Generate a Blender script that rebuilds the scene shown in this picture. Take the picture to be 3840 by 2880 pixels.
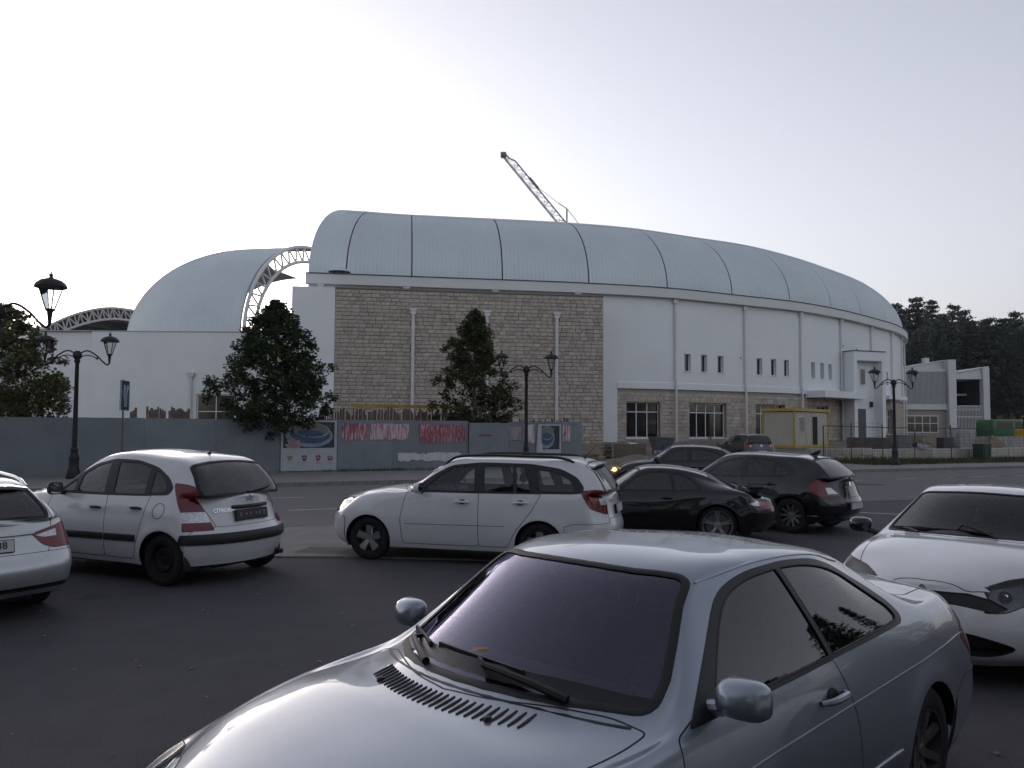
import bpy, bmesh, math, random
import numpy as np
from mathutils import Vector, Matrix
from mathutils.bvhtree import BVHTree
R = math.radians
PI = math.pi
scene = bpy.context.scene
for o in list(bpy.data.objects):
    bpy.data.objects.remove(o)
COL = scene.collection

# ------------------------------------------------------------------ camera
cam = bpy.data.cameras.new('camera')
cam.sensor_width = 36.0
cam.lens = 28.92
cam.clip_end = 20000
cam.clip_start = 0.05
camo = bpy.data.objects.new('camera', cam)
COL.objects.link(camo)
camo.matrix_world = Matrix.Translation((0, 0, 1.96)) @ Matrix.Rotation(R(93.0), 4, 'X') @ Matrix.Rotation(R(0.3), 4, 'Z')
scene.camera = camo

# ------------------------------------------------------------------ sky, sun, exposure
SUN_AZ, SUN_EL = -27.0, 7.0          # degrees: left of the view axis, just behind the left stand
world = bpy.data.worlds.new('World')
scene.world = world
world.use_nodes = True
wn, wl = world.node_tree.nodes, world.node_tree.links
sky = wn.new('ShaderNodeTexSky')
sky.sky_type = 'NISHITA'
sky.sun_disc = False
sky.sun_elevation = R(SUN_EL)
sky.sun_rotation = R(SUN_AZ)
sky.altitude = 600
sky.air_density = 1.0
sky.dust_density = 2.0
sky.ozone_density = 2.0
hsv = wn.new('ShaderNodeHueSaturation')
hsv.inputs['Saturation'].default_value = 0.36
wl.new(sky.outputs[0], hsv.inputs['Color'])
bg = wn['Background']
bg.inputs['Strength'].default_value = 0.15
tint = wn.new('ShaderNodeMix'); tint.data_type = 'RGBA'; tint.blend_type = 'MULTIPLY'; tint.inputs[0].default_value = 1.0; tint.inputs[7].default_value = (1.03, .985, 1.02, 1)
wl.new(hsv.outputs[0], tint.inputs[6])
wl.new(tint.outputs[2], bg.inputs['Color'])
sun = bpy.data.lights.new('sun', 'SUN')
sun.energy = 2.0
sun.angle = R(0.6)
sun.color = (1.0, 0.87, 0.72)
suno = bpy.data.objects.new('sun', sun)
COL.objects.link(suno)
sdir = Vector((math.sin(R(SUN_AZ)) * math.cos(R(SUN_EL)), math.cos(R(SUN_AZ)) * math.cos(R(SUN_EL)), math.sin(R(SUN_EL))))
suno.rotation_euler = sdir.to_track_quat('Z', 'Y').to_euler()
vs = scene.view_settings
vs.view_transform = 'Standard'
vs.look = 'None'
vs.exposure = 1.0
vs.gamma = 1.0
vs.use_curve_mapping = False
scene.render.resolution_x, scene.render.resolution_y = 1024, 768
scene.cycles.max_bounces = 8
scene.cycles.transparent_max_bounces = 24
scene.cycles.glossy_bounces = 4
scene.cycles.transmission_bounces = 4
scene.cycles.caustics_reflective = False
scene.cycles.caustics_refractive = False
# ------------------------------------------------------------------ helpers
def link(o, parent=None):
    COL.objects.link(o)
    if parent is not None:
        o.parent = parent
    return o

def tag(o, label=None, cat=None, group=None, kind=None):
    if label: o['label'] = label
    if cat: o['category'] = cat
    if group: o['group'] = group
    if kind: o['kind'] = kind
    return o

def empty(name, loc=(0, 0, 0), rz=0.0):
    o = bpy.data.objects.new(name, None)
    o.location = loc
    o.rotation_euler = (0, 0, rz)
    o.empty_display_size = 0.2
    return link(o)

def meshobj(name, verts, faces, mat, parent=None, smooth=False, mats=None, midx=None):
    me = bpy.data.meshes.new(name)
    me.from_pydata([tuple(v) for v in verts], [], faces)
    if mats:
        for m in mats: me.materials.append(m)
        if midx is not None:
            me.polygons.foreach_set('material_index', midx)
    else:
        me.materials.append(mat)
    if smooth:
        me.polygons.foreach_set('use_smooth', [True] * len(me.polygons))
    me.update()
    return link(bpy.data.objects.new(name, me), parent)

def copy_tree(o, parent=None):
    c = o.copy()
    COL.objects.link(c)
    if parent is not None: c.parent = parent
    for ch in list(o.children):
        copy_tree(ch, c)
    return c

class MB:
    """collects boxes, tubes, sheets; build() links them as one mesh object"""
    def __init__(s):
        s.v, s.f = [], []
    def add(s, verts, faces):
        n = len(s.v)
        s.v += [tuple(v) for v in verts]
        s.f += [tuple(i + n for i in f) for f in faces]
        return s
    def box(s, x0, x1, y0, y1, z0, z1, M=None):
        vs = [(x, y, z) for z in (z0, z1) for y in (y0, y1) for x in (x0, x1)]
        if M is not None: vs = [M @ Vector(v) for v in vs]
        return s.add(vs, [(0, 2, 3, 1), (4, 5, 7, 6), (0, 1, 5, 4), (2, 6, 7, 3), (0, 4, 6, 2), (1, 3, 7, 5)])
    def bar(s, a, b, w, h=None, up=(0, 0, 1)):
        a, b = Vector(a), Vector(b)
        h = h or w
        d = (b - a).normalized()
        u = Vector(up)
        if abs(d.dot(u)) > 0.98: u = Vector((1, 0, 0))
        r = d.cross(u).normalized(); u = r.cross(d)
        vs = [p + r * (i * w / 2) + u * (j * h / 2) for p in (a, b) for i, j in ((-1, -1), (1, -1), (1, 1), (-1, 1))]
        return s.add(vs, [(3, 2, 1, 0), (4, 5, 6, 7), (0, 1, 5, 4), (1, 2, 6, 5), (2, 3, 7, 6), (3, 0, 4, 7)])
    def tube(s, pts, rad, n=8, cap=True):
        pts = [Vector(p) for p in pts]
        if not hasattr(rad, '__len__'): rad = [rad] * len(pts)
        base = len(s.v)
        prev = None
        for i, p in enumerate(pts):
            d = (pts[min(i + 1, len(pts) - 1)] - pts[max(i - 1, 0)])
            d = d.normalized() if d.length > 1e-9 else Vector((0, 0, 1))
            if prev is None:
                u = Vector((0, 0, 1)) if abs(d.z) < 0.9 else Vector((1, 0, 0))
                r = d.cross(u).normalized()
            else:
                r = (prev - d * prev.dot(d)).normalized()
            prev = r
            u = r.cross(d)
            for k in range(n):
                t = 2 * PI * k / n
                s.v.append(tuple(p + (r * math.cos(t) + u * math.sin(t)) * rad[i]))
        for i in range(len(pts) - 1):
            for k in range(n):
                a = base + i * n + k; b = base + i * n + (k + 1) % n
                s.f.append((a, a + n, b + n, b))
        if cap:
            s.f.append(tuple(base + k for k in range(n)))
            s.f.append(tuple(base + (len(pts) - 1) * n + n - 1 - k for k in range(n)))
        return s
    def lathe(s, prof, n=16, c=(0, 0, 0), axis='z'):
        base = len(s.v)
        for r, h in prof:
            for k in range(n):
                t = 2 * PI * k / n
                if axis == 'z': p = (c[0] + r * math.cos(t), c[1] + r * math.sin(t), c[2] + h)
                elif axis == 'y': p = (c[0] + r * math.cos(t), c[1] + h, c[2] + r * math.sin(t))
                else: p = (c[0] + h, c[1] + r * math.cos(t), c[2] + r * math.sin(t))
                s.v.append(p)
        for i in range(len(prof) - 1):
            for k in range(n):
                a = base + i * n + k; b = base + i * n + (k + 1) % n
                s.f.append((a, b, b + n, a + n))
        return s
    def prism(s, poly, y0, y1, plane='xz'):
        n = len(poly)
        def P(p, t):
            if plane == 'xz': return (p[0], t, p[1])
            if plane == 'xy': return (p[0], p[1], t)
            return (t, p[0], p[1])
        vs = [P(p, y0) for p in poly] + [P(p, y1) for p in poly]
        fs = [tuple(range(n)), tuple(range(2 * n - 1, n - 1, -1))]
        fs += [(i, (i + 1) % n, n + (i + 1) % n, n + i) for i in range(n)]
        return s.add(vs, fs)
    def build(s, name, mat, parent=None, smooth=False, bevel=0):
        o = meshobj(name, s.v, s.f, mat, parent, smooth)
        bm = bmesh.new(); bm.from_mesh(o.data)
        bmesh.ops.recalc_face_normals(bm, faces=bm.faces)
        if bevel:
            bmesh.ops.bevel(bm, geom=[e for e in bm.edges if e.is_manifold and e.calc_face_angle(0) > 0.6], offset=bevel, segments=2, affect='EDGES', profile=0.6)
        bm.to_mesh(o.data); bm.free()
        if smooth: smooth_by_angle(o.data)
        return o

def smooth_by_angle(me, ang=35):
    me.polygons.foreach_set('use_smooth', [True] * len(me.polygons))
    bm = bmesh.new(); bm.from_mesh(me)
    a = R(ang)
    for e in bm.edges:
        e.smooth = not (len(e.link_faces) == 2 and e.calc_face_angle(0) > a)
    bm.to_mesh(me); bm.free()

def rbox(name, x0, x1, y0, y1, z0, z1, mat, parent=None, bev=0.01, M=None):
    m = MB().box(x0, x1, y0, y1, z0, z1, M)
    return m.build(name, mat, parent, smooth=True, bevel=bev)

# ---- materials
MATS = {}
def mat(name, col=(0.5, 0.5, 0.5), rough=0.6, metal=0.0, coat=0.0, var=0.0, vscale=5.0, bump=0.0, bscale=40.0, col2=None, spec=0.5, coatr=0.05, detail=6.0, stretch=None, emit=None):
    if name in MATS: return MATS[name]
    m = bpy.data.materials.new(name); m.use_nodes = True
    n, l = m.node_tree.nodes, m.node_tree.links
    b = n['Principled BSDF']
    b.inputs['Base Color'].default_value = (*col, 1)
    b.inputs['Roughness'].default_value = rough
    b.inputs['Metallic'].default_value = metal
    b.inputs['Coat Weight'].default_value = coat
    b.inputs['Coat Roughness'].default_value = coatr
    b.inputs['Specular IOR Level'].default_value = spec
    if emit:
        b.inputs['Emission Color'].default_value = (*emit[0], 1); b.inputs['Emission Strength'].default_value = emit[1]
    if var or bump or col2:
        tc = n.new('ShaderNodeTexCoord')
        vec = tc.outputs['Object']
        if stretch:
            mp = n.new('ShaderNodeMapping'); mp.inputs['Scale'].default_value = stretch
            l.new(vec, mp.inputs['Vector']); vec = mp.outputs[0]
    if var or col2:
        nz = n.new('ShaderNodeTexNoise'); nz.inputs['Scale'].default_value = vscale; nz.inputs['Detail'].default_value = detail; nz.inputs['Roughness'].default_value = 0.62
        l.new(vec, nz.inputs['Vector'])
        rp = n.new('ShaderNodeValToRGB')
        c2 = col2 or tuple(min(1, c * (1 + var)) for c in col)
        c1 = col if col2 else tuple(c * (1 - var) for c in col)
        rp.color_ramp.elements[0].color = (*c1, 1); rp.color_ramp.elements[0].position = 0.32
        rp.color_ramp.elements[1].color = (*c2, 1); rp.color_ramp.elements[1].position = 0.68
        l.new(nz.outputs[0], rp.inputs[0]); l.new(rp.outputs[0], b.inputs['Base Color'])
    if bump:
        nb = n.new('ShaderNodeTexNoise'); nb.inputs['Scale'].default_value = bscale; nb.inputs['Detail'].default_value = 5
        l.new(vec, nb.inputs['Vector'])
        bp = n.new('ShaderNodeBump'); bp.inputs['Strength'].default_value = bump; bp.inputs['Distance'].default_value = 0.02
        l.new(nb.outputs[0], bp.inputs['Height']); l.new(bp.outputs[0], b.inputs['Normal'])
    MATS[name] = m
    return m

def glass_mat(name, tint=(0.6, 0.66, 0.65), ior=1.5, rough=0.0, refl=(1, 1, 1)):
    if name in MATS: return MATS[name]
    m = bpy.data.materials.new(name); m.use_nodes = True
    n, l = m.node_tree.nodes, m.node_tree.links
    n.remove(n['Principled BSDF'])
    out = n['Material Output']
    tr = n.new('ShaderNodeBsdfTransparent'); tr.inputs[0].default_value = (*tint, 1)
    gl = n.new('ShaderNodeBsdfGlossy'); gl.inputs['Roughness'].default_value = rough; gl.inputs['Color'].default_value = (*refl, 1)
    fr = n.new('ShaderNodeFresnel'); fr.inputs['IOR'].default_value = ior
    mx = n.new('ShaderNodeMixShader')
    l.new(fr.outputs[0], mx.inputs[0]); l.new(tr.outputs[0], mx.inputs[1]); l.new(gl.outputs[0], mx.inputs[2])
    l.new(mx.outputs[0], out.inputs['Surface'])
    MATS[name] = m
    return m

_txt = {}
def textmesh(name, body, size, mat_, parent=None, M=None, thick=0.0015, align='CENTER', bold=0.0, sx=1.0):
    """flat lettering as a mesh, written in the local xy plane then moved by M"""
    cu = bpy.data.curves.new(name, 'FONT'); cu.body = body; cu.size = size; cu.align_x = align; cu.align_y = 'CENTER'
    cu.extrude = thick; cu.offset = bold; cu.resolution_u = 3
    tmp = bpy.data.objects.new(name, cu); COL.objects.link(tmp)
    dg = bpy.context.evaluated_depsgraph_get()
    me = bpy.data.meshes.new_from_object(tmp.evaluated_get(dg))
    bpy.data.objects.remove(tmp); bpy.data.curves.remove(cu)
    if sx != 1.0: me.transform(Matrix.Diagonal((sx, 1, 1, 1)))
    if M is not None: me.transform(M)
    me.materials.clear(); me.materials.append(mat_)
    o = bpy.data.objects.new(name, me)
    return link(o, parent)

def frame3(o, x, y):
    """matrix with local x, y axes along the given vectors, origin o"""
    x = Vector(x).normalized(); y = Vector(y); y = (y - x * x.dot(y)).normalized(); z = x.cross(y)
    M = Matrix((x, y, z)).transposed().to_4x4(); M.translation = Vector(o)
    return M
# ------------------------------------------------------------------ car bodies: one lofted skin per car, cut into panels
def cr_sample(P, per, g0=None, g1=None):
    P = np.asarray(P, float); n = len(P)
    g0 = 2 * P[0] - P[1] if g0 is None else np.asarray(g0, float)
    g1 = 2 * P[-1] - P[-2] if g1 is None else np.asarray(g1, float)
    E = np.vstack([g0[None], P, g1[None]])
    u = np.linspace(0, 1, per, endpoint=False)[:, None]
    out = []
    for i in range(n - 1):
        p0, p1, p2, p3 = E[i:i + 4]
        d = [max(np.linalg.norm(b - a), 1e-4) ** 0.5 for a, b in ((p0, p1), (p1, p2), (p2, p3))]
        m1 = ((p1 - p0) / d[0] - (p2 - p0) / (d[0] + d[1]) + (p2 - p1) / d[1]) * d[1]
        m2 = ((p2 - p1) / d[1] - (p3 - p1) / (d[1] + d[2]) + (p3 - p2) / d[2]) * d[1]
        h = [2 * u**3 - 3 * u**2 + 1, u**3 - 2 * u**2 + u, -2 * u**3 + 3 * u**2, u**3 - u**2]
        out.append(h[0] * p1 + h[1] * m1 + h[2] * p2 + h[3] * m2)
    out.append(P[-1][None])
    return np.vstack(out)

def smooth_poly(pts, per=4):
    """closed Catmull-Rom outline"""
    P = [np.array((p[0], p[1], 0.0)) for p in pts]
    n = len(P)
    o = cr_sample(P + [P[0]], per, P[-1], P[1])[:-1]
    return [(q[0], q[1]) for q in o]

def round_poly(pts, r, seg=4):
    """polygon with rounded corners; r a number or one per corner"""
    n = len(pts); out = []
    if not hasattr(r, '__len__'): r = [r] * n
    for i in range(n):
        a, b, c = (np.array(pts[k % n], float) for k in (i - 1, i, i + 1))
        la, lc = np.linalg.norm(a - b), np.linalg.norm(c - b)
        q = min(r[i], 0.45 * la, 0.45 * lc)
        if q < 1e-4: out.append(tuple(b)); continue
        p, s = b + (a - b) / la * q, b + (c - b) / lc * q
        for t in np.linspace(0, 1, seg + 1):
            out.append(tuple((1 - t)**2 * p + 2 * t * (1 - t) * b + t * t * s))
    return out

def in_poly(x, y, poly):
    c = False; n = len(poly); j = n - 1
    for i in range(n):
        xi, yi = poly[i]; xj, yj = poly[j]
        if (yi > y) != (yj > y) and x < (xj - xi) * (y - yi) / (yj - yi) + xi: c = not c
        j = i
    return c

AX = {'side': (0, 2), 'top': (0, 1), 'end': (1, 2)}

def car_net(p):
    hw = p['hw']; xs = p['xs']; zb = p['zb']; yb = p['yb']
    tp = p.get('taper', [.93, .985, 1, 1, 1, 1, 1, .995, .97, .92])       # s2..s11
    zl = p.get('zl', (.20, .31, .52, .72)); yl = p.get('yl', (.935, .975, 1.0, .985))
    fw1, fw2 = p.get('fw', (.50, .86)); rw1, rw2 = p.get('rw', (.52, .88))
    fb1, fb2 = p['fb']; rb1, rb2 = p['rb']
    C = np.zeros((14, 9, 3))
    for r in range(5):
        xf, zf = p['front'][r]; xr, zr = p['rear'][r]
        def side_z(s): return zb[s - 2] if r == 4 else (zl[r] if r < 3 else zl[3] + (zb[s - 2] - zb[4]) * .8)
        def side_y(s): return yb[s - 2] if r == 4 else hw * tp[s - 2] * yl[r]
        C[0, r] = (xf, 0, zf)
        C[1, r] = (xf - fb1, side_y(2) * fw1 / .93, zf)
        C[2, r] = (xf - fb2, side_y(2) if r < 4 else yb[0], (.5 * zf + .5 * side_z(3)) if r < 4 else zb[0])
        for s in range(3, 11):
            C[s, r] = (xs[s - 3] if r < 4 else p.get('xs4', xs)[s - 3], side_y(s), side_z(s))
        C[11, r] = (xr + rb2, side_y(11) if r < 4 else yb[9], (.55 * zr + .45 * side_z(10)) if r < 4 else zb[9])
        C[12, r] = (xr + rb1, side_y(11) * rw1 / .92, zr)
        C[13, r] = (xr, 0, zr)
    FY, FX, FZ = (.88, .68, .36), p.get('hx', (.15, .4, .8)), p.get('hz', (.35, .72, .94))
    for s, (bx, bz) in list(zip(range(5), p['hood'])) + list(zip((11, 12, 13), p['deck'])):
        A = C[s, 4]; C[s, 8] = (bx, 0, bz)
        fx = FX if s < 5 else (.15, .4, .8); fz = FZ if s < 5 else (.4, .75, .95)
        for k in range(3):
            C[s, 5 + k] = (A[0] + (bx - A[0]) * fx[k], A[1] * FY[k], A[2] + (bz - A[2]) * fz[k])
    for s, (cx, cz), (kx, ky, kz) in ((5, p['cowl'], p['cowlc']), (6, p['wtop'], p['wtopc']), (7, p['roofB'][0], p['roofB'][1]),
                                      (8, p['roofC'][0], p['roofC'][1]), (9, p['rtop'], p['rtopc']), (10, p['rbot'], p['rbotc'])):
        C[s, 8] = (cx, 0, cz); C[s, 6] = (kx, ky, kz)
        C[s, 7] = (cx + (kx - cx) * .27, ky * .54, cz + (kz - cz) * .27)
        A = C[s, 4]
        if s in (5, 10):
            C[s, 5] = (kx + (A[0] - kx) * .5, ky + (A[1] - ky) * .55, kz + (A[2] - kz) * .42)
        else:
            C[s, 5] = (kx + (A[0] - kx) * .12, ky + .045, kz - .05)
    for (s, r), v in p.get('fix', {}).items():
        C[s, r] = v
    return C

class Skin:
    def __init__(self, p, ns=7, nr=5):
        C = car_net(p); self.p = p; self.ns, self.nr = ns, nr
        mir = np.array((1, -1, 1))
        G1 = np.stack([cr_sample(C[:, r], ns, C[1, r] * mir, C[12, r] * mir) for r in range(9)], 1)
        G = np.stack([cr_sample(G1[s], nr, None, G1[s, 7] * mir) for s in range(len(G1))], 0)
        G[0, :, 1] = 0; G[-1, :, 1] = 0; G[:, -1, 1] = 0
        for cx in p.get('arches', []):                       # slight flare round the wheel openings
            ra = p['arch_r'] + .05
            d = np.sqrt((G[..., 0] - cx)**2 + (G[..., 2] - p['wheel_r'])**2)
            w = np.exp(-((d - ra + .03) / .06)**2) * (G[..., 2] < .80) * (G[..., 1] > .5)
            G[..., 1] += p.get('flare', .012) * w
        self.G = G
        N, M = G.shape[:2]
        bm = bmesh.new()
        V = [[bm.verts.new(G[i, j]) for j in range(M)] for i in range(N)]
        for i in range(N - 1):
            for j in range(M - 1):
                try: bm.faces.new((V[i][j], V[i][j + 1], V[i + 1][j + 1], V[i + 1][j]))
                except ValueError: pass
        bmesh.ops.remove_doubles(bm, verts=bm.verts, dist=1e-5)
        # reference normals from the mirrored whole
        full = bm.copy()
        g = bmesh.ops.duplicate(full, geom=full.verts[:] + full.edges[:] + full.faces[:])
        for v in [e for e in g['geom'] if isinstance(e, bmesh.types.BMVert)]: v.co.y *= -1
        bmesh.ops.reverse_faces(full, faces=[e for e in g['geom'] if isinstance(e, bmesh.types.BMFace)])
        bmesh.ops.remove_doubles(full, verts=full.verts, dist=1e-5)
        full.normal_update()
        # outward?
        s = sum(f.normal.dot(f.calc_center_median() - Vector((p['xs'][4], 0, .6))) * f.calc_area() for f in full.faces)
        if s < 0:
            bmesh.ops.reverse_faces(full, faces=full.faces[:]); bmesh.ops.reverse_faces(bm, faces=bm.faces[:]); full.normal_update()
        bm.normal_update()
        full.verts.index_update()
        self.rv = [v.co.copy() for v in full.verts]; self.rn = [v.normal.copy() for v in full.verts]
        self.rf = [[v.index for v in f.verts] for f in full.faces]
        self.bvh = BVHTree.FromPolygons(self.rv, self.rf)
        full.free()
        self.bm = bm
        self.lay = bm.faces.layers.int.new('rg')
        self.ids = {'body': 0}
        self.nc = {}
    def S(self, s, r):
        i, j = s * self.ns, r * self.nr
        i0, j0 = min(int(i), self.G.shape[0] - 2), min(int(j), self.G.shape[1] - 2)
        a, b = i - i0, j - j0; G = self.G
        q = G[i0, j0] * (1 - a) * (1 - b) + G[i0 + 1, j0] * a * (1 - b) + G[i0, j0 + 1] * (1 - a) * b + G[i0 + 1, j0 + 1] * a * b
        return Vector(q)
    def rid(self, n):
        return self.ids.setdefault(n, len(self.ids))
    def cut(self, name, poly, plane='side', filt=None, over=None):
        """cut the outline into the half skin and give the faces inside it to region name; over = only take faces of these regions"""
        a, b = AX[plane]; bm = self.bm; lay = self.lay
        if filt is None:
            filt = {'side': lambda n, c: n.y > .22, 'top': lambda n, c: n.z > .12, 'end': lambda n, c: abs(n.x) > .2}[plane]
        xs = [q[0] for q in poly]; ys = [q[1] for q in poly]
        x0, x1, y0, y1 = min(xs) - .01, max(xs) + .01, min(ys) - .01, max(ys) + .01
        ov = None if over is None else {self.rid(o) for o in over}
        def box(f):
            u = [v.co[a] for v in f.verts]; w = [v.co[b] for v in f.verts]
            return min(u), max(u), min(w), max(w)
        cand = {}
        m = .22
        for f in bm.faces:
            if ov is not None and f[lay] not in ov: continue
            c0 = f.verts[0].co
            if not (x0 - m < c0[a] < x1 + m and y0 - m < c0[b] < y1 + m): continue
            bx = box(f)
            if bx[1] < x0 or bx[0] > x1 or bx[3] < y0 or bx[2] > y1: continue
            if filt(f.normal, f.calc_center_median()): cand[f] = bx
        n = len(poly)
        for i in range(n):
            p, q = poly[i], poly[(i + 1) % n]
            ex, ey = q[0] - p[0], q[1] - p[1]; L = math.hypot(ex, ey)
            if L < 1e-6: continue
            sx0, sx1, sy0, sy1 = min(p[0], q[0]) - .004, max(p[0], q[0]) + .004, min(p[1], q[1]) - .004, max(p[1], q[1]) + .004
            sel = []
            for f, bx in cand.items():
                if bx[1] < sx0 or bx[0] > sx1 or bx[3] < sy0 or bx[2] > sy1: continue
                ds = [(v.co[a] - p[0]) * ey - (v.co[b] - p[1]) * ex for v in f.verts]
                if min(ds) < -1e-6 * L and max(ds) > 1e-6 * L: sel.append(f)
            if not sel: continue
            co = [0, 0, 0]; no = [0, 0, 0]; co[a], co[b] = p; no[a], no[b] = ey / L, -ex / L
            geom = set(sel)
            for f in sel: geom.update(f.edges); geom.update(f.verts)
            for f in sel: del cand[f]
            res = bmesh.ops.bisect_plane(bm, geom=list(geom), plane_co=co, plane_no=no, dist=1e-5)
            for f in res['geom']:
                if isinstance(f, bmesh.types.BMFace): cand[f] = box(f)
        k = self.rid(name)
        for f in cand:
            c = f.calc_center_median()
            if in_poly(c[a], c[b], poly): f[lay] = k
    def normal(self, v):
        k = v.index
        if k not in self.nc:
            loc, nn, idx, d = self.bvh.find_nearest(v.co)
            f = self.rf[idx]
            from mathutils.interpolate import poly_3d_calc
            try:
                w = poly_3d_calc([self.rv[i] for i in f], loc)
                m = Vector((0, 0, 0))
                for i, ww in zip(f, w): m += self.rn[i] * ww
                m = m.normalized() if m.length > .1 else nn
            except Exception:
                m = nn
            if abs(v.co.y) < 1e-5: m.y = 0; m.normalize()
            self.nc[k] = m
        return self.nc[k]
    def finish(self):
        self.bm.verts.index_update(); self.bm.faces.ensure_lookup_table(); self.nc = {}
        self.byreg = {}
        for f in self.bm.faces: self.byreg.setdefault(f[self.lay], []).append(f)
    def grab(self, rids, side, cond=None):
        ks = {self.rid(r) for r in ([rids] if isinstance(rids, str) else rids)}
        vs, ns, fs, mp = [], [], [], {}
        def vid(v, s):
            key = (v.index, s if abs(v.co.y) > 1e-5 else 0)
            if key not in mp:
                n = self.normal(v)
                mp[key] = len(vs); vs.append(Vector((v.co.x, v.co.y * s, v.co.z))); ns.append(Vector((n.x, n.y * s, n.z)))
            return mp[key]
        for s in {'C': (1, -1), 'L': (1,), 'R': (-1,)}[side]:
            for f in [f for k_ in sorted(ks) for f in self.byreg.get(k_, ())]:
                if cond and not cond(f.calc_center_median()): continue
                ids = [vid(v, s) for v in f.verts]
                fs.append(ids if s > 0 else ids[::-1])
        return vs, ns, fs
    @staticmethod
    def border(fs):
        cnt = {}
        for f in fs:
            for i in range(len(f)):
                a, b = f[i], f[(i + 1) % len(f)]
                k = (min(a, b), max(a, b))
                cnt[k] = None if k in cnt else (a, b)
        return [e for e in cnt.values() if e]
    def part(self, name, rids, side, m, parent, offset=0.0, rim=0.0, cond=None, flip=False, shift=None):
        vs, ns, fs = self.grab(rids, side, cond)
        if not fs: return None
        bd = self.border(fs) if rim else []
        nsurf = len(fs)
        P = [v + n * offset for v, n in zip(vs, ns)]
        if shift is not None: P = [q + Vector(shift) for q in P]
        if flip:
            fs = [f[::-1] for f in fs]; ns = [-n for n in ns]
        nn = list(ns)
        if rim:
            mp = {}
            def low(i):
                if i not in mp:
                    mp[i] = len(P); P.append(P[i] - ns[i] * rim); nn.append(ns[i])
                return mp[i]
            fs = fs + [[b, a, low(a), low(b)] for a, b in bd]
        o = meshobj(name, P, fs, m, parent, smooth=True)
        me = o.data
        if len(me.loops):
            ln = [None] * len(me.loops)
            for pi, pl in enumerate(me.polygons):
                for li in pl.loop_indices:
                    ln[li] = tuple(nn[me.loops[li].vertex_index]) if pi < nsurf else tuple(pl.normal)
            me.normals_split_custom_set(ln)
        return o
    def ribbon(self, name, rids, side, width, m, parent, lift=.002, cond=None, inward=0.0, econd=None):
        """a slim raised bead along the outline of a region (seal or shut line)"""
        vs, ns, fs = self.grab(rids, side, cond)
        bd = self.border(fs)
        if econd: bd = [(a, b) for a, b in bd if econd((vs[a] + vs[b]) / 2)]
        if not bd: return None
        tg = {}
        for a, b in bd:
            d = (vs[b] - vs[a])
            if d.length < 1e-7: continue
            d = d.normalized()
            tg[a] = tg.get(a, Vector()) + d; tg[b] = tg.get(b, Vector()) + d
        P, idx, F = [], {}, []
        def ring(i):
            if i not in idx:
                t = tg[i]; n = ns[i]
                bdir = n.cross(t)
                bdir = bdir.normalized() if bdir.length > 1e-6 else Vector((0, 0, 1))
                c = vs[i] + bdir * inward
                idx[i] = len(P)
                P.extend([c - bdir * width / 2 + n * .0006, c - bdir * width * .22 + n * lift, c + bdir * width * .22 + n * lift, c + bdir * width / 2 + n * .0006])
            return idx[i]
        for a, b in bd:
            if a not in tg or b not in tg: continue
            i, j = ring(a), ring(b)
            for k in range(3): F.append((i + k, j + k, j + k + 1, i + k + 1))
        return meshobj(name, P, F, m, parent, smooth=True)

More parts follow.
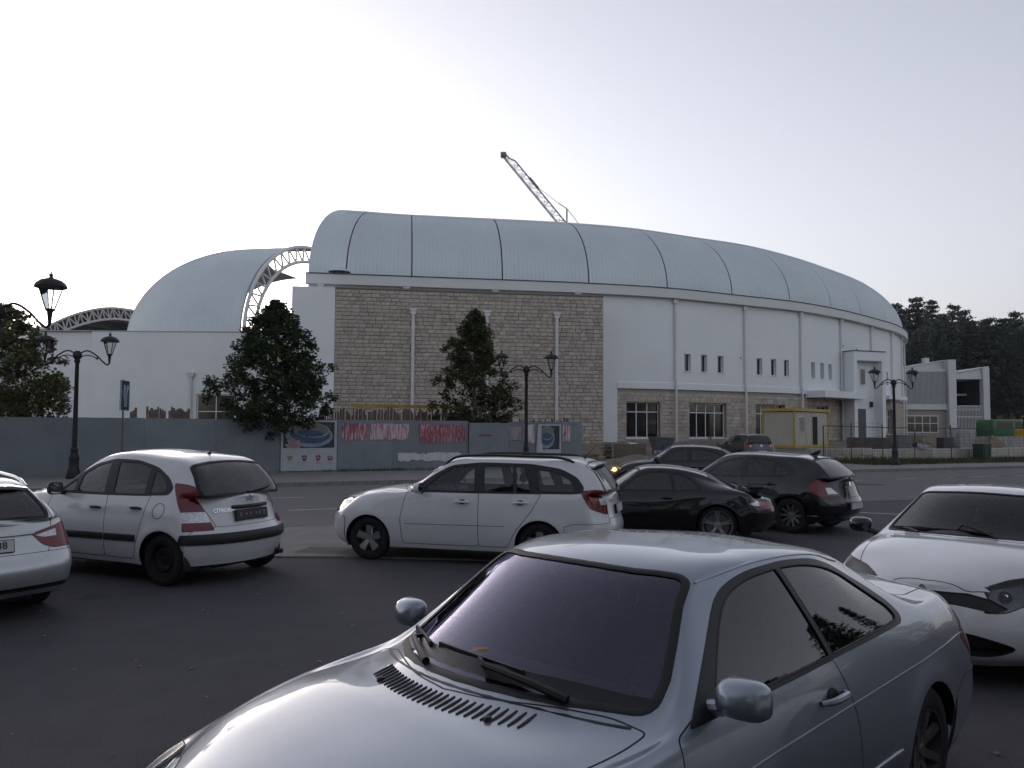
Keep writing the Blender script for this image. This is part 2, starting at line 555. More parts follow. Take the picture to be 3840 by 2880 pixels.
# ---- wheels
def make_wheel(parent, loc, side, r, w, rim_r, style, M, steer=0.0):
    """wheel > tyre, rim pieces. axis along y, outer face towards +y (flipped for the right side)"""
    key = ('wheel', r, w, rim_r, style)
    if key not in _txt:
        h = w / 2
        ty = MB(); ty.lathe([(rim_r - .005, -h + .02), (rim_r + .015, -h + .005), (r - .05, -h), (r - .018, -h + .012), (r - .004, -h + .035), (r, -h + .05), (r, h - .05), (r - .004, h - .035), (r - .018, h - .012),
                             (r - .05, h), (rim_r + .015, h - .005), (rim_r - .005, h - .02), (rim_r - .005, -h + .02)], 40, axis='y')
        bar = MB(); bar.lathe([(rim_r + .004, h - .012), (rim_r + .002, h - .004), (rim_r - .012, h - .006), (rim_r - .02, h - .03), (rim_r - .035, h - .06), (rim_r - .04, -h + .02)], 40, axis='y')
        bar.lathe([(.0, -h + .03), (rim_r - .04, -h + .02)], 40, axis='y')
        sp = MB()
        def spoke(a, w0, w1, r0, r1, y0, y1, th=.022):
            ca, sa = math.cos(a), math.sin(a)
            vs = []
            for rr, ww, yy in ((r0, w0, y0), ((r0 + r1) / 2, (w0 + w1) / 2 * .96, (y0 + y1) / 2 + .006), (r1, w1, y1)):
                for k, t in ((-1, 0), (-.72, 1), (.72, 1), (1, 0)):
                    x = rr; z = k * ww / 2
                    vs.append((x * ca - z * sa, yy - th * (1 - t), x * sa + z * ca))
            fs = []
            for i in range(2):
                for k in range(3): fs.append((i * 4 + k, i * 4 + k + 1, i * 4 + 5 + k, i * 4 + 4 + k))
            sp.add(vs, fs)
        yh, yr = h - .035, h - .012
        if style == 'five':
            for k in range(5): spoke(2 * PI * k / 5 + PI / 2, .075, .135, .03, rim_r - .01, yh, yr)
        elif style == 'double':
            for k in range(5):
                a = 2 * PI * k / 5 + PI / 2
                for d in (-.105, .105): spoke(a + d, .026, .030, .05, rim_r - .005, yh, yr)
        elif style == 'multi':
            for k in range(10):
                a = 2 * PI * k / 10
                for d in (-.07, .07): spoke(a + d, .018, .022, .05, rim_r - .005, yh - .01, yr)
        elif style == 'swirl':
            for k in range(7): spoke(2 * PI * k / 7, .05, .055, .05, rim_r - .005, yh - .008, yr)
        elif style == 'steel':
            sp.lathe([(.0, h - .05), (.07, h - .05), (.085, h - .035), (.12, h - .03), (.145, h - .05), (rim_r - .02, h - .055)], 40, axis='y')
        cap = MB(); cap.lathe([(.0, yh + .004), (.028, yh + .004), (.034, yh - .004), (.065, yh - .006), (.075, yh - .03)], 24, axis='y')
        for k in range(5):
            a = 2 * PI * k / 5 + .3
            cap.lathe([(.0, 0.003), (.009, 0.003), (.009, -.02)], 8, c=(.052 * math.cos(a), yh - .004, .052 * math.sin(a)), axis='y')
        dk = MB(); dk.lathe([(.06, .0), (rim_r - .055, .0), (rim_r - .055, -.02)], 32, c=(0, h - .075, 0), axis='y')
        meshes = []
        for nm, mb, mm in (('wheel', bar, M['rim']), ('tyre', ty, M['tyre']), ('spokes', sp, M['spoke']), ('hub_cap', cap, M['cap']), ('brake_disc', dk, M['disc'])):
            if not mb.v: continue
            o = mb.build(nm, mm, None, smooth=True)
            meshes.append((nm, o.data)); bpy.data.objects.remove(o)
        _txt[key] = meshes
    me = _txt[key]
    wo = link(bpy.data.objects.new('wheel', me[0][1]), parent)
    wo.location = loc
    wo.rotation_euler = (0, 0, steer if side > 0 else PI + steer)
    for nm, d in me[1:]:
        link(bpy.data.objects.new(nm, d), wo)
    return wo

def seat(parent, x, y, zf, m, w=.46, head=True, recl=.30):
    """front seat facing +x: cushion, backrest, headrest with its posts"""
    def soft(name, poly, w, par):
        mb = MB(); mb.prism(poly, -w / 2, w / 2)
        o = mb.build(name, m, par, smooth=True, bevel=.035)
        o.location = (x, y, zf) if par is parent else (0, 0, 0)
        return o
    b = soft('seat', [(.28, .0), (.28, .16), (.22, .20), (-.20, .16), (-.24, .12), (-.24, 0)], w, parent)
    def q(t, d): return (-.20 - t * math.sin(recl) + d * math.cos(recl), .14 + t * math.cos(recl) + d * math.sin(recl))
    k = soft('backrest', [q(-.05, .03), q(.25, .06), q(.52, .03), q(.58, -.02), q(.54, -.07), q(-.05, -.08)], w * .96, b)
    if head:
        hd = MB(); hd.prism([q(.63, .035), q(.70, .05), q(.80, .02), q(.81, -.03), q(.74, -.055), q(.63, -.04)], -.13, .13)
        ho = hd.build('headrest', m, b, smooth=True, bevel=.03)
        ps = MB()
        for s in (-.06, .06): ps.tube([(q(.54, -.01)[0], s, q(.54, -.01)[1]), (q(.68, -.01)[0], s, q(.68, -.01)[1])], .007, 6)
        ps.build('headrest_post', mat('seat_post_steel', (.6, .6, .6), .25, 1.0), b, smooth=True)
    return b

def steering_wheel(parent, loc, m, tilt=R(24), r=.185):
    mb = MB()
    pts = [(0, r * math.cos(2 * PI * k / 28), r * math.sin(2 * PI * k / 28)) for k in range(29)]
    mb.tube(pts, .015, 8, cap=False)
    mb.lathe([(0, .0), (.05, 0), (.07, .03), (.06, .06)], 16, axis='x')
    for a in (0, PI, -PI / 2):
        mb.bar((0.01, .05 * math.cos(a), .05 * math.sin(a)), (0, (r - .005) * math.cos(a), (r - .005) * math.sin(a)), .035, .015)
    o = mb.build('steering_wheel', m, parent, smooth=True)
    o.location = loc; o.rotation_euler = (0, tilt, 0)
    return o

def mirror_car(parent, loc, side, m_shell, m_glass, m_arm, size=(.10, .21, .15), skew=.0):
    """door mirror: rounded shell, glass on the rear face, stalk"""
    lx, ly, lz = size
    mb = MB(); rings = []
    n = 20
    prof = [(.0, .90), (.15, 1.0), (.45, .98), (.75, .82), (.93, .52), (1.0, .12)]
    base = 0
    for t, k in prof:
        for j in range(n):
            a = 2 * PI * j / n
            ca, sa = math.cos(a), math.sin(a)
            e = .62
            yy = math.copysign(abs(ca)**e, ca) * ly / 2 * k; zz = math.copysign(abs(sa)**e, sa) * lz / 2 * k
            mb.v.append((t * lx - skew * yy * side, yy, zz))
    for i in range(len(prof) - 1):
        for j in range(n):
            a, b = i * n + j, i * n + (j + 1) % n
            mb.f.append((a, b, b + n, a + n))
    mb.f.append(tuple(range((len(prof) - 1) * n, len(prof) * n)))
    sh = mb.build('mirror', m_shell, parent, smooth=True)
    sh.location = loc
    g = MB()
    vs = []
    for j in range(n):
        a = 2 * PI * j / n; ca, sa = math.cos(a), math.sin(a)
        yy = math.copysign(abs(ca)**.62, ca) * ly / 2 * .84; zz = math.copysign(abs(sa)**.62, sa) * lz / 2 * .84
        vs.append((.004 - skew * yy * side, yy, zz))
    g.add(vs, [tuple(range(n))])
    g.build('mirror_glass', m_glass, sh)
    bk = MB()
    for t, k in ((.0, .90), (.006, .84)):
        for j in range(n):
            a = 2 * PI * j / n; ca, sa = math.cos(a), math.sin(a)
            yy = math.copysign(abs(ca)**.62, ca) * ly / 2 * k; zz = math.copysign(abs(sa)**.62, sa) * lz / 2 * k
            bk.v.append((t - skew * yy * side, yy, zz))
    for j in range(n): bk.f.append((j, (j + 1) % n, n + (j + 1) % n, n + j))
    bk.build('mirror_rim', m_arm, sh, smooth=True)
    st = MB(); st.tube([(lx * .4, -side * ly * .35, -lz * .30), (lx * .45, -side * (ly * .5 + .05), -lz * .42), (lx * .5, -side * (ly * .5 + .10), -lz * .48)], [.03, .028, .034], 10)
    st.build('mirror_arm', m_arm, sh, smooth=True)
    return sh

def wiper(parent, pts, m, r=.008):
    mb = MB(); mb.tube(pts[:3], [r * 1.5, r * 1.3, r], 8)
    if len(pts) > 3: mb.bar(pts[3], pts[4], .012, .022); mb.bar(pts[2], ((Vector(pts[3]) + Vector(pts[4])) / 2), .012, .016)
    return mb.build('wiper', m, parent, smooth=True)
def paint(name, col, metal=0.0, rough=.35, spec=.5):
    if name in MATS: return MATS[name]
    m = mat(name, col, rough, metal, coat=1.0, coatr=.03, var=.04, vscale=3.0, spec=spec)
    return m
def car_mats():
    K = {}
    K['black'] = mat('car_black_plastic', (.012, .012, .013), .45, var=.25, vscale=30)
    K['seal'] = mat('car_seal_gap_shade', (.008, .008, .009), .55)
    K['tyre'] = mat('tyre_rubber', (.014, .014, .015), .82, var=.3, vscale=14, bump=.25, bscale=90)
    K['rim'] = mat('rim_dark_barrel', (.05, .05, .053), .5, .6)
    K['alloy'] = mat('alloy_silver', (.52, .53, .55), .32, .85, var=.08, vscale=20)
    K['alloy_dark'] = mat('alloy_brake_dusty', (.11, .105, .10), .5, .6, var=.25, vscale=16)
    K['steel_black'] = mat('steel_wheel_black', (.013, .012, .012), .6, .2)
    K['disc'] = mat('brake_disc_steel', (.18, .17, .16), .45, .9)
    K['red'] = mat('tail_lamp_red', (.17, .003, .006), .15, coat=.5)
    K['clear'] = mat('lamp_clear_silver', (.55, .56, .58), .18, .5, coat=1.0, var=.3, vscale=45)
    K['amber'] = mat('lamp_amber', (.55, .16, .02), .15, coat=1.0)
    K['chrome'] = mat('chrome', (.75, .76, .78), .12, 1.0)
    K['plate'] = mat('plate_white', (.62, .63, .62), .4, var=.06, vscale=25)
    K['ink'] = mat('plate_ink', (.02, .02, .022), .5)
    K['plateblue'] = mat('plate_blue', (.02, .06, .30), .4)
    K['int'] = mat('cabin_charcoal', (.028, .030, .034), .8, var=.3, vscale=20)
    K['seat'] = mat('seat_cloth_charcoal', (.035, .036, .04), .95, var=.3, vscale=40)
    K['mirror'] = mat('mirror_glass', (.75, .78, .78), .02, 1.0)
    K['glass'] = glass_mat('car_glass', (.80, .86, .85), 1.65)
    K['glass_dark'] = glass_mat('car_glass_tinted', (.24, .28, .285), 1.8)
    K['wind'] = glass_mat('windscreen_glass', (.78, .83, .86), 2.0, refl=(.80, .78, 1.0))
    K['lens'] = glass_mat('lamp_lens', (.85, .87, .88), 1.5)
    return K
K = car_mats()

class CarB:
    def __init__(s, name, p, paint_m, X, Y, yaw, label, cat='car', group=None, z=0.0, ns=7, nr=5, sc=1.0):
        s.p, s.pm = p, paint_m
        s.root = empty(name, (X, Y, z), R(yaw))
        s.root.scale = (sc,) * 3
        tag(s.root, label, cat, group)
        s.k = Skin(p, ns, nr)
        s.wr = p['wheel_r']
    def ysurf(s, x, z):
        h = s.k.bvh.ray_cast(Vector((x, 3, z)), Vector((0, -1, 0)))
        return (h[0], h[1]) if h[0] is not None else (Vector((x, s.p['hw'], z)), Vector((0, 1, 0)))
    def zsurf(s, x, y):
        h = s.k.bvh.ray_cast(Vector((x, y, 4)), Vector((0, 0, -1)))
        return (h[0], h[1]) if h[0] is not None else (Vector((x, y, 1)), Vector((0, 0, 1)))
    def xsurf(s, y, z, back=True):
        d = -1 if not back else 1
        h = s.k.bvh.ray_cast(Vector((-9 if back else 6, y, z)), Vector((d, 0, 0)))
        return (h[0], h[1]) if h[0] is not None else (Vector((-3.5, y, z)), Vector((-1, 0, 0)))
    def half_poly(s, s0, s1, r0, plane, n=6, r1=8, rad=.05):
        a, b = AX[plane]
        base = [s.k.S(s0, r) for r in np.linspace(r1, r0, n)]
        mid = [s.k.S(t, r0) for t in np.linspace(s0, s1, 5)[1:-1]]
        top = [s.k.S(s1, r) for r in np.linspace(r0, r1, n)]
        pts = base + mid + top
        P = [(q[a], q[b]) for q in pts]
        if plane == 'top': P = [(P[0][0], -.05)] + P + [(P[-1][0], -.05)]
        else: P = [(-.05, P[0][1])] + P + [(-.05, P[-1][1])]
        rr = [0] * len(P); rr[n] = rad; rr[n + 4] = rad
        return round_poly(P, rr)
    def arches(s):
        for cx in s.p['arches']:
            r = s.p['arch_r']
            poly = [(cx + r * math.cos(t), s.wr + r * math.sin(t)) for t in np.linspace(0, 2 * PI, 36, endpoint=False)]
            s.k.cut('void', poly, 'side', lambda n, c: c.y > .45)
    def wheel_wells(s):
        hw, r = s.p['hw'], s.p['arch_r']
        for cx in s.p['arches']:
            for sd in (1, -1):
                mb = MB(); n = 22; vs = []
                prof = ((hw - .05, r - .004), (hw - .08, r + .012), (hw - .34, r + .012))
                for k in range(n + 1):
                    t = -.35 + (PI + .7) * k / n
                    for yy, rr in prof: vs.append((cx + rr * math.cos(t), sd * yy, s.wr + rr * math.sin(t)))
                    vs.append((cx, sd * (hw - .34), s.wr))
                fs = []
                for k in range(n):
                    for j in range(3): fs.append((k * 4 + j, k * 4 + j + 1, k * 4 + 5 + j, k * 4 + 4 + j))
                mb.add(vs, fs); mb.build('wheel_well', K['int'], s.root)
    def underbody(s):
        p = s.p; x0 = p['front'][0][0] - .12; x1 = p['rear'][0][0] + .12; hw = p['hw'] * .9
        a = p['arch_r'] + .05; z0, z1 = .19, .30
        mb = MB(); y = hw - .30
        mb.box(x1, x0, -y, y, z0, z1)
        for sd in (1, -1):
            mb.box(p['arches'][1] + a, p['arches'][0] - a, sd * (y + .003) if sd > 0 else -hw, hw if sd > 0 else -(y + .003), z0 + .012, z1 - .003)
            mb.box(p['arches'][0] + a - .02, x0 - .05, min(sd * (y + .003), sd * (hw - .20)), max(sd * (y + .003), sd * (hw - .20)), z0 + .012, z1 - .003)
            mb.box(x1 + .12, p['arches'][1] - a + .02, min(sd * (y + .003), sd * (hw - .22)), max(sd * (y + .003), sd * (hw - .22)), z0 + .012, z1 - .003)
        mb.build('underbody', K['int'], s.root)
        fl = MB(); fl.box(p['xs'][7] + .15, p['xs'][2] + .30, -hw + .12, hw - .12, .303, .36); fl.build('cabin_floor', K['int'], s.root)
    def wheels(s, rim_r, style, spoke_m, w=.205, tw=None, steer=0.0, cap=None, only=None):
        M = dict(rim=K['rim'], tyre=K['tyre'], spoke=spoke_m, cap=cap or spoke_m, disc=K['disc'])
        if style == 'steel': M['rim'] = K['steel_black']
        if style == 'double': M['rim'] = mat('rim_lip_silver', (.30, .305, .315), .35, .85)
        yo = s.p['hw'] - w / 2 - .028
        for i, cx in enumerate(s.p['arches']):
            for sd in (1, -1):
                make_wheel(s.root, (cx, sd * yo, s.wr), sd, s.wr, w, rim_r, style, M, steer if i == 0 else 0)
    def cabin(s, seats_x, zf, rear_x=None, belt=None, dash_x=None, wheel_y=.36, seat_m=None, sw=.47, head=True):
        sm = seat_m or K['seat']; hw = s.p['hw']; d = dash_x
        zt = s.p['cowlc'][2]
        y = s.p['cowlc'][1] + .02
        mb = MB(); mb.prism([(d + .48, zt - .10), (d + .28, zt - .035), (d + .05, zt - .03), (d - .04, zt - .06), (d - .07, zt - .16), (d + .02, zt - .34), (d + .10, zt - .62), (d + .48, zt - .62)], -y, y)
        mb.build('dashboard', K['int'], s.root, smooth=True, bevel=.02)
        for yy in (.36, -.36): seat(s.root, seats_x, yy, zf, sm, sw, head)
        if rear_x is not None:
            mb = MB(); w = hw - .26
            mb.prism([(rear_x + .40, zf + .0), (rear_x + .40, zf + .17), (rear_x - .05, zf + .15), (rear_x - .26, zf + .60), (rear_x - .36, zf + .60), (rear_x - .22, zf)], -w, w)
            b = mb.build('rear_bench', sm, s.root, smooth=True, bevel=.03)
            for yy in (-.36, .36):
                h = MB(); h.prism([(rear_x - .245, zf + .60), (rear_x - .25, zf + .74), (rear_x - .32, zf + .76), (rear_x - .36, zf + .60)], yy - .12, yy + .12)
                h.build('rear_headrest', sm, b, smooth=True, bevel=.025)
        steering_wheel(s.root, (d - .20, wheel_y, zt - .13), K['int'])
        wt = s.p['wtop']
        rm = MB(); rm.box(wt[0] + .03, wt[0] + .055, -.12, .12, wt[1] - .14, wt[1] - .075)
        rm.tube([(wt[0] + .05, 0, wt[1] - .09), (wt[0] + .09, 0, wt[1] - .045)], .012, 8)
        rm.build('rear_view_mirror', K['black'], s.root, smooth=True)
    def liner(s, regions, x0, x1, z0=.40):
        s.k.part('cabin_lining', regions, 'C', K['int'], s.root, offset=-.028, flip=True, cond=lambda c: x1 < c.x < x0 and c.z > z0)
    def strip(s, name, pts, w, h, m, both=True, lift=.0, parent=None, n=14):
        """moulding that follows the side skin through (x, z) points"""
        P = []
        xs = [q[0] for q in pts]; zs = [q[1] for q in pts]
        order = np.argsort(xs); xa = np.array(xs)[order]; za = np.array(zs)[order]
        for sd in ((1, -1) if both else (1,)):
            vs, fs = [], []
            xx = np.linspace(xa[0], xa[-1], n)
            for x in xx:
                z = float(np.interp(x, xa, za))
                for dz, up in ((-w / 2, -.004), (-w / 2 * .8, h * .75), (0, h), (w / 2 * .8, h * .75), (w / 2, -.004)):
                    q, nn = s.ysurf(x, z + dz)
                    q = q + nn * (up + lift)
                    vs.append((q.x, q.y * sd, q.z))
            for i in range(n - 1):
                for j in range(4): fs.append((i * 5 + j, i * 5 + j + 1, i * 5 + 6 + j, i * 5 + 5 + j))
            fs.append(tuple(range(5))); fs.append(tuple((n - 1) * 5 + 4 - j for j in range(5)))
            o = MB().add(vs, fs).build(name, m, parent or s.root, smooth=True)
    def handles(s, doors, pts, m, style='bar', L=.19):
        for (x, z), dl in zip(pts, doors):
            for sd, dr in zip((1, -1), dl):
                q, nn = s.ysurf(x, z)
                mb = MB()
                a = []
                for t in np.linspace(-1, 1, 7):
                    b, bn = s.ysurf(x + t * L / 2, z)
                    o = .034 * (1 - t**4) + .004
                    b = b + bn * o
                    a.append((b.x, b.y * sd, b.z))
                mb.tube(a, [.011, .015, .016, .016, .016, .015, .011], 8)
                h = mb.build('handle', m, dr, smooth=True)
                cp = MB(); vs = []
                for k in range(16):
                    t = 2 * PI * k / 16
                    b, bn = s.ysurf(x + .05 * math.cos(t), z + .004 + .034 * math.sin(t)); b = b + bn * .0025
                    vs.append((b.x, b.y * sd, b.z))
                cp.add(vs, [tuple(range(16)) if sd > 0 else tuple(range(15, -1, -1))]); cp.build('handle_recess', K['black'] if m is not K['black'] else s.pm, dr)
    def plate(s, rear, yc, z, text, w=.52, h=.11, frame=K['black'], face=K['plate'], ink=K['ink'], blue=True, proud=.02):
        q, nn = s.xsurf(yc, z, rear)
        q2, _ = s.xsurf(yc, z + .05, rear); q3, _ = s.xsurf(yc, z - .05, rear)
        up = (q2 - q3).normalized(); rt = Vector((0, -1, 0)) if rear else Vector((0, 1, 0))
        M = frame3(q + (Vector((-1, 0, 0)) if rear else Vector((1, 0, 0))) * proud, rt, up)
        mb = MB(); mb.box(-w / 2 - .008, w / 2 + .008, -h / 2 - .008, h / 2 + .008, -.03, 0, M)
        pl = mb.build('number_plate', frame, s.root)
        f = MB(); f.box(-w / 2, w / 2, -h / 2, h / 2, .001, .004, M); f.build('plate_face', face, pl)
        if blue:
            b = MB(); b.box(-w / 2 + .002, -w / 2 + .042, -h / 2 + .002, h / 2 - .002, .0045, .0055, M); b.build('plate_band', K['plateblue'], pl)
        if text: textmesh('plate_characters', text, h * .92, ink, pl, M @ Matrix.Translation((.02, 0, .005)), .0008, bold=.0012, sx=.86)
        return pl
    def antenna(s, x, y, L=.36, lean=.9, m=None):
        q, nn = s.zsurf(x, y)
        mb = MB(); mb.tube([q - Vector((0, 0, .01)), q + Vector((-.02, 0, .025))], [.03, .012], 10)
        mb.tube([q + Vector((-.015, 0, .02)), q + Vector((-L * math.sin(lean), 0, L * math.cos(lean)))], [.0055, .003], 6)
        return mb.build('antenna', m or K['black'], s.root, smooth=True)
    def shell(s, reg, side, m, parent=None, name=None, seam=.006, rim=.0, offset=0.0, cond=None, econd=None):
        o = s.k.part(name or reg, reg, side, m, parent or s.root, offset=offset, rim=rim, cond=cond)
        if seam and o: s.k.ribbon('shut_line', reg, side, seam, K['seal'], o, lift=.0012 + offset, econd=econd)  # dark bead stands in for the shade inside an open panel gap
        return o
    def pair(s, reg, m, parent=None, name=None, **kw):
        return [s.shell(reg, sd, m, parent, name, **kw) for sd in ('L', 'R')]
    def glass(s, reg, side, m, name='window', seal=.022, inset=.004, parent=None, inward=0.0):
        o = s.k.part(name, reg, side, m, parent or s.root, offset=-inset)
        if o and seal: s.k.ribbon('window_seal', reg, side, seal, K['seal'], o, lift=.004, inward=inward)
        return o
    def lamp(s, reg, side, m, name, depth=.045, lens=True, rim=.02, seam=.008, back=None):
        """lamp: clear or red skin over a bowl set back in the body"""
        o = s.k.part(name, reg, side, K['lens'] if lens else m, s.root, offset=.003, rim=rim)
        if not o: return None
        if lens: s.k.part('reflector', reg, side, back or K['clear'], o, offset=-depth, rim=-depth * .95)
        if seam: s.k.ribbon('lamp_seal', reg, side, seam, K['seal'], o, lift=.003)
        return o
# ------------------------------------------------------------------ ground, road, pavements, kerbs, markings
RO = Vector((-5.0, 34.8, 0)); RU = Vector((.908, .419, 0)); RV = Vector((-.419, .908, 0))   # road frame: RU along, RV away
def rd(u, v, z=0.0): return RO + RU * u + RV * v + Vector((0, 0, z))
def rv(x, y): return (x - RO.x) * RV.x + (y - RO.y) * RV.y
def sm(a, b, t):
    t = min(1, max(0, (t - a) / (b - a))); return t * t * (3 - 2 * t)
def terrain(x, y):
    v = rv(x, y)
    h = .92 * sm(1.0, 17, v)
    if y > 90: h += 9.0 * sm(100, 190, y) * sm(20, 75, x)
    return h
def grid_sheet(name, xs, ys, fn, m, kind='structure'):
    vs = [(x, y, fn(x, y)) for y in ys for x in xs]; nx = len(xs)
    fs = [(j * nx + i, j * nx + i + 1, (j + 1) * nx + i + 1, (j + 1) * nx + i) for j in range(len(ys) - 1) for i in range(nx - 1)]
    return tag(meshobj(name, vs, fs, m, smooth=True), kind=kind)
def asphalt(name, c0, c1, rough=.88, patch=.35):
    m = bpy.data.materials.new(name); m.use_nodes = True
    n, l = m.node_tree.nodes, m.node_tree.links; b = n['Principled BSDF']; b.inputs['Roughness'].default_value = rough; b.inputs['Specular IOR Level'].default_value = .3
    tc = n.new('ShaderNodeTexCoord')
    def noise(sc, det, rg=.6):
        z = n.new('ShaderNodeTexNoise'); z.inputs['Scale'].default_value = sc; z.inputs['Detail'].default_value = det; z.inputs['Roughness'].default_value = rg; l.new(tc.outputs['Object'], z.inputs['Vector']); return z
    big, mid, fine = noise(.22, 5, .65), noise(2.2, 6), noise(85, 3, .7)
    rp = n.new('ShaderNodeValToRGB'); rp.color_ramp.elements[0].position = .3; rp.color_ramp.elements[1].position = .72
    rp.color_ramp.elements[0].color = (*c0, 1); rp.color_ramp.elements[1].color = (*c1, 1)
    a1 = n.new('ShaderNodeMix'); a1.data_type = 'FLOAT'; a1.inputs[0].default_value = .45; l.new(big.outputs[0], a1.inputs[2]); l.new(mid.outputs[0], a1.inputs[3]); l.new(a1.outputs[0], rp.inputs[0])
    # pale and dark grit
    g = n.new('ShaderNodeValToRGB'); g.color_ramp.elements[0].position = .34; g.color_ramp.elements[1].position = .70; g.color_ramp.elements[0].color = (.62, .62, .62, 1); g.color_ramp.elements[1].color = (1.45, 1.45, 1.45, 1)
    l.new(fine.outputs[0], g.inputs[0])
    mx = n.new('ShaderNodeMix'); mx.data_type = 'RGBA'; mx.blend_type = 'MULTIPLY'; mx.inputs[0].default_value = 1.0
    l.new(rp.outputs[0], mx.inputs[6]); l.new(g.outputs[0], mx.inputs[7])
    # oil and tar blotches
    st = noise(.9, 3, .5); sr = n.new('ShaderNodeValToRGB'); sr.color_ramp.elements[0].position = .66; sr.color_ramp.elements[1].position = .74; sr.color_ramp.elements[0].color = (1, 1, 1, 1); sr.color_ramp.elements[1].color = (1 - patch, 1 - patch, 1 - patch, 1)
    l.new(st.outputs[0], sr.inputs[0])
    m2 = n.new('ShaderNodeMix'); m2.data_type = 'RGBA'; m2.blend_type = 'MULTIPLY'; m2.inputs[0].default_value = 1.0
    l.new(mx.outputs[2], m2.inputs[6]); l.new(sr.outputs[0], m2.inputs[7]); l.new(m2.outputs[2], b.inputs['Base Color'])
    bp = n.new('ShaderNodeBump'); bp.inputs['Strength'].default_value = .55; bp.inputs['Distance'].default_value = .006; l.new(fine.outputs[0], bp.inputs['Height']); l.new(bp.outputs[0], b.inputs['Normal'])
    return m
M_LOT = asphalt('asphalt_lot', (.056, .054, .061), (.090, .087, .096))
M_ROAD = asphalt('asphalt_road', (.122, .118, .119), (.165, .159, .159), patch=.18)
M_WALK = mat('pavement_concrete', (.165, .158, .15), .9, col2=(.23, .222, .21), vscale=1.6, bump=.2, bscale=60)
M_KERB = mat('kerb_concrete', (.20, .195, .185), .85, var=.25, vscale=7, bump=.2, bscale=50)
M_LINE = mat('road_paint_white', (.50, .50, .49), .7, col2=(.26, .255, .25), vscale=9)
M_EARTH = mat('site_earth', (.14, .11, .085), .95, col2=(.23, .19, .15), vscale=.9, bump=.5, bscale=9)

far = [-4000, -1500, -600, -300, -160]
gx = far + list(np.arange(-110, 131, 4.0)) + [170, 320, 650, 1500, 4000]
gy = [-400, -100, -30] + list(np.arange(-12, 26, 6.0)) + list(np.arange(27, 200, 3.0)) + [230, 320, 600, 1500, 5000]
grid_sheet('ground', gx, gy, lambda x, y: terrain(x, y) - .03, M_EARTH)

def sheet(name, pts, z, m, kind='structure'):
    o = meshobj(name, [(p[0], p[1], z) for p in pts], [tuple(range(len(pts)))], m)
    if kind: tag(o, kind=kind)
    return o
far_u0, far_u1 = -70, 75
a, b = rd(far_u0, -17.4), rd(far_u1, -17.4)
sheet('parking_lot', [(-80, -25), (90, -25), (b.x, b.y), (a.x, a.y)], 0.0, M_LOT)
sheet('road', [tuple(rd(u, v)) for u, v in ((far_u0, -17.4), (far_u1, -17.4), (far_u1, -6.3), (far_u0, -6.3))], .004, M_ROAD)
# raised far pavement with kerb stones
def slab(name, pts, z0, z1, m, kind='structure', bevel=.0):
    mb = MB(); mb.prism([(p[0], p[1]) for p in pts], z0, z1, 'xy'); o = mb.build(name, m, None, bevel=bevel)
    if kind: tag(o, kind=kind)
    return o
slab('pavement', [tuple(rd(u, v)) for u, v in ((far_u0, -6.22), (far_u1, -6.22), (far_u1, 1.2), (far_u0, 1.2))], -.05, .12, M_WALK)
kerb = empty('kerb', rd(0, -6.30)); tag(kerb, kind='structure')
stone_me = None
for i in range(130):
    u = -40 + i * .8
    if stone_me is None:
        mb = MB(); mb.box(-.395, .395, -.075, .075, -.05, .135); o = mb.build('kerb_stone', M_KERB, kerb, bevel=.012); stone_me = o.data
    else:
        o = link(bpy.data.objects.new('kerb_stone', stone_me), kerb)
    o.location = (RU * u) + Vector((0, 0, random.Random(i).uniform(-.004, .004))); o.rotation_euler = (0, 0, math.atan2(RU.y, RU.x))
# concrete apron between the lot and the road, seen between the two white cars
ap = [(-10.5, 12.3), (-2.3, 12.5), (.5, 12.15), (1.4, 13.4), (.4, 16.9), (-3.0, 16.4), (-8.5, 14.2)]
slab('apron', ap, -.02, .018, M_WALK)
slab('apron_edge', [(-10.5, 12.3), (-2.3, 12.5), (.5, 12.15), (.5, 12.05), (-2.3, 12.38), (-10.5, 12.18)], -.02, .024, M_KERB)
hp = sheet('hatch_cover', [(-3.35, 12.75), (-2.55, 12.68), (-2.45, 13.25), (-3.25, 13.35)], .022, mat('rusty_plate', (.085, .070, .060), .8, var=.3, vscale=6), None)
tag(hp, 'flat rusty inspection plate set in the pale apron', 'cover')
# painted lines
def dash(u0, u1, v, w=.12, z=.008):
    o = meshobj('lane_dash', [tuple(rd(u, vv, z)) for u, vv in ((u0, v - w / 2), (u1, v - w / 2), (u1, v + w / 2), (u0, v + w / 2))], [(0, 1, 2, 3)], M_LINE, MARK); return o
MARK = empty('road_marking', (0, 0, 0)); tag(MARK, kind='structure')
for i in range(-9, 16):
    dash(i * 3.0 + .4 - 4.2 + 0.0, i * 3.0 + 1.5 - 4.2, -10.66)
dash(20.5, 40, -10.66)
dash(-40, -6.4, -10.66 + .0, .1, .0085)
for i in range(-8, 3): dash(i * 3.4 + .1, i * 3.4 + 1.5, -14.1)
bl = [(6.6, 20.1), (9.9, 18.45), (9.96, 18.57), (6.66, 20.22)]
bb = rv(8, 19.4)
meshobj('bay_line', [(x, y, .0085) for x, y in bl], [(0, 1, 2, 3)], M_LINE, MARK)
mh = MB(); mh.lathe([(0, .014), (.50, .014), (.52, .010), (.62, .010), (.62, .0)], 28, c=(12.55, 29.3, 0)); o = mh.build('manhole_cover', mat('cast_iron', (.045, .043, .042), .7, .3, var=.3, vscale=30), None, smooth=True)
tag(o, 'round iron manhole cover in the road behind the black hatchback', 'manhole cover')
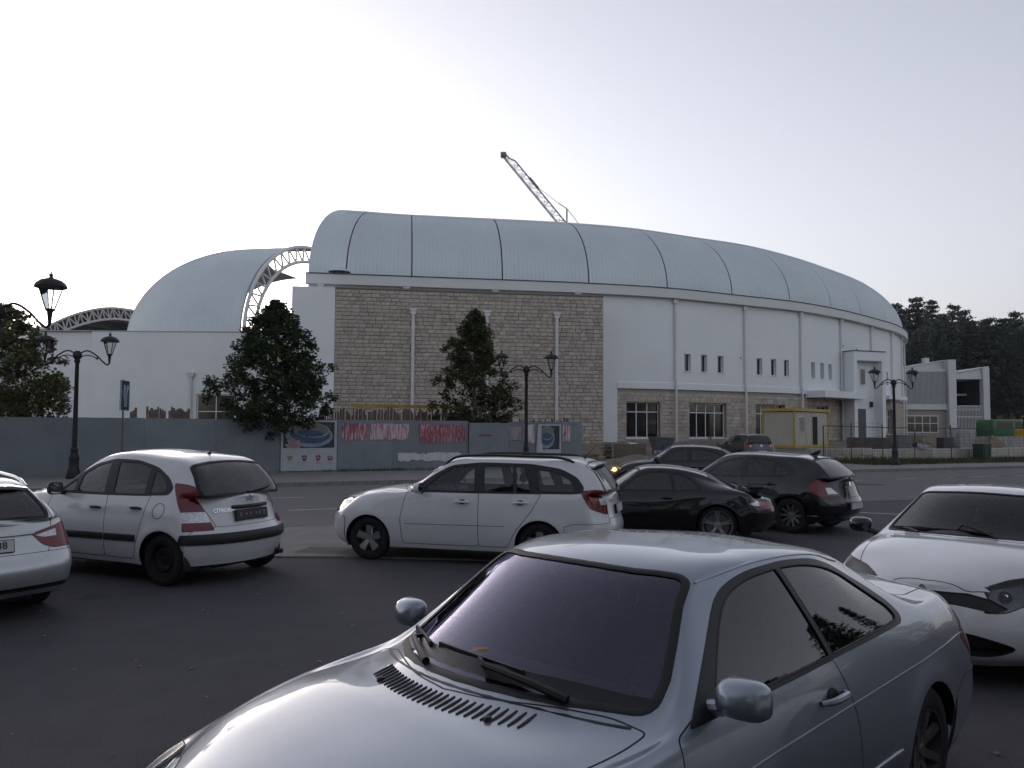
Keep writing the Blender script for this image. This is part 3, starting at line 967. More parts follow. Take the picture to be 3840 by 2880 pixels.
# fallen leaves, pebbles, cigarette ends on the lot
rnd = random.Random(5)
lm = MB()
for i in range(420):
    x, y = rnd.uniform(-9, 6), rnd.uniform(3.2, 15)
    s = rnd.choice((.012, .016, .02, .03)); a = rnd.uniform(0, 6.28); z = rnd.uniform(.003, .012)
    lm.add([(x + s * math.cos(a + t) * k, y + s * math.sin(a + t) * k, z + (.008 if j % 2 else 0)) for j, (t, k) in enumerate(((0, 1), (1.3, .5), (2.5, .9), (3.6, .45), (4.9, .8)))], [(0, 1, 2, 3, 4)])
tag(lm.build('leaf_litter', mat('litter', (.12, .09, .05), .9, col2=(.30, .27, .22), vscale=2.0)), 'small dry leaves and grit scattered over the asphalt', 'litter', kind='stuff')
# ------------------------------------------------------------------ arena: swept barrel roof on curved walls, stone block, windows
M_WALL = mat('render_white', (.72, .74, .76), .85, var=.035, vscale=.35, bump=.06, bscale=30)
M_WALLG = mat('render_pale_grey', (.73, .75, .76), .85, var=.04, vscale=.4, bump=.06, bscale=30)
M_ROOF = mat('roof_sheet', (.55, .61, .635), .55, .25, var=.05, vscale=.25)
M_ROOFL = mat('roof_sheet_pale', (.60, .66, .685), .55, .25, var=.05, vscale=.25)
M_FASC = mat('fascia_metal', (.60, .61, .615), .6, .0, var=.03, vscale=.4)
M_DARKM = mat('dark_flashing', (.05, .055, .06), .6)
M_PIPE = mat('pipe_white', (.60, .60, .59), .55, var=.06, vscale=3)
M_STEELW = mat('steel_white', (.66, .67, .68), .5)
M_FRAME = mat('window_white', (.68, .69, .70), .5)
M_GDARK = mat('pane_dark', (.010, .011, .012), .06, spec=.6, coat=.3, var=.5, vscale=.8)
M_STONE = [mat('stone_%s' % nm, c, .95, var=.14, vscale=2.2, bump=.9, bscale=7) for nm, c in (('sand', (.42, .37, .32)), ('grey', (.385, .345, .305)), ('cream', (.455, .405, .35)), ('brown', (.35, .305, .265)))]
M_MORTAR = mat('mortar', (.33, .30, .265), .95, var=.1, vscale=4)

def curve2(pts, per=14):
    P = cr_sample([(p[0], p[1], 0) for p in pts], per)
    s = np.concatenate([[0], np.cumsum(np.linalg.norm(np.diff(P, axis=0), axis=1))])
    return P, s
class Path2:
    def __init__(self, pts): self.P, self.s = curve2(pts); self.L = self.s[-1]
    def at(self, s):
        return Vector((np.interp(s, self.s, self.P[:, 0]), np.interp(s, self.s, self.P[:, 1]), 0))
    def tan(self, s):
        return (self.at(min(s + .3, self.L)) - self.at(max(s - .3, 0))).normalized()
    def nor(self, s):                    # inward = left of travel
        t = self.tan(s); return Vector((-t.y, t.x, 0))
EAVE = Path2([(-14.2, 55.97), (-4, 57.75), (5.4, 59.5), (11.9, 61.5), (18, 64.7), (23.8, 68), (28.9, 72.2), (34.5, 77.9), (39.4, 83.5), (44.2, 91.5), (47.6, 102), (48.2, 114), (45, 126), (38, 136)])
ZE = 12.44

def wall_strip(name, path, s0, s1, off, z0, z1, m, parent, step=1.0, thick=.3, holes=()):
    """curved wall between arc lengths; holes = (s0, s1, z0, z1) openings with reveals"""
    ss = sorted(set([round(x, 4) for x in list(np.arange(s0, s1, step)) + [s1] + [h for q in holes for h in q[:2] if s0 < h < s1]]))
    zz = sorted(set([z0, z1] + [h for q in holes for h in q[2:4] if z0 < h < z1]))
    V, F, idx = [], [], {}
    def P(s, z, d):
        k = (s, z, d)
        if k not in idx:
            q = path.at(s) + path.nor(s) * (off + d); idx[k] = len(V); V.append((q.x, q.y, z))
        return idx[k]
    for i in range(len(ss) - 1):
        for j in range(len(zz) - 1):
            sc, zc = (ss[i] + ss[i + 1]) / 2, (zz[j] + zz[j + 1]) / 2
            if any(h[0] < sc < h[1] and h[2] < zc < h[3] for h in holes): continue
            F.append((P(ss[i], zz[j], 0), P(ss[i + 1], zz[j], 0), P(ss[i + 1], zz[j + 1], 0), P(ss[i], zz[j + 1], 0)))
    for h in holes:
        for a, b in (((h[0], h[2]), (h[0], h[3])), ((h[0], h[3]), (h[1], h[3])), ((h[1], h[3]), (h[1], h[2])), ((h[1], h[2]), (h[0], h[2]))):
            F.append((P(a[0], a[1], 0), P(b[0], b[1], 0), P(b[0], b[1], thick), P(a[0], a[1], thick)))
    for zc in (z0, z1):
        for i in range(len(ss) - 1): F.append((P(ss[i], zc, 0), P(ss[i + 1], zc, 0), P(ss[i + 1], zc, thick), P(ss[i], zc, thick)))
    for s_ in (s0, s1): F.append((P(s_, z0, 0), P(s_, z1, 0), P(s_, z1, thick), P(s_, z0, thick)))
    return meshobj(name, V, F, m, parent)

def roof_panels(path, s0, s1, ze, a, b, parent, cut=None, cutlen=9.0, pitch=.30, step=6.5, fmax=172, first=None, off=.45, mats=None, cutend=None):
    """ribbed barrel roof in bays; cut = plan direction of the end arch at s0"""
    def dirn(s):
        n = path.nor(s)
        if cut is not None and s < s0 + cutlen:
            t = sm(0, 1, (s - s0) / cutlen); n = (Vector((cut[0], cut[1], 0)).normalized() * (1 - t) + n * t).normalized()
        if cutend is not None and s > s1 - cutlen:
            t = sm(0, 1, (s1 - s) / cutlen); n = (Vector((cutend[0], cutend[1], 0)).normalized() * (1 - t) + n * t).normalized()
        return n
    ph = np.radians(np.linspace(0, fmax, 30))
    def pt(s, f, lift=0.0):
        q = path.at(s); n = dirn(s)
        aa, bb = a + lift, b + lift
        t = off + a - aa * math.cos(f); z = ze + bb * math.sin(f)
        return (q.x + n.x * t, q.y + n.y * t, z)
    edges = [s0] + list(first or [])
    while edges[-1] + step < s1 - 1.5: edges.append(edges[-1] + step)
    edges.append(s1)
    for k in range(len(edges) - 1):
        e0, e1 = edges[k] + (.05 if k else 0), edges[k + 1] - .05
        cols = []
        n = max(1, int(round((e1 - e0) / pitch))); w = (e1 - e0) / n
        for i in range(n):
            x = e0 + i * w
            cols += [(x, 0), (x + w * .80, 0), (x + w * .86, .018), (x + w * .94, .018)]
        cols.append((e1, 0))
        V = [pt(s, f, l) for s, l in cols for f in ph]; m = len(ph)
        F = [(i * m + j, (i + 1) * m + j, (i + 1) * m + j + 1, i * m + j + 1) for i in range(len(cols) - 1) for j in range(m - 1)]
        meshobj('roof_panel', V, F, (mats or [M_ROOFL if k == 0 else M_ROOF])[0], parent)
        if k and not (first and k == 1):
            V = []
            for f in ph: V += [pt(edges[k] - .06, f, -.03), pt(edges[k] + .06, f, -.03)]
            meshobj('roof_joint', V, [(2 * j, 2 * j + 1, 2 * j + 3, 2 * j + 2) for j in range(m - 1)], M_DARKM, parent)
    return pt

arena = empty('arena_building', (0, 60, 0)); tag(arena, 'large white arena with curved barrel roof and beige stone-clad wall', 'building')
arena.location = (0, 0, 0)
roofpt = roof_panels(EAVE, 0, EAVE.L, ZE, 8.6, 6.4, arena, cut=(.17, 1.0), first=[2.6, 7.25])
# end gable closing the barrel at the left, set just inside
gv = [roofpt(.35, f, -.12) for f in np.radians(np.linspace(0, 172, 24))]
meshobj('roof_end', gv + [(gv[-1][0], gv[-1][1], ZE - .5), (gv[0][0], gv[0][1], ZE - .5)], [tuple(range(len(gv) + 2))], M_FASC, arena)
# inner rail line of the roof: long dashed joint near the crown
V = []
for s in np.linspace(1, 60, 80):
    for f in (1.02, 1.03): V.append(roofpt(s, f, .037))
meshobj('crown_joint', V, [(2 * i, 2 * i + 1, 2 * i + 3, 2 * i + 2) for i in range(79)], mat('joint_grey', (.22, .25, .27), .6), arena)
vt = MB(); q = Vector(roofpt(2.15, .035, .06)); vt.lathe([(.0, .22), (.5, .20), (.72, .08), (.75, 0)], 20, c=q); vt.build('roof_vent', M_ROOFL, arena, smooth=True)

def sweep_profile(name, path, s0, s1, prof, m, parent, step=1.2):
    ss = list(np.arange(s0, s1, step)) + [s1]; n = len(prof); V = []
    for s in ss:
        q, nn = path.at(s), path.nor(s)
        for d, z in prof: V.append((q.x + nn.x * d, q.y + nn.y * d, z))
    F = [(i * n + j, i * n + (j + 1) % n, (i + 1) * n + (j + 1) % n, (i + 1) * n + j) for i in range(len(ss) - 1) for j in range(n)]
    F += [tuple(range(n)), tuple((len(ss) - 1) * n + n - 1 - j for j in range(n))]
    o = meshobj(name, V, F, m, parent)
    bm = bmesh.new(); bm.from_mesh(o.data); bmesh.ops.recalc_face_normals(bm, faces=bm.faces); bm.to_mesh(o.data); bm.free()
    return o
sweep_profile('fascia', EAVE, 0, EAVE.L, [(0, ZE - .68), (0, ZE), (.6, ZE), (.6, ZE - .68)], M_FASC, arena)
sweep_profile('fascia_cap', EAVE, -.0, EAVE.L, [(-.05, ZE + .004), (-.05, ZE + .07), (.42, ZE + .07), (.42, ZE + .004)], M_DARKM, arena)
# straight part behind the stone block, then the white curved wall
SW = 20.6                               # arc length where the open curved wall begins
wall_strip('upper_wall', EAVE, .15, SW + .0, .45, 8.0, ZE - .683, M_WALL, arena, thick=.2)
PIPES = [27.4, 34.5, 41.1, 47.9, 55.0, 61.0, 66.5, 72.0]
WB = 4.9
WIN3 = [(28.35, 30.0, 31.7), (35.85, 37.45, 39.0), (42.8, 44.3, 45.7), (58.2, 59.4)]
small = [(s, s + .62, 6.28, 7.62) for g in WIN3 for s in g]
upper = wall_strip('white_wall', EAVE, SW, EAVE.L, .50, WB, ZE - .683, M_WALL, arena, holes=small, thick=.35)
big = [(23.3, 26.15, 1.2, 3.92), (28.9, 32.7, 1.2, 3.92), (35.8, 39.2, 1.2, 3.92), (42.4, 45.8, 1.2, 3.92), (55.3, 57.6, 1.4, 3.9), (60.0, 62.0, 1.4, 3.9)]
base = wall_strip('stone_base', EAVE, SW + 1.9, EAVE.L, .62, .2, WB - .003, M_MORTAR, arena, holes=big, thick=.45)
wall_strip('white_pilaster', EAVE, SW - 1.0, SW + 1.9, .49, .2, WB - .003, M_WALL, arena, thick=.3)
sweep_profile('string_course', EAVE, SW + 1.9, EAVE.L, [(.42, WB - .03), (.42, WB + .42), (.50, WB + .50), (.60, WB + .5), (.60, WB - .03)], M_WALL, arena)

def window_at(path, s0, s1, z0, z1, off, cols, rows, parent, fw=.07):
    """white framed window: frame, mullions and dark panes"""
    sc = (s0 + s1) / 2; t = (path.at(s1) - path.at(s0)); w = t.length; t.normalize(); nn = Vector((-t.y, t.x, 0))
    M = frame3(path.at(s0) + path.nor(sc) * off + Vector((0, 0, z0)), t, (0, 0, 1)); h = z1 - z0      # local x along, y up, z outward
    fr = MB()
    fr.box(0, w, 0, fw, -.06, .0, M); fr.box(0, w, h - fw, h, -.06, .0, M); fr.box(0, fw, fw, h - fw, -.06, .0, M); fr.box(w - fw, w, fw, h - fw, -.06, .0, M)
    o = fr.build('window', M_FRAME, parent)
    xs = [fw + (w - 2 * fw) * c for c in cols]; ys = [fw + (h - 2 * fw) * r for r in rows]
    for x in xs[1:-1]: MB().box(x - .035, x + .035, fw, h - fw, -.055, .004, M).build('mullion', M_FRAME, o)
    for y in ys[1:-1]: MB().box(fw, w - fw, y - .035, y + .035, -.055, .007, M).build('transom', M_FRAME, o)
    for i in range(len(xs) - 1):
        for j in range(len(ys) - 1): MB().box(xs[i] + .002, xs[i + 1] - .002, ys[j] + .002, ys[j + 1] - .002, -.04, -.03, M).build('pane', M_GDARK, o)
    return o
for h in small: window_at(EAVE, h[0], h[1], h[2], h[3], .50 + .24, [0, 1], [0, 1], arena, .05)
for h in small[:9]:
    q = EAVE.at((h[0] + h[1]) / 2); 
    sweep_profile('window_sill', EAVE, h[0] - .06, h[1] + .06, [(.44, h[2] - .07), (.44, h[2] - .004), (.80, h[2] - .004), (.80, h[2] - .07)], M_FRAME, arena)
for i, h in enumerate(big):
    c = 3 if i in (0,) else 4 if i < 4 else 2
    window_at(EAVE, h[0], h[1], h[2], h[3], .62 + .30, [k / c for k in range(c + 1)], [0, .73, 1], arena, .08)
    sweep_profile('window_sill', EAVE, h[0] - .1, h[1] + .1, [(.50, h[2] - .10), (.50, h[2] - .004), (1.0, h[2] - .004), (1.0, h[2] - .10)], M_FRAME, arena)
    sweep_profile('lintel', EAVE, h[0] - .12, h[1] + .35, [(.55, h[3] + .004), (.55, h[3] + .09), (.70, h[3] + .09), (.70, h[3] + .004)], M_STONE[0], arena)
for s in PIPES:
    q, nn = EAVE.at(s), EAVE.nor(s)
    pm = MB(); pm.tube([q + nn * .36 + Vector((0, 0, ZE - .95)), q + nn * .36 + Vector((0, 0, WB + .7)), q + nn * .28 + Vector((0, 0, WB + .35)), q + nn * .28 + Vector((0, 0, .9))], .085, 8)
    po = pm.build('downpipe', M_PIPE, arena, smooth=True)
    t = EAVE.tan(s); M = frame3(q + nn * .22 + Vector((0, 0, ZE - 1.03)), t, nn)
    MB().box(-.19, .19, 0, .3, .0, .32, M).build('hopper', M_PIPE, po)

# rock-faced stones: courses of uneven blocks, each proud of the joints
def block_mesh(m):
    me = bpy.data.meshes.new('stone'); bm = bmesh.new()
    bmesh.ops.create_cube(bm, size=1.0)
    for v in bm.verts:
        if v.co.y < 0: v.co.x *= .93; v.co.z *= .84
    bm.faces.ensure_lookup_table()
    bmesh.ops.recalc_face_normals(bm, faces=bm.faces); bm.to_mesh(me); bm.free(); me.materials.append(m); return me
STONE_ME = [block_mesh(m) for m in M_STONE]
def add_block(V, F, mi, o, t, n, L, H, D, k):
    up = Vector((0, 0, 1)); b = len(V)
    for d, sx, sz in ((0, 1, 1), (D, .93, .84)):
        for i, j in ((-1, -1), (1, -1), (1, 1), (-1, 1)): V.append(tuple(o + t * (i * L / 2 * sx) + up * (j * H / 2 * sz) - n * d))
    F += [(b + 4, b + 5, b + 6, b + 7), (b, b + 1, b + 5, b + 4), (b + 1, b + 2, b + 6, b + 5), (b + 2, b + 3, b + 7, b + 6), (b + 3, b, b + 4, b + 7)]; mi += [k] * 5
# stone-clad block that stands forward of the roof
BP = Path2([(-14.45, 53.55), (-11.72, 54.02), (-2.7, 55.57), (6.35, 57.12)]); BZ = 11.08; s_st = 2.77
blockw = wall_strip('stone_wall', BP, s_st, BP.L, .03, .2, BZ, M_MORTAR, arena, thick=3.5)
wall_strip('white_end_wall', BP, 0, s_st - .003, 0, .2, BZ + .05, M_WALLG, arena, thick=3.4)
sweep_profile('block_coping', BP, s_st, BP.L, [(-.06, BZ + .004), (-.06, BZ + .10), (3.4, BZ + .10), (3.4, BZ + .004)], mat('coping_brown', (.20, .175, .155), .8), arena)
rnd = random.Random(11)
stones = []
z = .55; row = 0
while z < BZ - .1:
    H = rnd.choice((.245, .255, .27)); 
    if z + H > BZ: break
    s = s_st + .02 - (rnd.uniform(0, .3) if row % 2 else 0)
    while s < BP.L - .03:
        L = rnd.uniform(.34, .62); a0, a1 = max(s, s_st + .01), min(s + L, BP.L - .01)
        if a1 - a0 > .1: stones.append(((a0 + a1) / 2, z + H / 2, a1 - a0 - .018, H - .016, rnd.uniform(.035, .075), rnd.choices(range(4), (4, 3, 3, 2))[0]))
        s += L
    z += H; row += 1
vis = sorted([st for st in stones if st[1] > 2.4], key=lambda st: st[0] * .17 + rnd.random() * .0 - 0)   # nearest end first
vis_set = set(id(st) for st in vis[:300])
V, F, mi = [], [], []
for st in stones:
    q, t, n = BP.at(st[0]), BP.tan(st[0]), BP.nor(st[0])
    if id(st) in vis_set:
        o = link(bpy.data.objects.new('stone', STONE_ME[st[5]]), blockw)
        c = q + n * (.03 - st[4] / 2 + .005); o.location = (c.x, c.y, st[1]); o.rotation_euler = (0, 0, math.atan2(t.y, t.x)); o.scale = (st[2], st[4] + .01, st[3])
    else:
        add_block(V, F, mi, q + n * .03 + Vector((0, 0, st[1])), t, n, st[2], st[3], st[4], st[5])
tag(meshobj('stone_courses', V, F, None, blockw, mats=M_STONE, midx=mi), kind='stuff')
V, F, mi = [], [], []
z = .4; row = 0
while z + .3 < WB - .05:
    H = rnd.choice((.27, .30)); s = SW + 1.92 - (rnd.uniform(0, .3) if row % 2 else 0)
    while s < 74:
        L = rnd.uniform(.4, .85); a0, a1 = max(s, SW + 1.92), s + L; zc = z + H / 2
        seg = [(a0, a1)]
        for h in big:
            if zc > h[2] - .12 and zc < h[3] + .12:
                ns = []
                for x0, x1 in seg:
                    if x1 <= h[0] or x0 >= h[1]: ns.append((x0, x1))
                    else:
                        if x0 < h[0]: ns.append((x0, h[0]))
                        if x1 > h[1]: ns.append((h[1], x1))
                seg = ns
        for x0, x1 in seg:
            if x1 - x0 < .12: continue
            sc = (x0 + x1) / 2; q, t, n = EAVE.at(sc), EAVE.tan(sc), EAVE.nor(sc)
            add_block(V, F, mi, q + n * .62 + Vector((0, 0, zc)), t, n, x1 - x0 - .016, H - .016, rnd.uniform(.02, .05), rnd.choices(range(4), (4, 2, 5, 1))[0])
        s += L
    z += H; row += 1
tag(meshobj('stone_courses', V, F, None, base, mats=M_STONE, midx=mi), kind='stuff')
# three downpipes with hoppers on the stone block
for s in (7.9, 12.9, 17.75):
    q, n = BP.at(s), BP.nor(s)
    po = MB().tube([q - n * .13 + Vector((0, 0, 9.75)), q - n * .13 + Vector((0, 0, .9))], .115, 10).build('downpipe', M_PIPE, arena, smooth=True)
    M = frame3(q + Vector((0, 0, 9.7)), BP.tan(s), n)
    MB().box(-.24, .24, -.30, .0, .02, .16, M).box(-.18, .18, -.26, .0, -.22, .02, M).build('hopper', M_PIPE, po)
    for zz in (3.2, 5.4, 7.6): MB().lathe([(.117, -.05), (.14, -.05), (.14, .05), (.117, .05)], 10, c=q - n * .13 + Vector((0, 0, zz))).build('pipe_clip', M_PIPE, po)
for s in (1.0, 6.9, 13.2, 19.3):
    q, n = EAVE.at(s), EAVE.nor(s); M = frame3(q + n * .1 + Vector((0, 0, ZE - 1.05)), EAVE.tan(s), n)
    MB().box(-.2, .2, 0, .36, 0, .3, M).box(-.26, .26, -.05, .36, .26, .36, M).build('gutter_outlet', M_PIPE, arena)
# entrance portal: deep frame with door, canopy slab beside it
def portal():
    w = 3.5; M = frame3((30.0, 72.0, 0), (math.cos(R(20)), math.sin(R(20)), 0), (0, 0, 1))      # x along, y up, z towards the viewer
    p = MB().box(0, .35, .2, 8.8, -3.2, 0, M).box(w - .35, w, .2, 8.8, -3.2, 0, M).box(.353, w - .353, 8.0, 8.797, -3.2, -.004, M).build('portal', M_WALL, arena)
    MB().box(-.06, w + .06, 8.803, 8.88, -3.2, .06, M).build('portal_coping', M_DARKM, p)
    MB().box(.353, w - .353, .2, 7.997, -3.0, -.95, M).build('portal_wall', M_WALL, p)
    MB().box(.45, 2.1, .3, 3.75, -.949, -.92, M).build('portal_door', mat('door_dark', (.07, .075, .08), .5), p)
    for x in (.55, 1.55):
        MB().box(x - .05, x + .55, 5.9, 7.35, -.949, -.89, M).build('window', M_FRAME, p); MB().box(x, x + .5, 5.95, 7.3, -.888, -.88, M).build('pane', M_GDARK, p)
    MB().box(2.55, 2.75, 3.9, 4.4, -.949, -.7, M).build('wall_lamp', mat('lamp_black', (.015, .015, .016), .5), p)
    sweep_profile('canopy', EAVE, 41.9, 49.0, [(-1.3, WB - .32), (-1.3, WB + .25), (.55, WB + .25), (.55, WB - .32)], M_WALL, arena)
    sweep_profile('canopy', EAVE, 55.6, 61.0, [(-1.0, WB - .1), (-1.0, WB + .25), (.55, WB + .25), (.55, WB - .1)], M_WALL, arena)
portal()
# small fixing marks on the white wall
rnd = random.Random(3)
mk = MB()
for s, z in ((34.1, 7.55), (48.5, 9.4), (51.5, 9.3), (27.0, 3.1)):
    q, n = EAVE.at(s), EAVE.nor(s); mk.lathe([(0, .03), (.06, .02), (.07, 0)], 8, c=q + n * .47 + Vector((0, 0, z)), axis='y')
mk.build('wall_fixing', M_DARKM, arena)

# ------------------------------------------------------------------ left stand with truss arch, far stand, crane, annex
stand = empty('stand_building', (0, 0, 0)); tag(stand, 'white end stand with ribbed barrel roof ending in an open truss arch', 'building')
SZ = 9.39
SP = Path2([(-35.0, 94), (-36.6, 86), (-36.4, 78.5), (-34.0, 72.4), (-30.4, 68.8), (-26.3, 67.0), (-21.95, 66.4)])
CUT2 = (.30, 1.0)
pt2 = roof_panels(SP, 0, SP.L, SZ, 11.0, 9.1, stand, cutend=CUT2, cutlen=10, mats=[M_ROOFL], step=40, fmax=91, off=.0)
W2 = Path2([(-37.6, 65.0), (-33.4, 65.1), (-17.0, 65.4)])
wall_strip('stand_wall', W2, 4.2, W2.L, 0, .0, SZ, M_WALLG, stand, thick=.4, step=4, holes=[(12.55, 15.6, .9, 4.45)])
wall_strip('stand_wall_end', W2, 0, 4.197, .25, .0, SZ - .02, M_WALLG, stand, thick=.4, step=4)
sweep_profile('stand_coping', W2, 0, W2.L, [(-.06, SZ + .004), (-.06, SZ + .07), (.5, SZ + .07), (.5, SZ + .004)], mat('coping_grey', (.42, .43, .44), .6), stand, step=4)
window_at(W2, 12.55, 15.6, .9, 4.45, .2, [0, .5, 1], [0, .62, 1], stand, .1)
q = W2.at(12.15); po = MB().tube([q + Vector((0, -.14, 6.0)), q + Vector((0, -.14, .5))], .11, 8).build('downpipe', M_PIPE, stand, smooth=True)
MB().box(q.x - .30, q.x + .30, q.y - .34, q.y, 6.0, 6.16).box(q.x - .22, q.x + .22, q.y - .3, q.y, 5.8, 6.0).build('hopper', M_PIPE, po)
fs = np.radians(np.linspace(-6, 100, 31))
def arch(s, lift): return [Vector(pt2(s, f, lift)) for f in fs]
A1, A2 = arch(SP.L + .0, .12), None
ed = Vector((CUT2[0], CUT2[1], 0)).normalized(); sd = Vector((ed.y, -ed.x, 0))
outer = [p + sd * .25 for p in arch(SP.L, .05)]; inner = [p + sd * .35 for p in arch(SP.L, -1.30)]
tr = MB().tube(outer, .16, 8).build('arch_chord', M_STEELW, stand, smooth=True)
MB().tube(inner, .15, 8).build('arch_chord', M_STEELW, stand, smooth=True)
for i in range(0, len(fs) - 2, 2):
    for a, b in ((outer[i], inner[i + 1]), (inner[i + 1], outer[i + 2])): MB().tube([a, b], .075, 6).build('arch_web', M_STEELW, tr, smooth=True)
fv = [Vector(pt2(SP.L - .12, f, -.10)) for f in fs]; fv2 = [Vector(pt2(SP.L - .12, f, .06)) for f in fs]
meshobj('roof_edge', fv + fv2, [(i, i + 1, len(fv) + i + 1, len(fv) + i) for i in range(len(fv) - 1)], M_DARKM, stand)

fst = empty('far_stand', (0, 0, 0)); tag(fst, 'distant stand roof with curved white truss above left wall', 'building')
cx = [(-83, 15.5), (-80, 18.3), (-76, 20.4), (-72, 21.6), (-68.5, 22.0), (-64.5, 21.5), (-60, 20.6), (-50, 18.5)]
top = [Vector((q[0], 140, q[1])) for q in cr_sample([(x, z, 0) for x, z in cx], 4)]
bot = [p + Vector((0, 1.2, -1.75)) for p in top]
ch = MB().tube(top, .22, 6).build('truss_chord', M_STEELW, fst); MB().tube(bot, .22, 6).build('truss_chord', M_STEELW, fst)
for i in range(len(top) - 1):
    MB().tube([top[i], bot[i]], .13, 5).build('truss_web', M_STEELW, ch); MB().tube([bot[i], top[i + 1]] if i % 2 else [top[i], bot[i + 1]], .13, 5).build('truss_web', M_STEELW, ch)
n = len(top)
V = [p + Vector((0, .5, .25)) for p in top] + [p + Vector((0, 26, 3.0 - 3 * (i / n))) for i, p in enumerate(top)]
meshobj('far_roof', V, [(i, i + 1, n + i + 1, n + i) for i in range(n - 1)], mat('roof_under_dark', (.16, .165, .17), .8), fst)
V = [p + Vector((0, 26, 3.0 - 3 * (i / n))) for i, p in enumerate(top)] + [Vector((p.x, p.y + 27, 0)) for p in top]
meshobj('far_tribune', V, [(i, i + 1, n + i + 1, n + i) for i in range(n - 1)], mat('tribune_dark', (.10, .10, .105), .9), fst)
for i in range(2, n - 2, 4):
    p, q = bot[i], top[i] + Vector((0, 26, 2.0)); MB().tube([p, (p + q) / 2 - Vector((0, 0, 1.2)), q], .2, 5).build('roof_rib', mat('rib_grey', (.3, .31, .32), .6), fst)

crane = empty('tower_crane', (6.64, 100, 0)); crane.location = (0, 0, 0)
tag(crane, 'lattice crane jib with tie rods rising behind the arena roof', 'crane')
M_CR = mat('crane_paint', (.13, .15, .16), .6, var=.2, vscale=1)
A, B = Vector((-1.3, 100, 35.4)), Vector((8.9, 100, 22.9)); d = (B - A).normalized(); up = Vector((-d.z, 0, d.x)); up = up if up.z > 0 else -up
c1, c2, c3 = [], [], []
N = 22
for i in range(N + 1):
    p = A + (B - A) * (i / N); h = .82 if i > 1 else .45
    c1.append(p + Vector((0, -.4, 0))); c2.append(p + Vector((0, .4, 0))); c3.append(p + up * h)
jib = MB().tube(c1, .06, 5).tube(c2, .06, 5).build('jib_chord', M_CR, crane)
MB().tube(c3, .09, 5).build('jib_chord', M_CR, crane)
w = MB()
for i in range(N):
    for c in (c1, c2): w.tube([c[i], c3[i]] if i % 2 else [c3[i], c[i + 1]], .028, 4); w.tube([c[i], c3[i + 1]] if i % 2 == 0 else [c3[i + 1], c[i]], .022, 4)
    w.tube([c1[i], c2[i + 1]], .022, 4)
w.build('jib_lacing', M_CR, crane)
MB().box(A.x - .25, A.x + .45, 99.5, 100.5, A.z - .1, A.z + .35).build('jib_head', M_CR, crane)
J = A + (B - A) * .34 + up * .85; T = Vector((6.64, 100, 28.85))
MB().tube([J, T + Vector((-1.0, 0, .65))], .03, 4).tube([T + Vector((-1.0, 0, .65)), T], .06, 5).build('tie_rod', M_CR, crane)
MB().tube([T, T + Vector((1.38, 0, -1.75)), T + Vector((3.3, 0, -4.6))], .04, 4).build('tie_rod', M_CR, crane)
for dx in (-.13, .13): MB().tube([T + Vector((dx * .4, 0, 0)), Vector((6.64 + dx, 100, 3))], .05, 5).build('mast_post', M_CR, crane)
MB().bar(J + d * -1.3, J + d * .5, .22, .3).build('trolley', M_CR, crane)
MB().tube([A + (B - A) * .3, A + (B - A) * .62 + Vector((-1.1, 0, -1.0)), Vector((4.0, 100, 24.5))], .012, 4).build('hoist_rope', M_CR, crane)

annex = empty('annex_building', (0, 0, 0)); tag(annex, 'white annex with vertical louvres and two sloping shed roofs beside the pines', 'building')
AY = 98.0
M_CON = mat('annex_concrete', (.56, .57, .575), .85, var=.06, vscale=.6); M_TAUPE = mat('annex_taupe', (.30, .28, .255), .9, var=.06, vscale=.5)
MB().box(44.0, 51.85, AY, AY + 12, 4.3, 4.95).build('floor_band', M_CON, annex)
MB().box(44.0, 51.85, AY - .003, AY + 12, 8.85, 9.15).build('roof_band', M_CON, annex)
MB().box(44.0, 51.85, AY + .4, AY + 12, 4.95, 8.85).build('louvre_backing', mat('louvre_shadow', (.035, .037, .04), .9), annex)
for i in range(36):
    x = 46.6 + i * .145
    MB().box(x, x + .05, AY - .02, AY + .30, 4.953, 8.847).build('louvre_slat', M_CON, annex)
MB().box(44.0, 51.85, AY + .3, AY + 12, .3, 4.297).build('ground_wall', M_TAUPE, annex)
aw = Path2([(46.5, AY + .3), (51.5, AY + .3)])
window_at(aw, .6, 4.4, 1.55, 3.6, -.05, [0, .25, .5, .75, 1], [0, .55, 1], annex, .09)
MB().box(51.86, 52.75, AY - .5, AY + 12, .3, 10.25).build('pillar', M_CON, annex)
MB().prism([(46.5, 9.16), (51.84, 10.2), (51.84, 9.16)], AY + .8, AY + 1.2).build('shed_gable', M_CON, annex)
MB().prism([(46.3, 9.2), (51.9, 10.3), (51.9, 10.22), (46.3, 9.12)], AY + .6, AY + 12).build('shed_roof', M_FASC, annex)
MB().box(49.9, 50.5, AY + 1.3, AY + 2, 9.7, 10.6).build('flue', M_CON, annex)
MB().box(55.95, 56.7, AY - .5, AY + 12, .3, 9.35).build('pillar', M_CON, annex)
MB().box(52.76, 55.94, AY - .2, AY + 12, 7.95, 8.6).build('lintel_beam', M_CON, annex)
MB().prism([(52.76, 8.61), (55.94, 9.3), (55.94, 8.61)], AY - .1, AY + .2).build('shed_gable', M_CON, annex)
MB().prism([(52.7, 8.72), (56.75, 9.5), (56.75, 9.42), (52.7, 8.64)], AY - .3, AY + 12).build('shed_roof', M_FASC, annex)
MB().box(52.76, 55.94, AY + 6, AY + 6.4, .3, 7.9).build('recess_back', mat('recess_shade', (.035, .035, .038), .9), annex)  # near-black back and side put the recess shade into their colour
MB().box(55.88, 55.94, AY + .3, AY + 5.99, .3, 7.9).build('recess_side', mat('recess_shade', (.035, .035, .038), .9), annex)
MB().box(52.76, 55.87, AY - .1, AY + 5.99, 4.25, 4.45).build('gallery_floor', M_CON, annex)
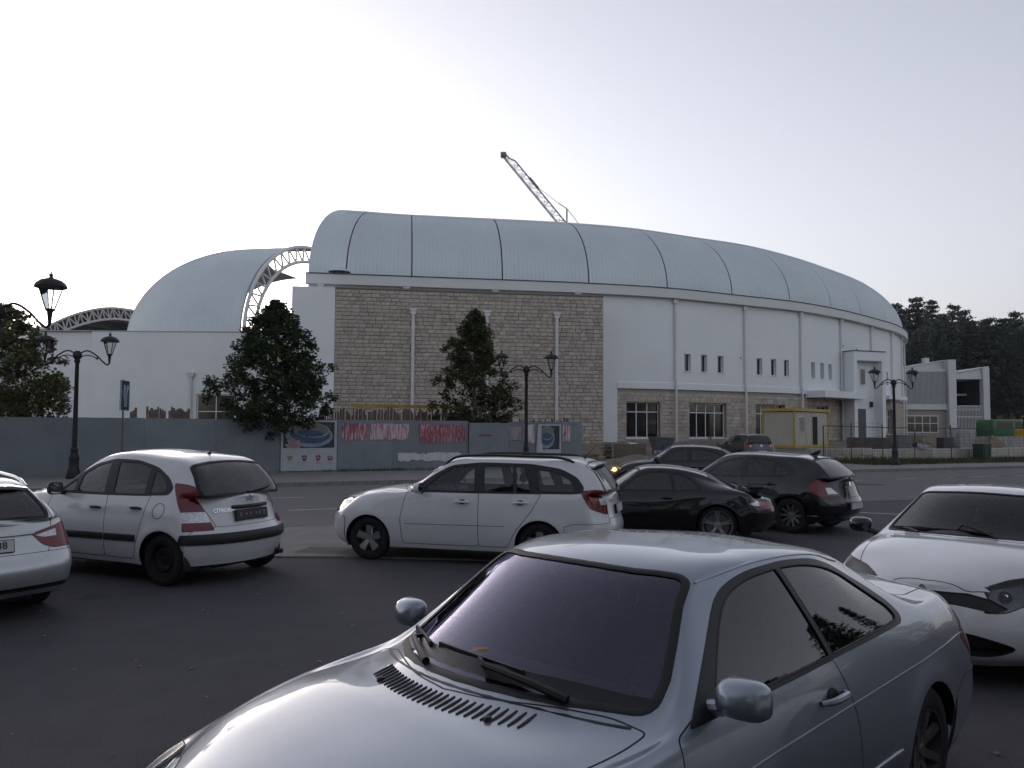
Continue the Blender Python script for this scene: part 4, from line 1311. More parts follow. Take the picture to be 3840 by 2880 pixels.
MB().box(52.76, 55.94, AY + 3, AY + 3.3, 6.1, 6.35).build('gallery_beam', M_CON, annex)
for i in range(19):
    x = 52.8 + i * .17
    MB().box(x, x + .06, AY - .28, AY - .2, .4, 4.7).build('gate_bar', M_CON, annex)
MB().box(52.77, 55.93, AY - .3, AY - .18, 4.7, 4.8).box(52.77, 55.93, AY - .3, AY - .18, 3.4, 3.5).build('gate_rail', M_CON, annex)

# mountain far to the left
rnd = random.Random(8)
V, F = [], []
xs = np.linspace(-2600, -900, 60); prof = np.interp(xs, [-2600, -1800, -1560, -1480, -1430, -1380, -1340, -1300, -1230, -900], [240, 330, 350, 372, 385, 382, 370, 345, 250, 60])
ys = np.linspace(2200, 3400, 14)
for j, y in enumerate(ys):
    for i, x in enumerate(xs):
        t = j / 13; e = math.sin(PI * min(1, t * 1.0 + .0) * .5) if t < .6 else 1 - (t - .6) * .4
        V.append((x, y, prof[i] * e * (y / 2800) + rnd.uniform(-7, 7) * (t > 0)))
F = [(j * 60 + i, j * 60 + i + 1, (j + 1) * 60 + i + 1, (j + 1) * 60 + i) for j in range(13) for i in range(59)]
tag(meshobj('mountain', V, F, mat('mountain_scrub', (.10, .11, .09), .95, col2=(.20, .19, .17), vscale=.006), smooth=True), kind='structure')
# ------------------------------------------------------------------ maples and pines
def leaf_mat(name, c, c2, trans=.25):
    m = mat(name, c, .65, col2=c2, vscale=1.4, spec=.3)
    n, l = m.node_tree.nodes, m.node_tree.links
    b = n['Principled BSDF']; t = n.new('ShaderNodeBsdfTranslucent'); mx = n.new('ShaderNodeMixShader'); mx.inputs[0].default_value = trans
    src = b.inputs['Base Color'].links[0].from_socket
    l.new(src, t.inputs[0]); l.new(b.outputs[0], mx.inputs[1]); l.new(t.outputs[0], mx.inputs[2]); l.new(mx.outputs[0], n['Material Output'].inputs['Surface'])
    return m
M_BARK = mat('bark_grey', (.11, .095, .08), .95, var=.3, vscale=9, bump=.6, bscale=18)
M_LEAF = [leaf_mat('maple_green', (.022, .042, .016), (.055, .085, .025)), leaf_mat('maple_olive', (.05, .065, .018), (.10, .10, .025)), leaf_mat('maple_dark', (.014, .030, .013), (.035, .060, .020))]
M_PINE = [leaf_mat('pine_green', (.06, .08, .07), (.10, .12, .10), .15), leaf_mat('pine_dark', (.045, .062, .055), (.08, .095, .08), .15)]
LEAF = [(0, 0), (.18, -.30), (.50, -.42), (.46, -.14), (.95, 0), (.46, .14), (.50, .42), (.18, .30)]
def maple(name, loc, prof, h0, nleaf, seed, label, leafm, size=.17, lean=(0, 0)):
    """prof: list of (height, radius) of the crown outline"""
    rnd = random.Random(seed); root = empty(name, loc); tag(root, label, 'tree', 'young maples behind the hoarding')
    H = prof[-1][0]
    tr = MB(); tr.tube([(0, 0, 0), (.03, .02, h0), (lean[0] * .5, lean[1] * .5, H * .6), (lean[0], lean[1], H * .97)], [.13, .105, .07, .02], 8)
    hs = [p[0] for p in prof]; rs = [p[1] for p in prof]
    limbs = []
    for i in range(26):
        z = rnd.uniform(h0, H * .92); a = i * 2.4 + rnd.uniform(-.4, .4); r = float(np.interp(min(z + .5, H), hs, rs)) * rnd.uniform(.55, .98)
        st = Vector((lean[0] * z / H, lean[1] * z / H, z * .92)); en = Vector((st.x + r * math.cos(a), st.y + r * math.sin(a), z + .35 + r * .15))
        mid = (st + en) / 2 + Vector((0, 0, -.1)); tr.tube([st, mid, en], [.035, .024, .008], 5); limbs.append((st, en))
    tr.build('trunk', M_BARK, root, smooth=True)
    V, F, mi = [], [], []
    clumps = []
    for st, en in limbs:
        for t in (.45, .65, .82, 1.0): clumps.append((st + (en - st) * t, .20 + .16 * t))
    tries = 0
    while len(clumps) < (520 if seed != 3 else 300) and tries < 9000:
        tries += 1
        z = rnd.uniform(hs[0], H); R_ = float(np.interp(z, hs, rs)); k = rnd.random()**.35
        a = rnd.uniform(0, 2 * PI); lump = 1 + .16 * math.sin(3 * a + z * 2.3 + seed) + .12 * math.sin(5 * a - z * 3.1)
        if rnd.random() < .05: continue
        clumps.append((Vector((lean[0] * z / H + R_ * k * lump * math.cos(a), lean[1] * z / H + R_ * k * lump * math.sin(a), z)), rnd.uniform(.16, .34)))
    for i in range(nleaf):
        c, cr = rnd.choice(clumps)
        d = Vector((rnd.gauss(0, 1), rnd.gauss(0, 1), rnd.gauss(0, .8))); d = d.normalized() * cr * rnd.random()**.4
        p = c + d; s = size * rnd.uniform(.6, 1.15)
        ax = Vector((rnd.gauss(0, 1), rnd.gauss(0, 1), rnd.gauss(-.45, .5))).normalized(); nrm = Vector((rnd.gauss(0, .6), rnd.gauss(0, .6), 1)).normalized()
        sd = nrm.cross(ax)
        if sd.length < .1: continue
        sd.normalize(); nn = ax.cross(sd); b = len(V)
        for x, y in LEAF: V.append(p + ax * x * s + sd * y * s - nn * (abs(y) * .35 * s))
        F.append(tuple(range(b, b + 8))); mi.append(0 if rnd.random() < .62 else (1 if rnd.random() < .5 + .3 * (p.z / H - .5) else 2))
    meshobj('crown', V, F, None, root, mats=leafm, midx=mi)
    return root
LM = M_LEAF
maple('maple_tree', (-18.9, 30.1, .05), [(1.9, .9), (2.6, 2.3), (4.0, 2.45), (5.0, 1.9), (5.8, 1.1), (6.25, .25)], 1.8, 20000, 1, 'leafy maple at the left edge overlapping the lamp', [leaf_mat('maple_flare', (.085, .105, .04), (.14, .15, .06)), LM[1], leaf_mat('maple_flare_pale', (.10, .12, .05), (.17, .17, .07))], .18)  # leaf greens lightened to carry the lens flare veil at this edge
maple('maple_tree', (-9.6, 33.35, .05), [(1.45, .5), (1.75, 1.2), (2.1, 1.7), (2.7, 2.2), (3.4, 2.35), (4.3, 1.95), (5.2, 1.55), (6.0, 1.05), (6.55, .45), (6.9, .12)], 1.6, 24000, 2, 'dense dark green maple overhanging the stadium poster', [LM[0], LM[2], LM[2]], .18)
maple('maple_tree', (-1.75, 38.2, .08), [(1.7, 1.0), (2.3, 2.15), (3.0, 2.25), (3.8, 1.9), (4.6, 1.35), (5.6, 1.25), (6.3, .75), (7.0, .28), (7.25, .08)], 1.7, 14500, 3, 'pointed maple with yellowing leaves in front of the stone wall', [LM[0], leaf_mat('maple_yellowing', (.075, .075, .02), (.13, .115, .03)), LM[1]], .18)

def pine_meshes(seed, H, R_, base):
    rnd = random.Random(seed); tr = MB(); tr.tube([(0, 0, -1), (rnd.uniform(-.2, .2), 0, H * .5), (rnd.uniform(-.3, .3), .1, H * .97)], [.22, .15, .03], 6)
    V, F, mi = [], [], []
    z = base
    while z < H:
        t = (z - base) / (H - base); r = R_ * (1 - t)**.75 * (.55 + .45 * min(1, t * 5)) + .25
        nb = rnd.randint(5, 7); a0 = rnd.uniform(0, 6)
        for k in range(nb):
            a = a0 + 2 * PI * k / nb + rnd.uniform(-.3, .3); rr = r * rnd.uniform(.6, 1.12); rise = rnd.uniform(.05, .35) * rr
            tip = Vector((rr * math.cos(a), rr * math.sin(a), z + rise)); st = Vector((0, 0, z)); tr.tube([st, tip], [.05, .015], 4, cap=False)
            for t2 in (.45, .62, .78, .92, 1.0):
                c = st + (tip - st) * t2
                for q in range(9):
                    p = c + Vector((rnd.gauss(0, .22), rnd.gauss(0, .22), rnd.gauss(.06, .13))); s = rnd.uniform(.22, .42)
                    ax = Vector((rnd.gauss(0, 1) + math.cos(a) * .6, rnd.gauss(0, 1) + math.sin(a) * .6, rnd.gauss(.5, .5))).normalized(); sd = ax.cross(Vector((rnd.gauss(0, 1), rnd.gauss(0, 1), rnd.gauss(0, 1)))).normalized()
                    b = len(V); V += [p - ax * s * .5, p + sd * s * .24, p + ax * s * .6, p - sd * s * .24]; F.append((b, b + 1, b + 2, b + 3)); mi.append(0 if rnd.random() < .6 else 1)
        z += rnd.uniform(.55, .8)
    o1 = tr.build('trunk', mat('pine_bark', (.10, .075, .06), .95, var=.3, vscale=6)); o2 = meshobj('crown', V, F, None, mats=M_PINE, midx=mi)
    r = (o1.data, o2.data); bpy.data.objects.remove(o1); bpy.data.objects.remove(o2); return r
PV = [pine_meshes(31, 15.5, 3.0, 3.0), pine_meshes(47, 17.5, 2.7, 3.8), pine_meshes(53, 14, 3.4, 2.4), pine_meshes(77, 16.5, 2.9, 3.2)]
rnd = random.Random(21)
spots = [(57.1, 125.0, 20.7), (62.9, 134.4, 22.7), (64.1, 133.4, 21.6), (64.5, 130.6, 23.1), (64.5, 125.9, 21.5), (71.6, 136.3, 21.4), (73.8, 136.5, 22.9), (72.4, 131.2, 21.2), (73.9, 131.1, 19.5), (72.8, 126.2, 18.3), (71.7, 122.1, 17.2), (77.6, 128.7, 19.2), (81.4, 132.5, 19.0), (77.4, 123.2, 18.1), (87.7, 136.3, 20.4)]      # x, y, height of the tree top
for row, (Y0, n) in enumerate(((112, 13), (119, 13), (128, 13), (150, 12), (165, 12))):
    for i in range(n):
        Y = Y0 + rnd.uniform(-3, 3); x = Y * (.455 + .20 * (i + rnd.uniform(.1, .9)) / n)
        spots.append((x, Y, rnd.uniform(13.5, 17.5) if Y < 125 else rnd.uniform(17, 20.5)))
sky_xy = sorted((s[0] / s[1], s) for s in spots[:15])
ORD = 'first second third fourth fifth sixth seventh eighth ninth tenth eleventh twelfth thirteenth fourteenth fifteenth'.split()
SKY = {s: ORD[i] for i, (_, s) in enumerate(sky_xy)}
grid_sheet('forest_floor', list(np.arange(38, 132, 4.0)), list(np.arange(103.5, 200, 3.0)), lambda x, y: terrain(x, y) + .02, mat('needle_litter', (.035, .028, .022), .95, col2=(.06, .05, .038), vscale=.8))
for i, sp in enumerate(sorted(spots, key=lambda s: s[0])):
    x, Y, zt = sp
    k = i % 4; Hh = (15.5, 17.5, 14, 16.5)[k]; zb = terrain(x, Y) - .3; sc = max(.6, (zt - zb) / Hh)
    r = empty('pine_tree', (x, Y, zb), rnd.uniform(0, 6)); r.scale = (sc * rnd.uniform(.85, 1.1),) * 2 + (sc,)
    tag(r, SKY[sp] + ' pine top along the skyline counting from the arena roof' if sp in SKY else 'dark pine inside the dense wood behind the annex', 'tree', 'pines on the slope behind the annex')
    link(bpy.data.objects.new('trunk', PV[k][0]), r); link(bpy.data.objects.new('crown', PV[k][1]), r)

# tall pines standing behind the viewpoint and to its right: they shade the near cars and show in their glass
PB = pine_meshes(91, 15, 3.9, 1.0)
rnd = random.Random(77)
for i in range(34):
    if i < 24: x, y = -46 + i * 4.0 + rnd.uniform(-1, 1), -9.5 - (i % 2) * 4.5 + rnd.uniform(-1, 1)
    else: x, y = 46 + rnd.uniform(-3, 6) + (i % 3) * 5, -2 + (i - 24) * 3.4
    r = empty('pine_tree', (x, y, -.1), rnd.uniform(0, 6)); s = rnd.uniform(.85, 1.2); r.scale = (s * 1.1, s * 1.1, s)
    tag(r, 'tall pine outside the frame, seen only mirrored in the coupe glass', 'tree', 'pines around the viewpoint')
    link(bpy.data.objects.new('trunk', PB[0]), r); link(bpy.data.objects.new('crown', PB[1]), r)
# ------------------------------------------------------------------ street lamps, sign, hoarding
M_IRON = mat('lamp_iron', (.018, .020, .021), .5, .3, var=.3, vscale=8)
M_LGL = glass_mat('lantern_glass', (.90, .92, .92), 1.45)
def lantern(parent, x, z):
    cg = MB()
    for k in range(4):
        a = PI / 4 + k * PI / 2
        cg.tube([(x + .075 * math.cos(a), .075 * math.sin(a), z), (x + .225 * math.cos(a), .225 * math.sin(a), z + .47)], .014, 6)
    cg.lathe([(.0, z - .02), (.085, z - .01), (.09, z + .03), (.07, z + .04)], 14, c=(x, 0, 0))
    cg.lathe([(.0, -.30 + z), (.03, -.30 + z), (.045, -.12 + z), (.06, -.02 + z)], 12, c=(x, 0, 0))
    o = cg.build('lantern_frame', M_IRON, parent, smooth=True)
    cp = MB(); cp.lathe([(.215, z + .465), (.30, z + .46), (.305, z + .49), (.27, z + .56), (.19, z + .62), (.08, z + .655), (.045, z + .67), (.03, z + .70), (.055, z + .72), (.05, z + .735), (.02, z + .75), (.012, z + .80), (.0, z + .805)], 20, c=(x, 0, 0))
    cp.lathe([(.0, z + .47), (.215, z + .465)], 20, c=(x, 0, 0)); cp.build('lantern_cap', M_IRON, o, smooth=True)
    for k in range(4):
        a, b = PI / 4 + k * PI / 2, PI / 4 + (k + 1) * PI / 2
        g = MB(); g.add([(x + .072 * math.cos(a), .072 * math.sin(a), z + .03), (x + .072 * math.cos(b), .072 * math.sin(b), z + .03), (x + .215 * math.cos(b), .215 * math.sin(b), z + .46), (x + .215 * math.cos(a), .215 * math.sin(a), z + .46)], [(0, 1, 2, 3)]); g.build('pane', M_LGL, o)
    return o
def street_lamp(loc, rz, label):
    r = empty('street_lamp', loc, rz); tag(r, label, 'street lamp', 'black twin lantern street lamps')
    b = MB(); b.lathe([(.0, 0), (.24, 0), (.24, .12), (.20, .16), (.20, .26), (.165, .34), (.15, .62), (.17, .70), (.13, .80), (.11, .95), (.125, .99), (.09, 1.06)], 16); b.build('base', M_IRON, r, smooth=True)
    p = MB(); p.lathe([(.085, .9), (.08, 1.5), (.062, 3.95), (.09, 4.0), (.10, 4.06), (.075, 4.10)], 14); p.build('pole', M_IRON, r, smooth=True)
    h = MB(); h.lathe([(.0, 4.08), (.08, 4.09), (.135, 4.16), (.15, 4.25), (.13, 4.33), (.07, 4.39), (.0, 4.40)], 18); h.build('hub', M_IRON, r, smooth=True)
    for s in (1, -1):
        a = MB()
        up = cr_sample([(s * .10, 0, 4.32), (s * .32, 0, 4.40), (s * .62, 0, 4.24), (s * .84, 0, 4.02), (s * .99, 0, 3.92), (s * 1.04, 0, 3.97)], 5); lo = cr_sample([(s * .10, 0, 4.18), (s * .30, 0, 4.24), (s * .52, 0, 4.20), (s * .66, 0, 4.10)], 5)
        a.tube([Vector(q) for q in up], .026, 8); a.tube([Vector(q) for q in lo], .018, 8); a.lathe([(0, -.04), (.035, -.03), (.04, .0), (.03, .03), (0, .04)], 10, c=(s * .64, 0, 4.14))
        ao = a.build('arm', M_IRON, r, smooth=True)
        lantern(r, s * 1.05, 4.26)
    return r
LA = math.atan2(RU.y, RU.x)
street_lamp((-15.0, 28.3, .12), LA * .3, 'black twin lantern lamp left of the blue sign, one lantern in leaves')
street_lamp((.60, 34.3, .12), LA * .3, 'black twin lantern lamp before the stone wall')
street_lamp((19.7, 42.4, .12), LA * .3, 'black twin lantern lamp at the far right beside the wire fence')
street_lamp((-10.38, 16.5, 0), .0, 'nearest black lamp, only one lantern showing at the left edge')

sg = empty('road_sign', (-12.9, 27.3, .02), R(96)); tag(sg, 'narrow blue road sign with white arrows on a rusty post', 'road sign')
MB().tube([(0, 0, 0), (0, 0, 3.45)], .03, 8).build('post', mat('sign_post_rust', (.16, .10, .08), .8, var=.25, vscale=5), sg, smooth=True)
MB().box(-.40, .40, -.045, -.030, 2.42, 3.42).build('sign_board', mat('sign_blue', (.02, .055, .13), .5, var=.2, vscale=6), sg)
fb = MB()
for a, b in (((-.39, 2.43), (.39, 2.43)), ((.39, 2.43), (.39, 3.41)), ((.39, 3.41), (-.39, 3.41)), ((-.39, 3.41), (-.39, 2.43))): fb.bar((a[0], -.050, a[1]), (b[0], -.050, b[1]), .035, .012)
fb.build('sign_border', mat('sign_white', (.55, .57, .58), .5), sg)
ar = MB()
for x0, x1, t in ((-.05, -.05, 0), (.10, .22, .1)):
    ar.bar((x0, -.050, 2.55), (x0, -.050, 2.95), .06, .012); ar.bar((x0, -.050, 2.95), (x1, -.050, 3.25), .06, .012)
    for k in (-1, 1): ar.bar((x1, -.050, 3.27), (x1 + k * .09, -.050, 3.12), .045, .012)
ar.bar((-.05, -.05, 2.75), (-.24, -.05, 3.1), .05, .012); ar.build('sign_arrows', mat('sign_white', (.55, .57, .58), .5), sg)

# hoarding of grey metal sheets
M_SHEET = [mat('sheet_grey_%d' % i, c, .6, .1, var=.10, vscale=.9, bump=.08, bscale=3, coatr=.3) for i, c in enumerate(((.19, .215, .235), (.20, .225, .247), (.18, .202, .222)))]
M_POST = mat('hoarding_post', (.09, .095, .10), .6, .4)
hd = empty('hoarding', rd(0, 0), math.atan2(RU.y, RU.x)); tag(hd, 'grey sheet metal hoarding along the far pavement', 'hoarding')
HZ = 2.22
def panel(u0, u1, z0=.10, z1=HZ, off=0.0, tilt=0.0, k=0):
    n = 6; V = []; rnd = random.Random(int(u0 * 100)); L = u1 - u0
    for j in range(4):
        for i in range(n + 1):
            w = rnd.uniform(-.012, .012) if 0 < i < n else 0
            V.append((u0 + L * i / n, off + w - tilt * j / 3, z0 + (z1 - z0) * j / 3 + (rnd.uniform(-.008, .008) if j == 3 else 0)))
    m = len(V); V += [(x, y + .012, z) for x, y, z in V]; F = []
    for j in range(3):
        for i in range(n):
            a = j * (n + 1) + i; F.append((a, a + 1, a + n + 2, a + n + 1)); F.append((m + a + n + 1, m + a + n + 2, m + a + 1, m + a))
    for i in range(n): a = 3 * (n + 1) + i; F.append((a, a + 1, m + a + 1, m + a))
    for j in range(3):
        for e in (0, n): a = j * (n + 1) + e; F.append((a, a + n + 1, m + a + n + 1, m + a))
    return meshobj('panel', V, F, M_SHEET[k % 3], hd, smooth=False)
us = [-27, -24.5, -22, -19.5, -17, -14.5, -12, -9.6, -7.1, -4.66, -2.36, .0, 1.75, 3.40]
for i in range(len(us) - 1): panel(us[i] + .004, us[i + 1] - .004, HZ * 0 + .10, HZ + random.Random(i).uniform(-.015, .015), 0, 0, i)
panel(3.41, 5.35, .25, HZ - .08, -.05, .05, 1); panel(5.37, 7.3, .12, HZ - .03, -.03, .01, 2); panel(7.31, 9.14, .10, HZ, 0, 0, 0)
for u in us + [5.36, 7.3, 9.12]: MB().box(u - .03, u + .03, .02, .08, -.1, HZ - .05).build('fence_post', M_POST, hd)
MB().box(-27, 3.4, .016, .05, .02, .09).build('bottom_rail', M_POST, hd)

# posters fixed to the hoarding
PM = lambda u, z, d=-.035: rd(u, d, z)
def flat(name, pts, d, m, parent, th=.004):
    """flat print: outline in (u, z) on the hoarding plane at distance d before it"""
    V = [RO + RU * u + RV * dd + Vector((0, 0, z)) for dd in (d, d + th) for u, z in pts]; n = len(pts)
    F = [tuple(range(n)), tuple(range(2 * n - 1, n - 1, -1))] + [(i, (i + 1) % n, n + (i + 1) % n, n + i) for i in range(n)]
    o = meshobj(name, V, F, m, parent)
    bm = bmesh.new(); bm.from_mesh(o.data); bmesh.ops.recalc_face_normals(bm, faces=bm.faces); bm.to_mesh(o.data); bm.free()
    return o
def ell(cu, cz, a, b, n=24, r=0.0, t0=0, t1=2 * PI):
    return [(cu + a * math.cos(t) * math.cos(r) - b * math.sin(t) * math.sin(r), cz + a * math.cos(t) * math.sin(r) + b * math.sin(t) * math.cos(r)) for t in np.linspace(t0, t1, n, endpoint=False)]
M_PW = mat('poster_white', (.42, .44, .46), .55, var=.05, vscale=2); M_PN = mat('poster_navy', (.025, .03, .042), .5); M_PB = mat('poster_blue', (.045, .085, .15), .5, var=.2, vscale=4); M_PL = mat('poster_pale', (.22, .27, .32), .5, var=.3, vscale=7); M_PG = mat('poster_grass', (.17, .17, .135), .5, var=.15, vscale=4); M_PR = mat('poster_red', (.26, .035, .045), .5); M_PK = mat('poster_pink', (.42, .30, .31), .5)
po = flat('poster', [(-4.62, .16), (-2.40, .16), (-2.40, 2.20), (-4.62, 2.20)], -.040, M_PW, None); tag(po, 'large framed stadium poster with crests below, under the dark maple', 'poster')
po.name = 'stadium_poster'
def stadium_print(u0, u1, z0, z1, d, parent, clip=0.0):
    w, h = u1 - u0, z1 - z0; cu, cz = u0 + w * (.52 - clip), z0 + h * .55
    flat('picture_ground', [(u0, z0), (u1, z0), (u1, z1), (u0, z1)], d, M_PN, parent, .002)
    def e(nm, dx, dz, a, b, m, k, r=-.06): 
        pts = [(min(max(x, u0 + .01), u1 - .01), min(max(y, z0 + .01), z1 - .01)) for x, y in ell(cu + dx * w, cz + dz * h, a * w, b * h, 30, r)]
        flat(nm, pts, d - .003 * k, m, parent, .002)
    e('picture_terrace', -.02, -.06, .47, .46, M_PL, 1); e('picture_stand', .0, .02, .40, .40, M_PB, 2); e('picture_ring', .03, .14, .36, .30, M_PL, 3); e('picture_pitch', .04, .16, .32, .24, M_PG, 4)
    e('picture_water', .0, .02, .27, .13, M_PB, 5)
    rnd = random.Random(4)
    for i in range(14):
        x, y = rnd.uniform(-.44, .44), rnd.uniform(-.48, .48)
        if (x / .40)**2 + (y / .40)**2 < 1: continue
        px, pz = cu + x * w, cz + y * h
        if u0 + .05 < px < u1 - .1 and z0 + .05 < pz < z1 - .06: flat('picture_house', [(px, pz), (px + .07, pz + .01), (px + .06, pz + .04), (px + .01, pz + .035)], d - .006, M_PL, parent, .002)
stadium_print(-4.54, -2.50, 1.08, 2.12, -.046, po)
lines = [('IZGRADNJA', 1.36, .50), ('NOVOG', 1.28, .40), ('FUDBALSKOG', 1.20, .66), ('STADIONA', 1.12, .52)]
for tx, z, w in lines:
    c = -4.14; flat('title_strip', [(c - w / 2, z - .037), (c + w / 2, z - .037), (c + w / 2, z + .037), (c - w / 2, z + .037)], -.068, M_PK, po, .002)
    textmesh('title_lettering', tx, .072, M_PR, po, frame3(rd(c, -.0705, z), RU, (0, 0, 1)), .0006, bold=.0008, sx=.86)
def crest(cu, cz, kind):
    if kind == 'eagle':
        m = mat('crest_gold', (.26, .23, .15), .5)
        flat('crest', [(cu + x, cz + y) for x, y in ((0, .12), (.03, .08), (.12, .11), (.10, .0), (.06, -.05), (.02, -.12), (-.02, -.12), (-.06, -.05), (-.10, 0), (-.12, .11), (-.03, .08))], -.045, m, po, .002)
    else:
        cols = {'navy': (.06, .05, .11), 'red': (.25, .03, .045), 'crim': (.27, .06, .09)}; m = mat('crest_' + kind, cols[kind], .5)
        pts = [(-.10, .10), (-.05, .12), (.05, .12), (.10, .10), (.09, -.02), (.05, -.09), (0, -.13), (-.05, -.09), (-.09, -.02)] if kind != 'crim' else [(-.12, .05), (-.04, .08), (0, .11), (.04, .08), (.12, .05), (.10, -.05), (.05, -.10), (-.05, -.10), (-.10, -.05)]
        flat('crest', [(cu + x, cz + y) for x, y in pts], -.045, m, po, .002)
        flat('crest_inner', [(cu + x * .55, cz + y * .35 + .02) for x, y in pts], -.048, M_PK, po, .002)
    for k, w in enumerate((.22, .15)[:1 if kind in ('eagle', 'navy') else 2]):
        flat('crest_caption', [(cu - w / 2 * 1.5 / 1.5, cz - .185 - .035 * k), (cu + w / 2, cz - .185 - .035 * k), (cu + w / 2, cz - .172 - .035 * k), (cu - w / 2, cz - .172 - .035 * k)], -.045, mat('caption_grey', (.2, .2, .21), .6), po, .002)
for cu, kind in ((-4.27, 'eagle'), (-3.70, 'navy'), (-3.15, 'red'), (-2.66, 'crim')): crest(cu, .66, kind)
p2 = flat('stadium_poster', [(6.80, .55), (7.98, .55), (7.98, 2.10), (6.80, 2.10)], -.075, M_PW, None); tag(p2, 'smaller stadium poster peeling at its left edge by the lamp post', 'poster')
stadium_print(6.98, 7.90, .95, 2.03, -.080, p2, .25)
V = []
for j in range(7):
    z = .62 + 1.43 * j / 6; k = .04 + .20 * (1 - j / 6)
    for i in range(4): t = i / 3; V.append(RO + RU * (6.78 + k * t * 1.6 - .10 * (1 - j / 6)) + RV * (-.09 - .10 * math.sin(t * 2.6) * (1.1 - j / 6)) + Vector((0, 0, z)))
meshobj('peeled_flap', V, [(j * 4 + i, j * 4 + i + 1, j * 4 + i + 5, j * 4 + i + 4) for j in range(6) for i in range(3)], M_PW, p2, smooth=True)
def streak_mat(name, red):
    if name in MATS: return MATS[name]
    m = mat(name, (.40, .40, .42), .8); n, l = m.node_tree.nodes, m.node_tree.links
    tc = n.new('ShaderNodeTexCoord'); mp = n.new('ShaderNodeMapping'); mp.inputs['Scale'].default_value = (9, 9, 1.1); nz = n.new('ShaderNodeTexNoise'); nz.inputs['Scale'].default_value = 1.6; nz.inputs['Detail'].default_value = 7; nz.inputs['Roughness'].default_value = .7
    l.new(tc.outputs['Object'], mp.inputs['Vector']); l.new(mp.outputs[0], nz.inputs['Vector'])
    rp = n.new('ShaderNodeValToRGB'); e = rp.color_ramp.elements; p = .52 - red * .3
    e[0].position = max(.05, p - .2); e[0].color = (.60, .60, .62, 1); e[1].position = p + .12; e[1].color = (.26, .02, .04, 1); x = e.new(p); x.color = (.52, .38, .40, 1); y = e.new(min(.98, p + .26)); y.color = (.30, .28, .29, 1)
    l.new(nz.outputs[0], rp.inputs[0]); l.new(rp.outputs[0], n['Principled BSDF'].inputs['Base Color']); MATS[name] = m; return m
tp = [(-2.2, -1.15, 1.42, 2.08, .25, 'torn bill pink at the left'), (-1.0, .70, 1.40, 2.08, .05, 'torn white bill'), (1.15, 3.25, 1.30, 2.06, .45, 'wide torn red and white bill'), (4.65, 5.95, 1.38, 2.02, .95, 'torn red bill left of the lamp post'), (6.05, 6.60, 1.28, 2.08, -.25, 'torn whitish bill right of the lamp post'), (8.08, 8.50, 1.30, 2.06, .1, 'narrow torn bill right of the small poster'), (.22, 3.05, .50, .84, -.5, 'low torn white bill')]
for i, (u0, u1, z0, z1, rdn, lab) in enumerate(tp):
    rnd = random.Random(70 + i); off = -.018 if not (3.4 < u0 < 7.3) else -.075
    n = max(4, int((u1 - u0) / .13)); jit = lambda k: rnd.uniform(-.05, .05) if 0 < k < n else rnd.uniform(-.03, .03)
    top = [(u0 + (u1 - u0) * k / n + jit(k), z1 + rnd.choice((-.09, -.03, 0, .01, .03)) * rnd.random()) for k in range(n + 1)]; bt = [(u0 + (u1 - u0) * k / n + jit(k), z0 + rnd.choice((-.10, -.02, 0, .02, .08)) * rnd.random()) for k in range(n, -1, -1)]
    o = flat('torn_bill', top + bt, off, streak_mat('torn_paper_%d' % i, rdn), None, .005); o.name = 'torn_bill'
    tag(o, lab + ' pasted on the grey hoarding', 'torn poster', 'remains of bills on the hoarding')
o = flat('torn_bill', [(3.85, 1.62), (4.15, 1.64), (4.5, 1.62), (4.5, 1.56), (3.9, 1.55)], -.095, M_PR, None, .004); tag(o, 'thin red paper scrap on the dented grey sheet', 'torn poster', 'remains of bills on the hoarding')
# weeds along the foot of the hoarding
gm = MB(); rnd = random.Random(9)
for i in range(900):
    u = rnd.choice((rnd.uniform(-3, 2.5), rnd.uniform(-2.2, .5), rnd.uniform(-20, 9))); v = -.05 - rnd.random()**2 * .35; h = rnd.uniform(.04, .16); b = rd(u, v, .115); a = rnd.uniform(0, 6.28); w = rnd.uniform(.006, .02); dx = Vector((math.cos(a) * w, math.sin(a) * w, 0)); t = Vector((rnd.uniform(-.06, .06), rnd.uniform(-.06, .06), h))
    gm.add([b - dx, b + dx, b + t], [(0, 1, 2)])
tag(gm.build('weeds', mat('weed_green', (.045, .065, .025), .9, col2=(.09, .10, .045), vscale=3)), 'low weeds along the foot of the hoarding', 'weeds', kind='stuff')
# rough paling fence showing above the hoarding
pf = MB(); rnd = random.Random(14)
for i in range(150):
    u = -2.6 + i * .083 + rnd.uniform(-.02, .02); h = 2.62 + rnd.uniform(-.12, .16) + .08 * math.sin(i * .7)
    if u > 6.6: h -= .35
    b = rd(u, 2.4 + rnd.uniform(-.03, .03), 0); pf.bar(b, b + Vector((rnd.uniform(-.02, .02), 0, h)), rnd.uniform(.05, .085), .03, RV)
tag(pf.build('paling_fence', mat('paling_wood', (.10, .060, .045), .95, col2=(.20, .15, .12), vscale=5, stretch=(4, 4, .6))), 'uneven brown wooden paling fence just above the hoarding', 'fence', kind=None)
for j, (u, n, lab) in enumerate(((-9.15, 9, 'bundle of brown timber offcuts left of the stand window'), (-8.30, 10, 'larger bundle of brown timber offcuts below the stand window'), (-9.95, 3, 'few short timber ends above the hoarding left of the bundles'))):
    ob = empty('timber_bundle', rd(u, 1.6, 0)); tag(ob, lab, 'timber', 'timber showing over the hoarding'); rnd = random.Random(40 + j)
    for i in range(n):
        w = rnd.uniform(.06, .11); h = 2.60 + rnd.uniform(-.12, .12); x = (i - n / 2) * .078
        q = RU * x; MB().bar(q, q + Vector((0, 0, h)), w, .06, RV).build('board', mat('paling_wood2', (.13, .085, .065), .95, col2=(.24, .19, .16), vscale=6), ob)
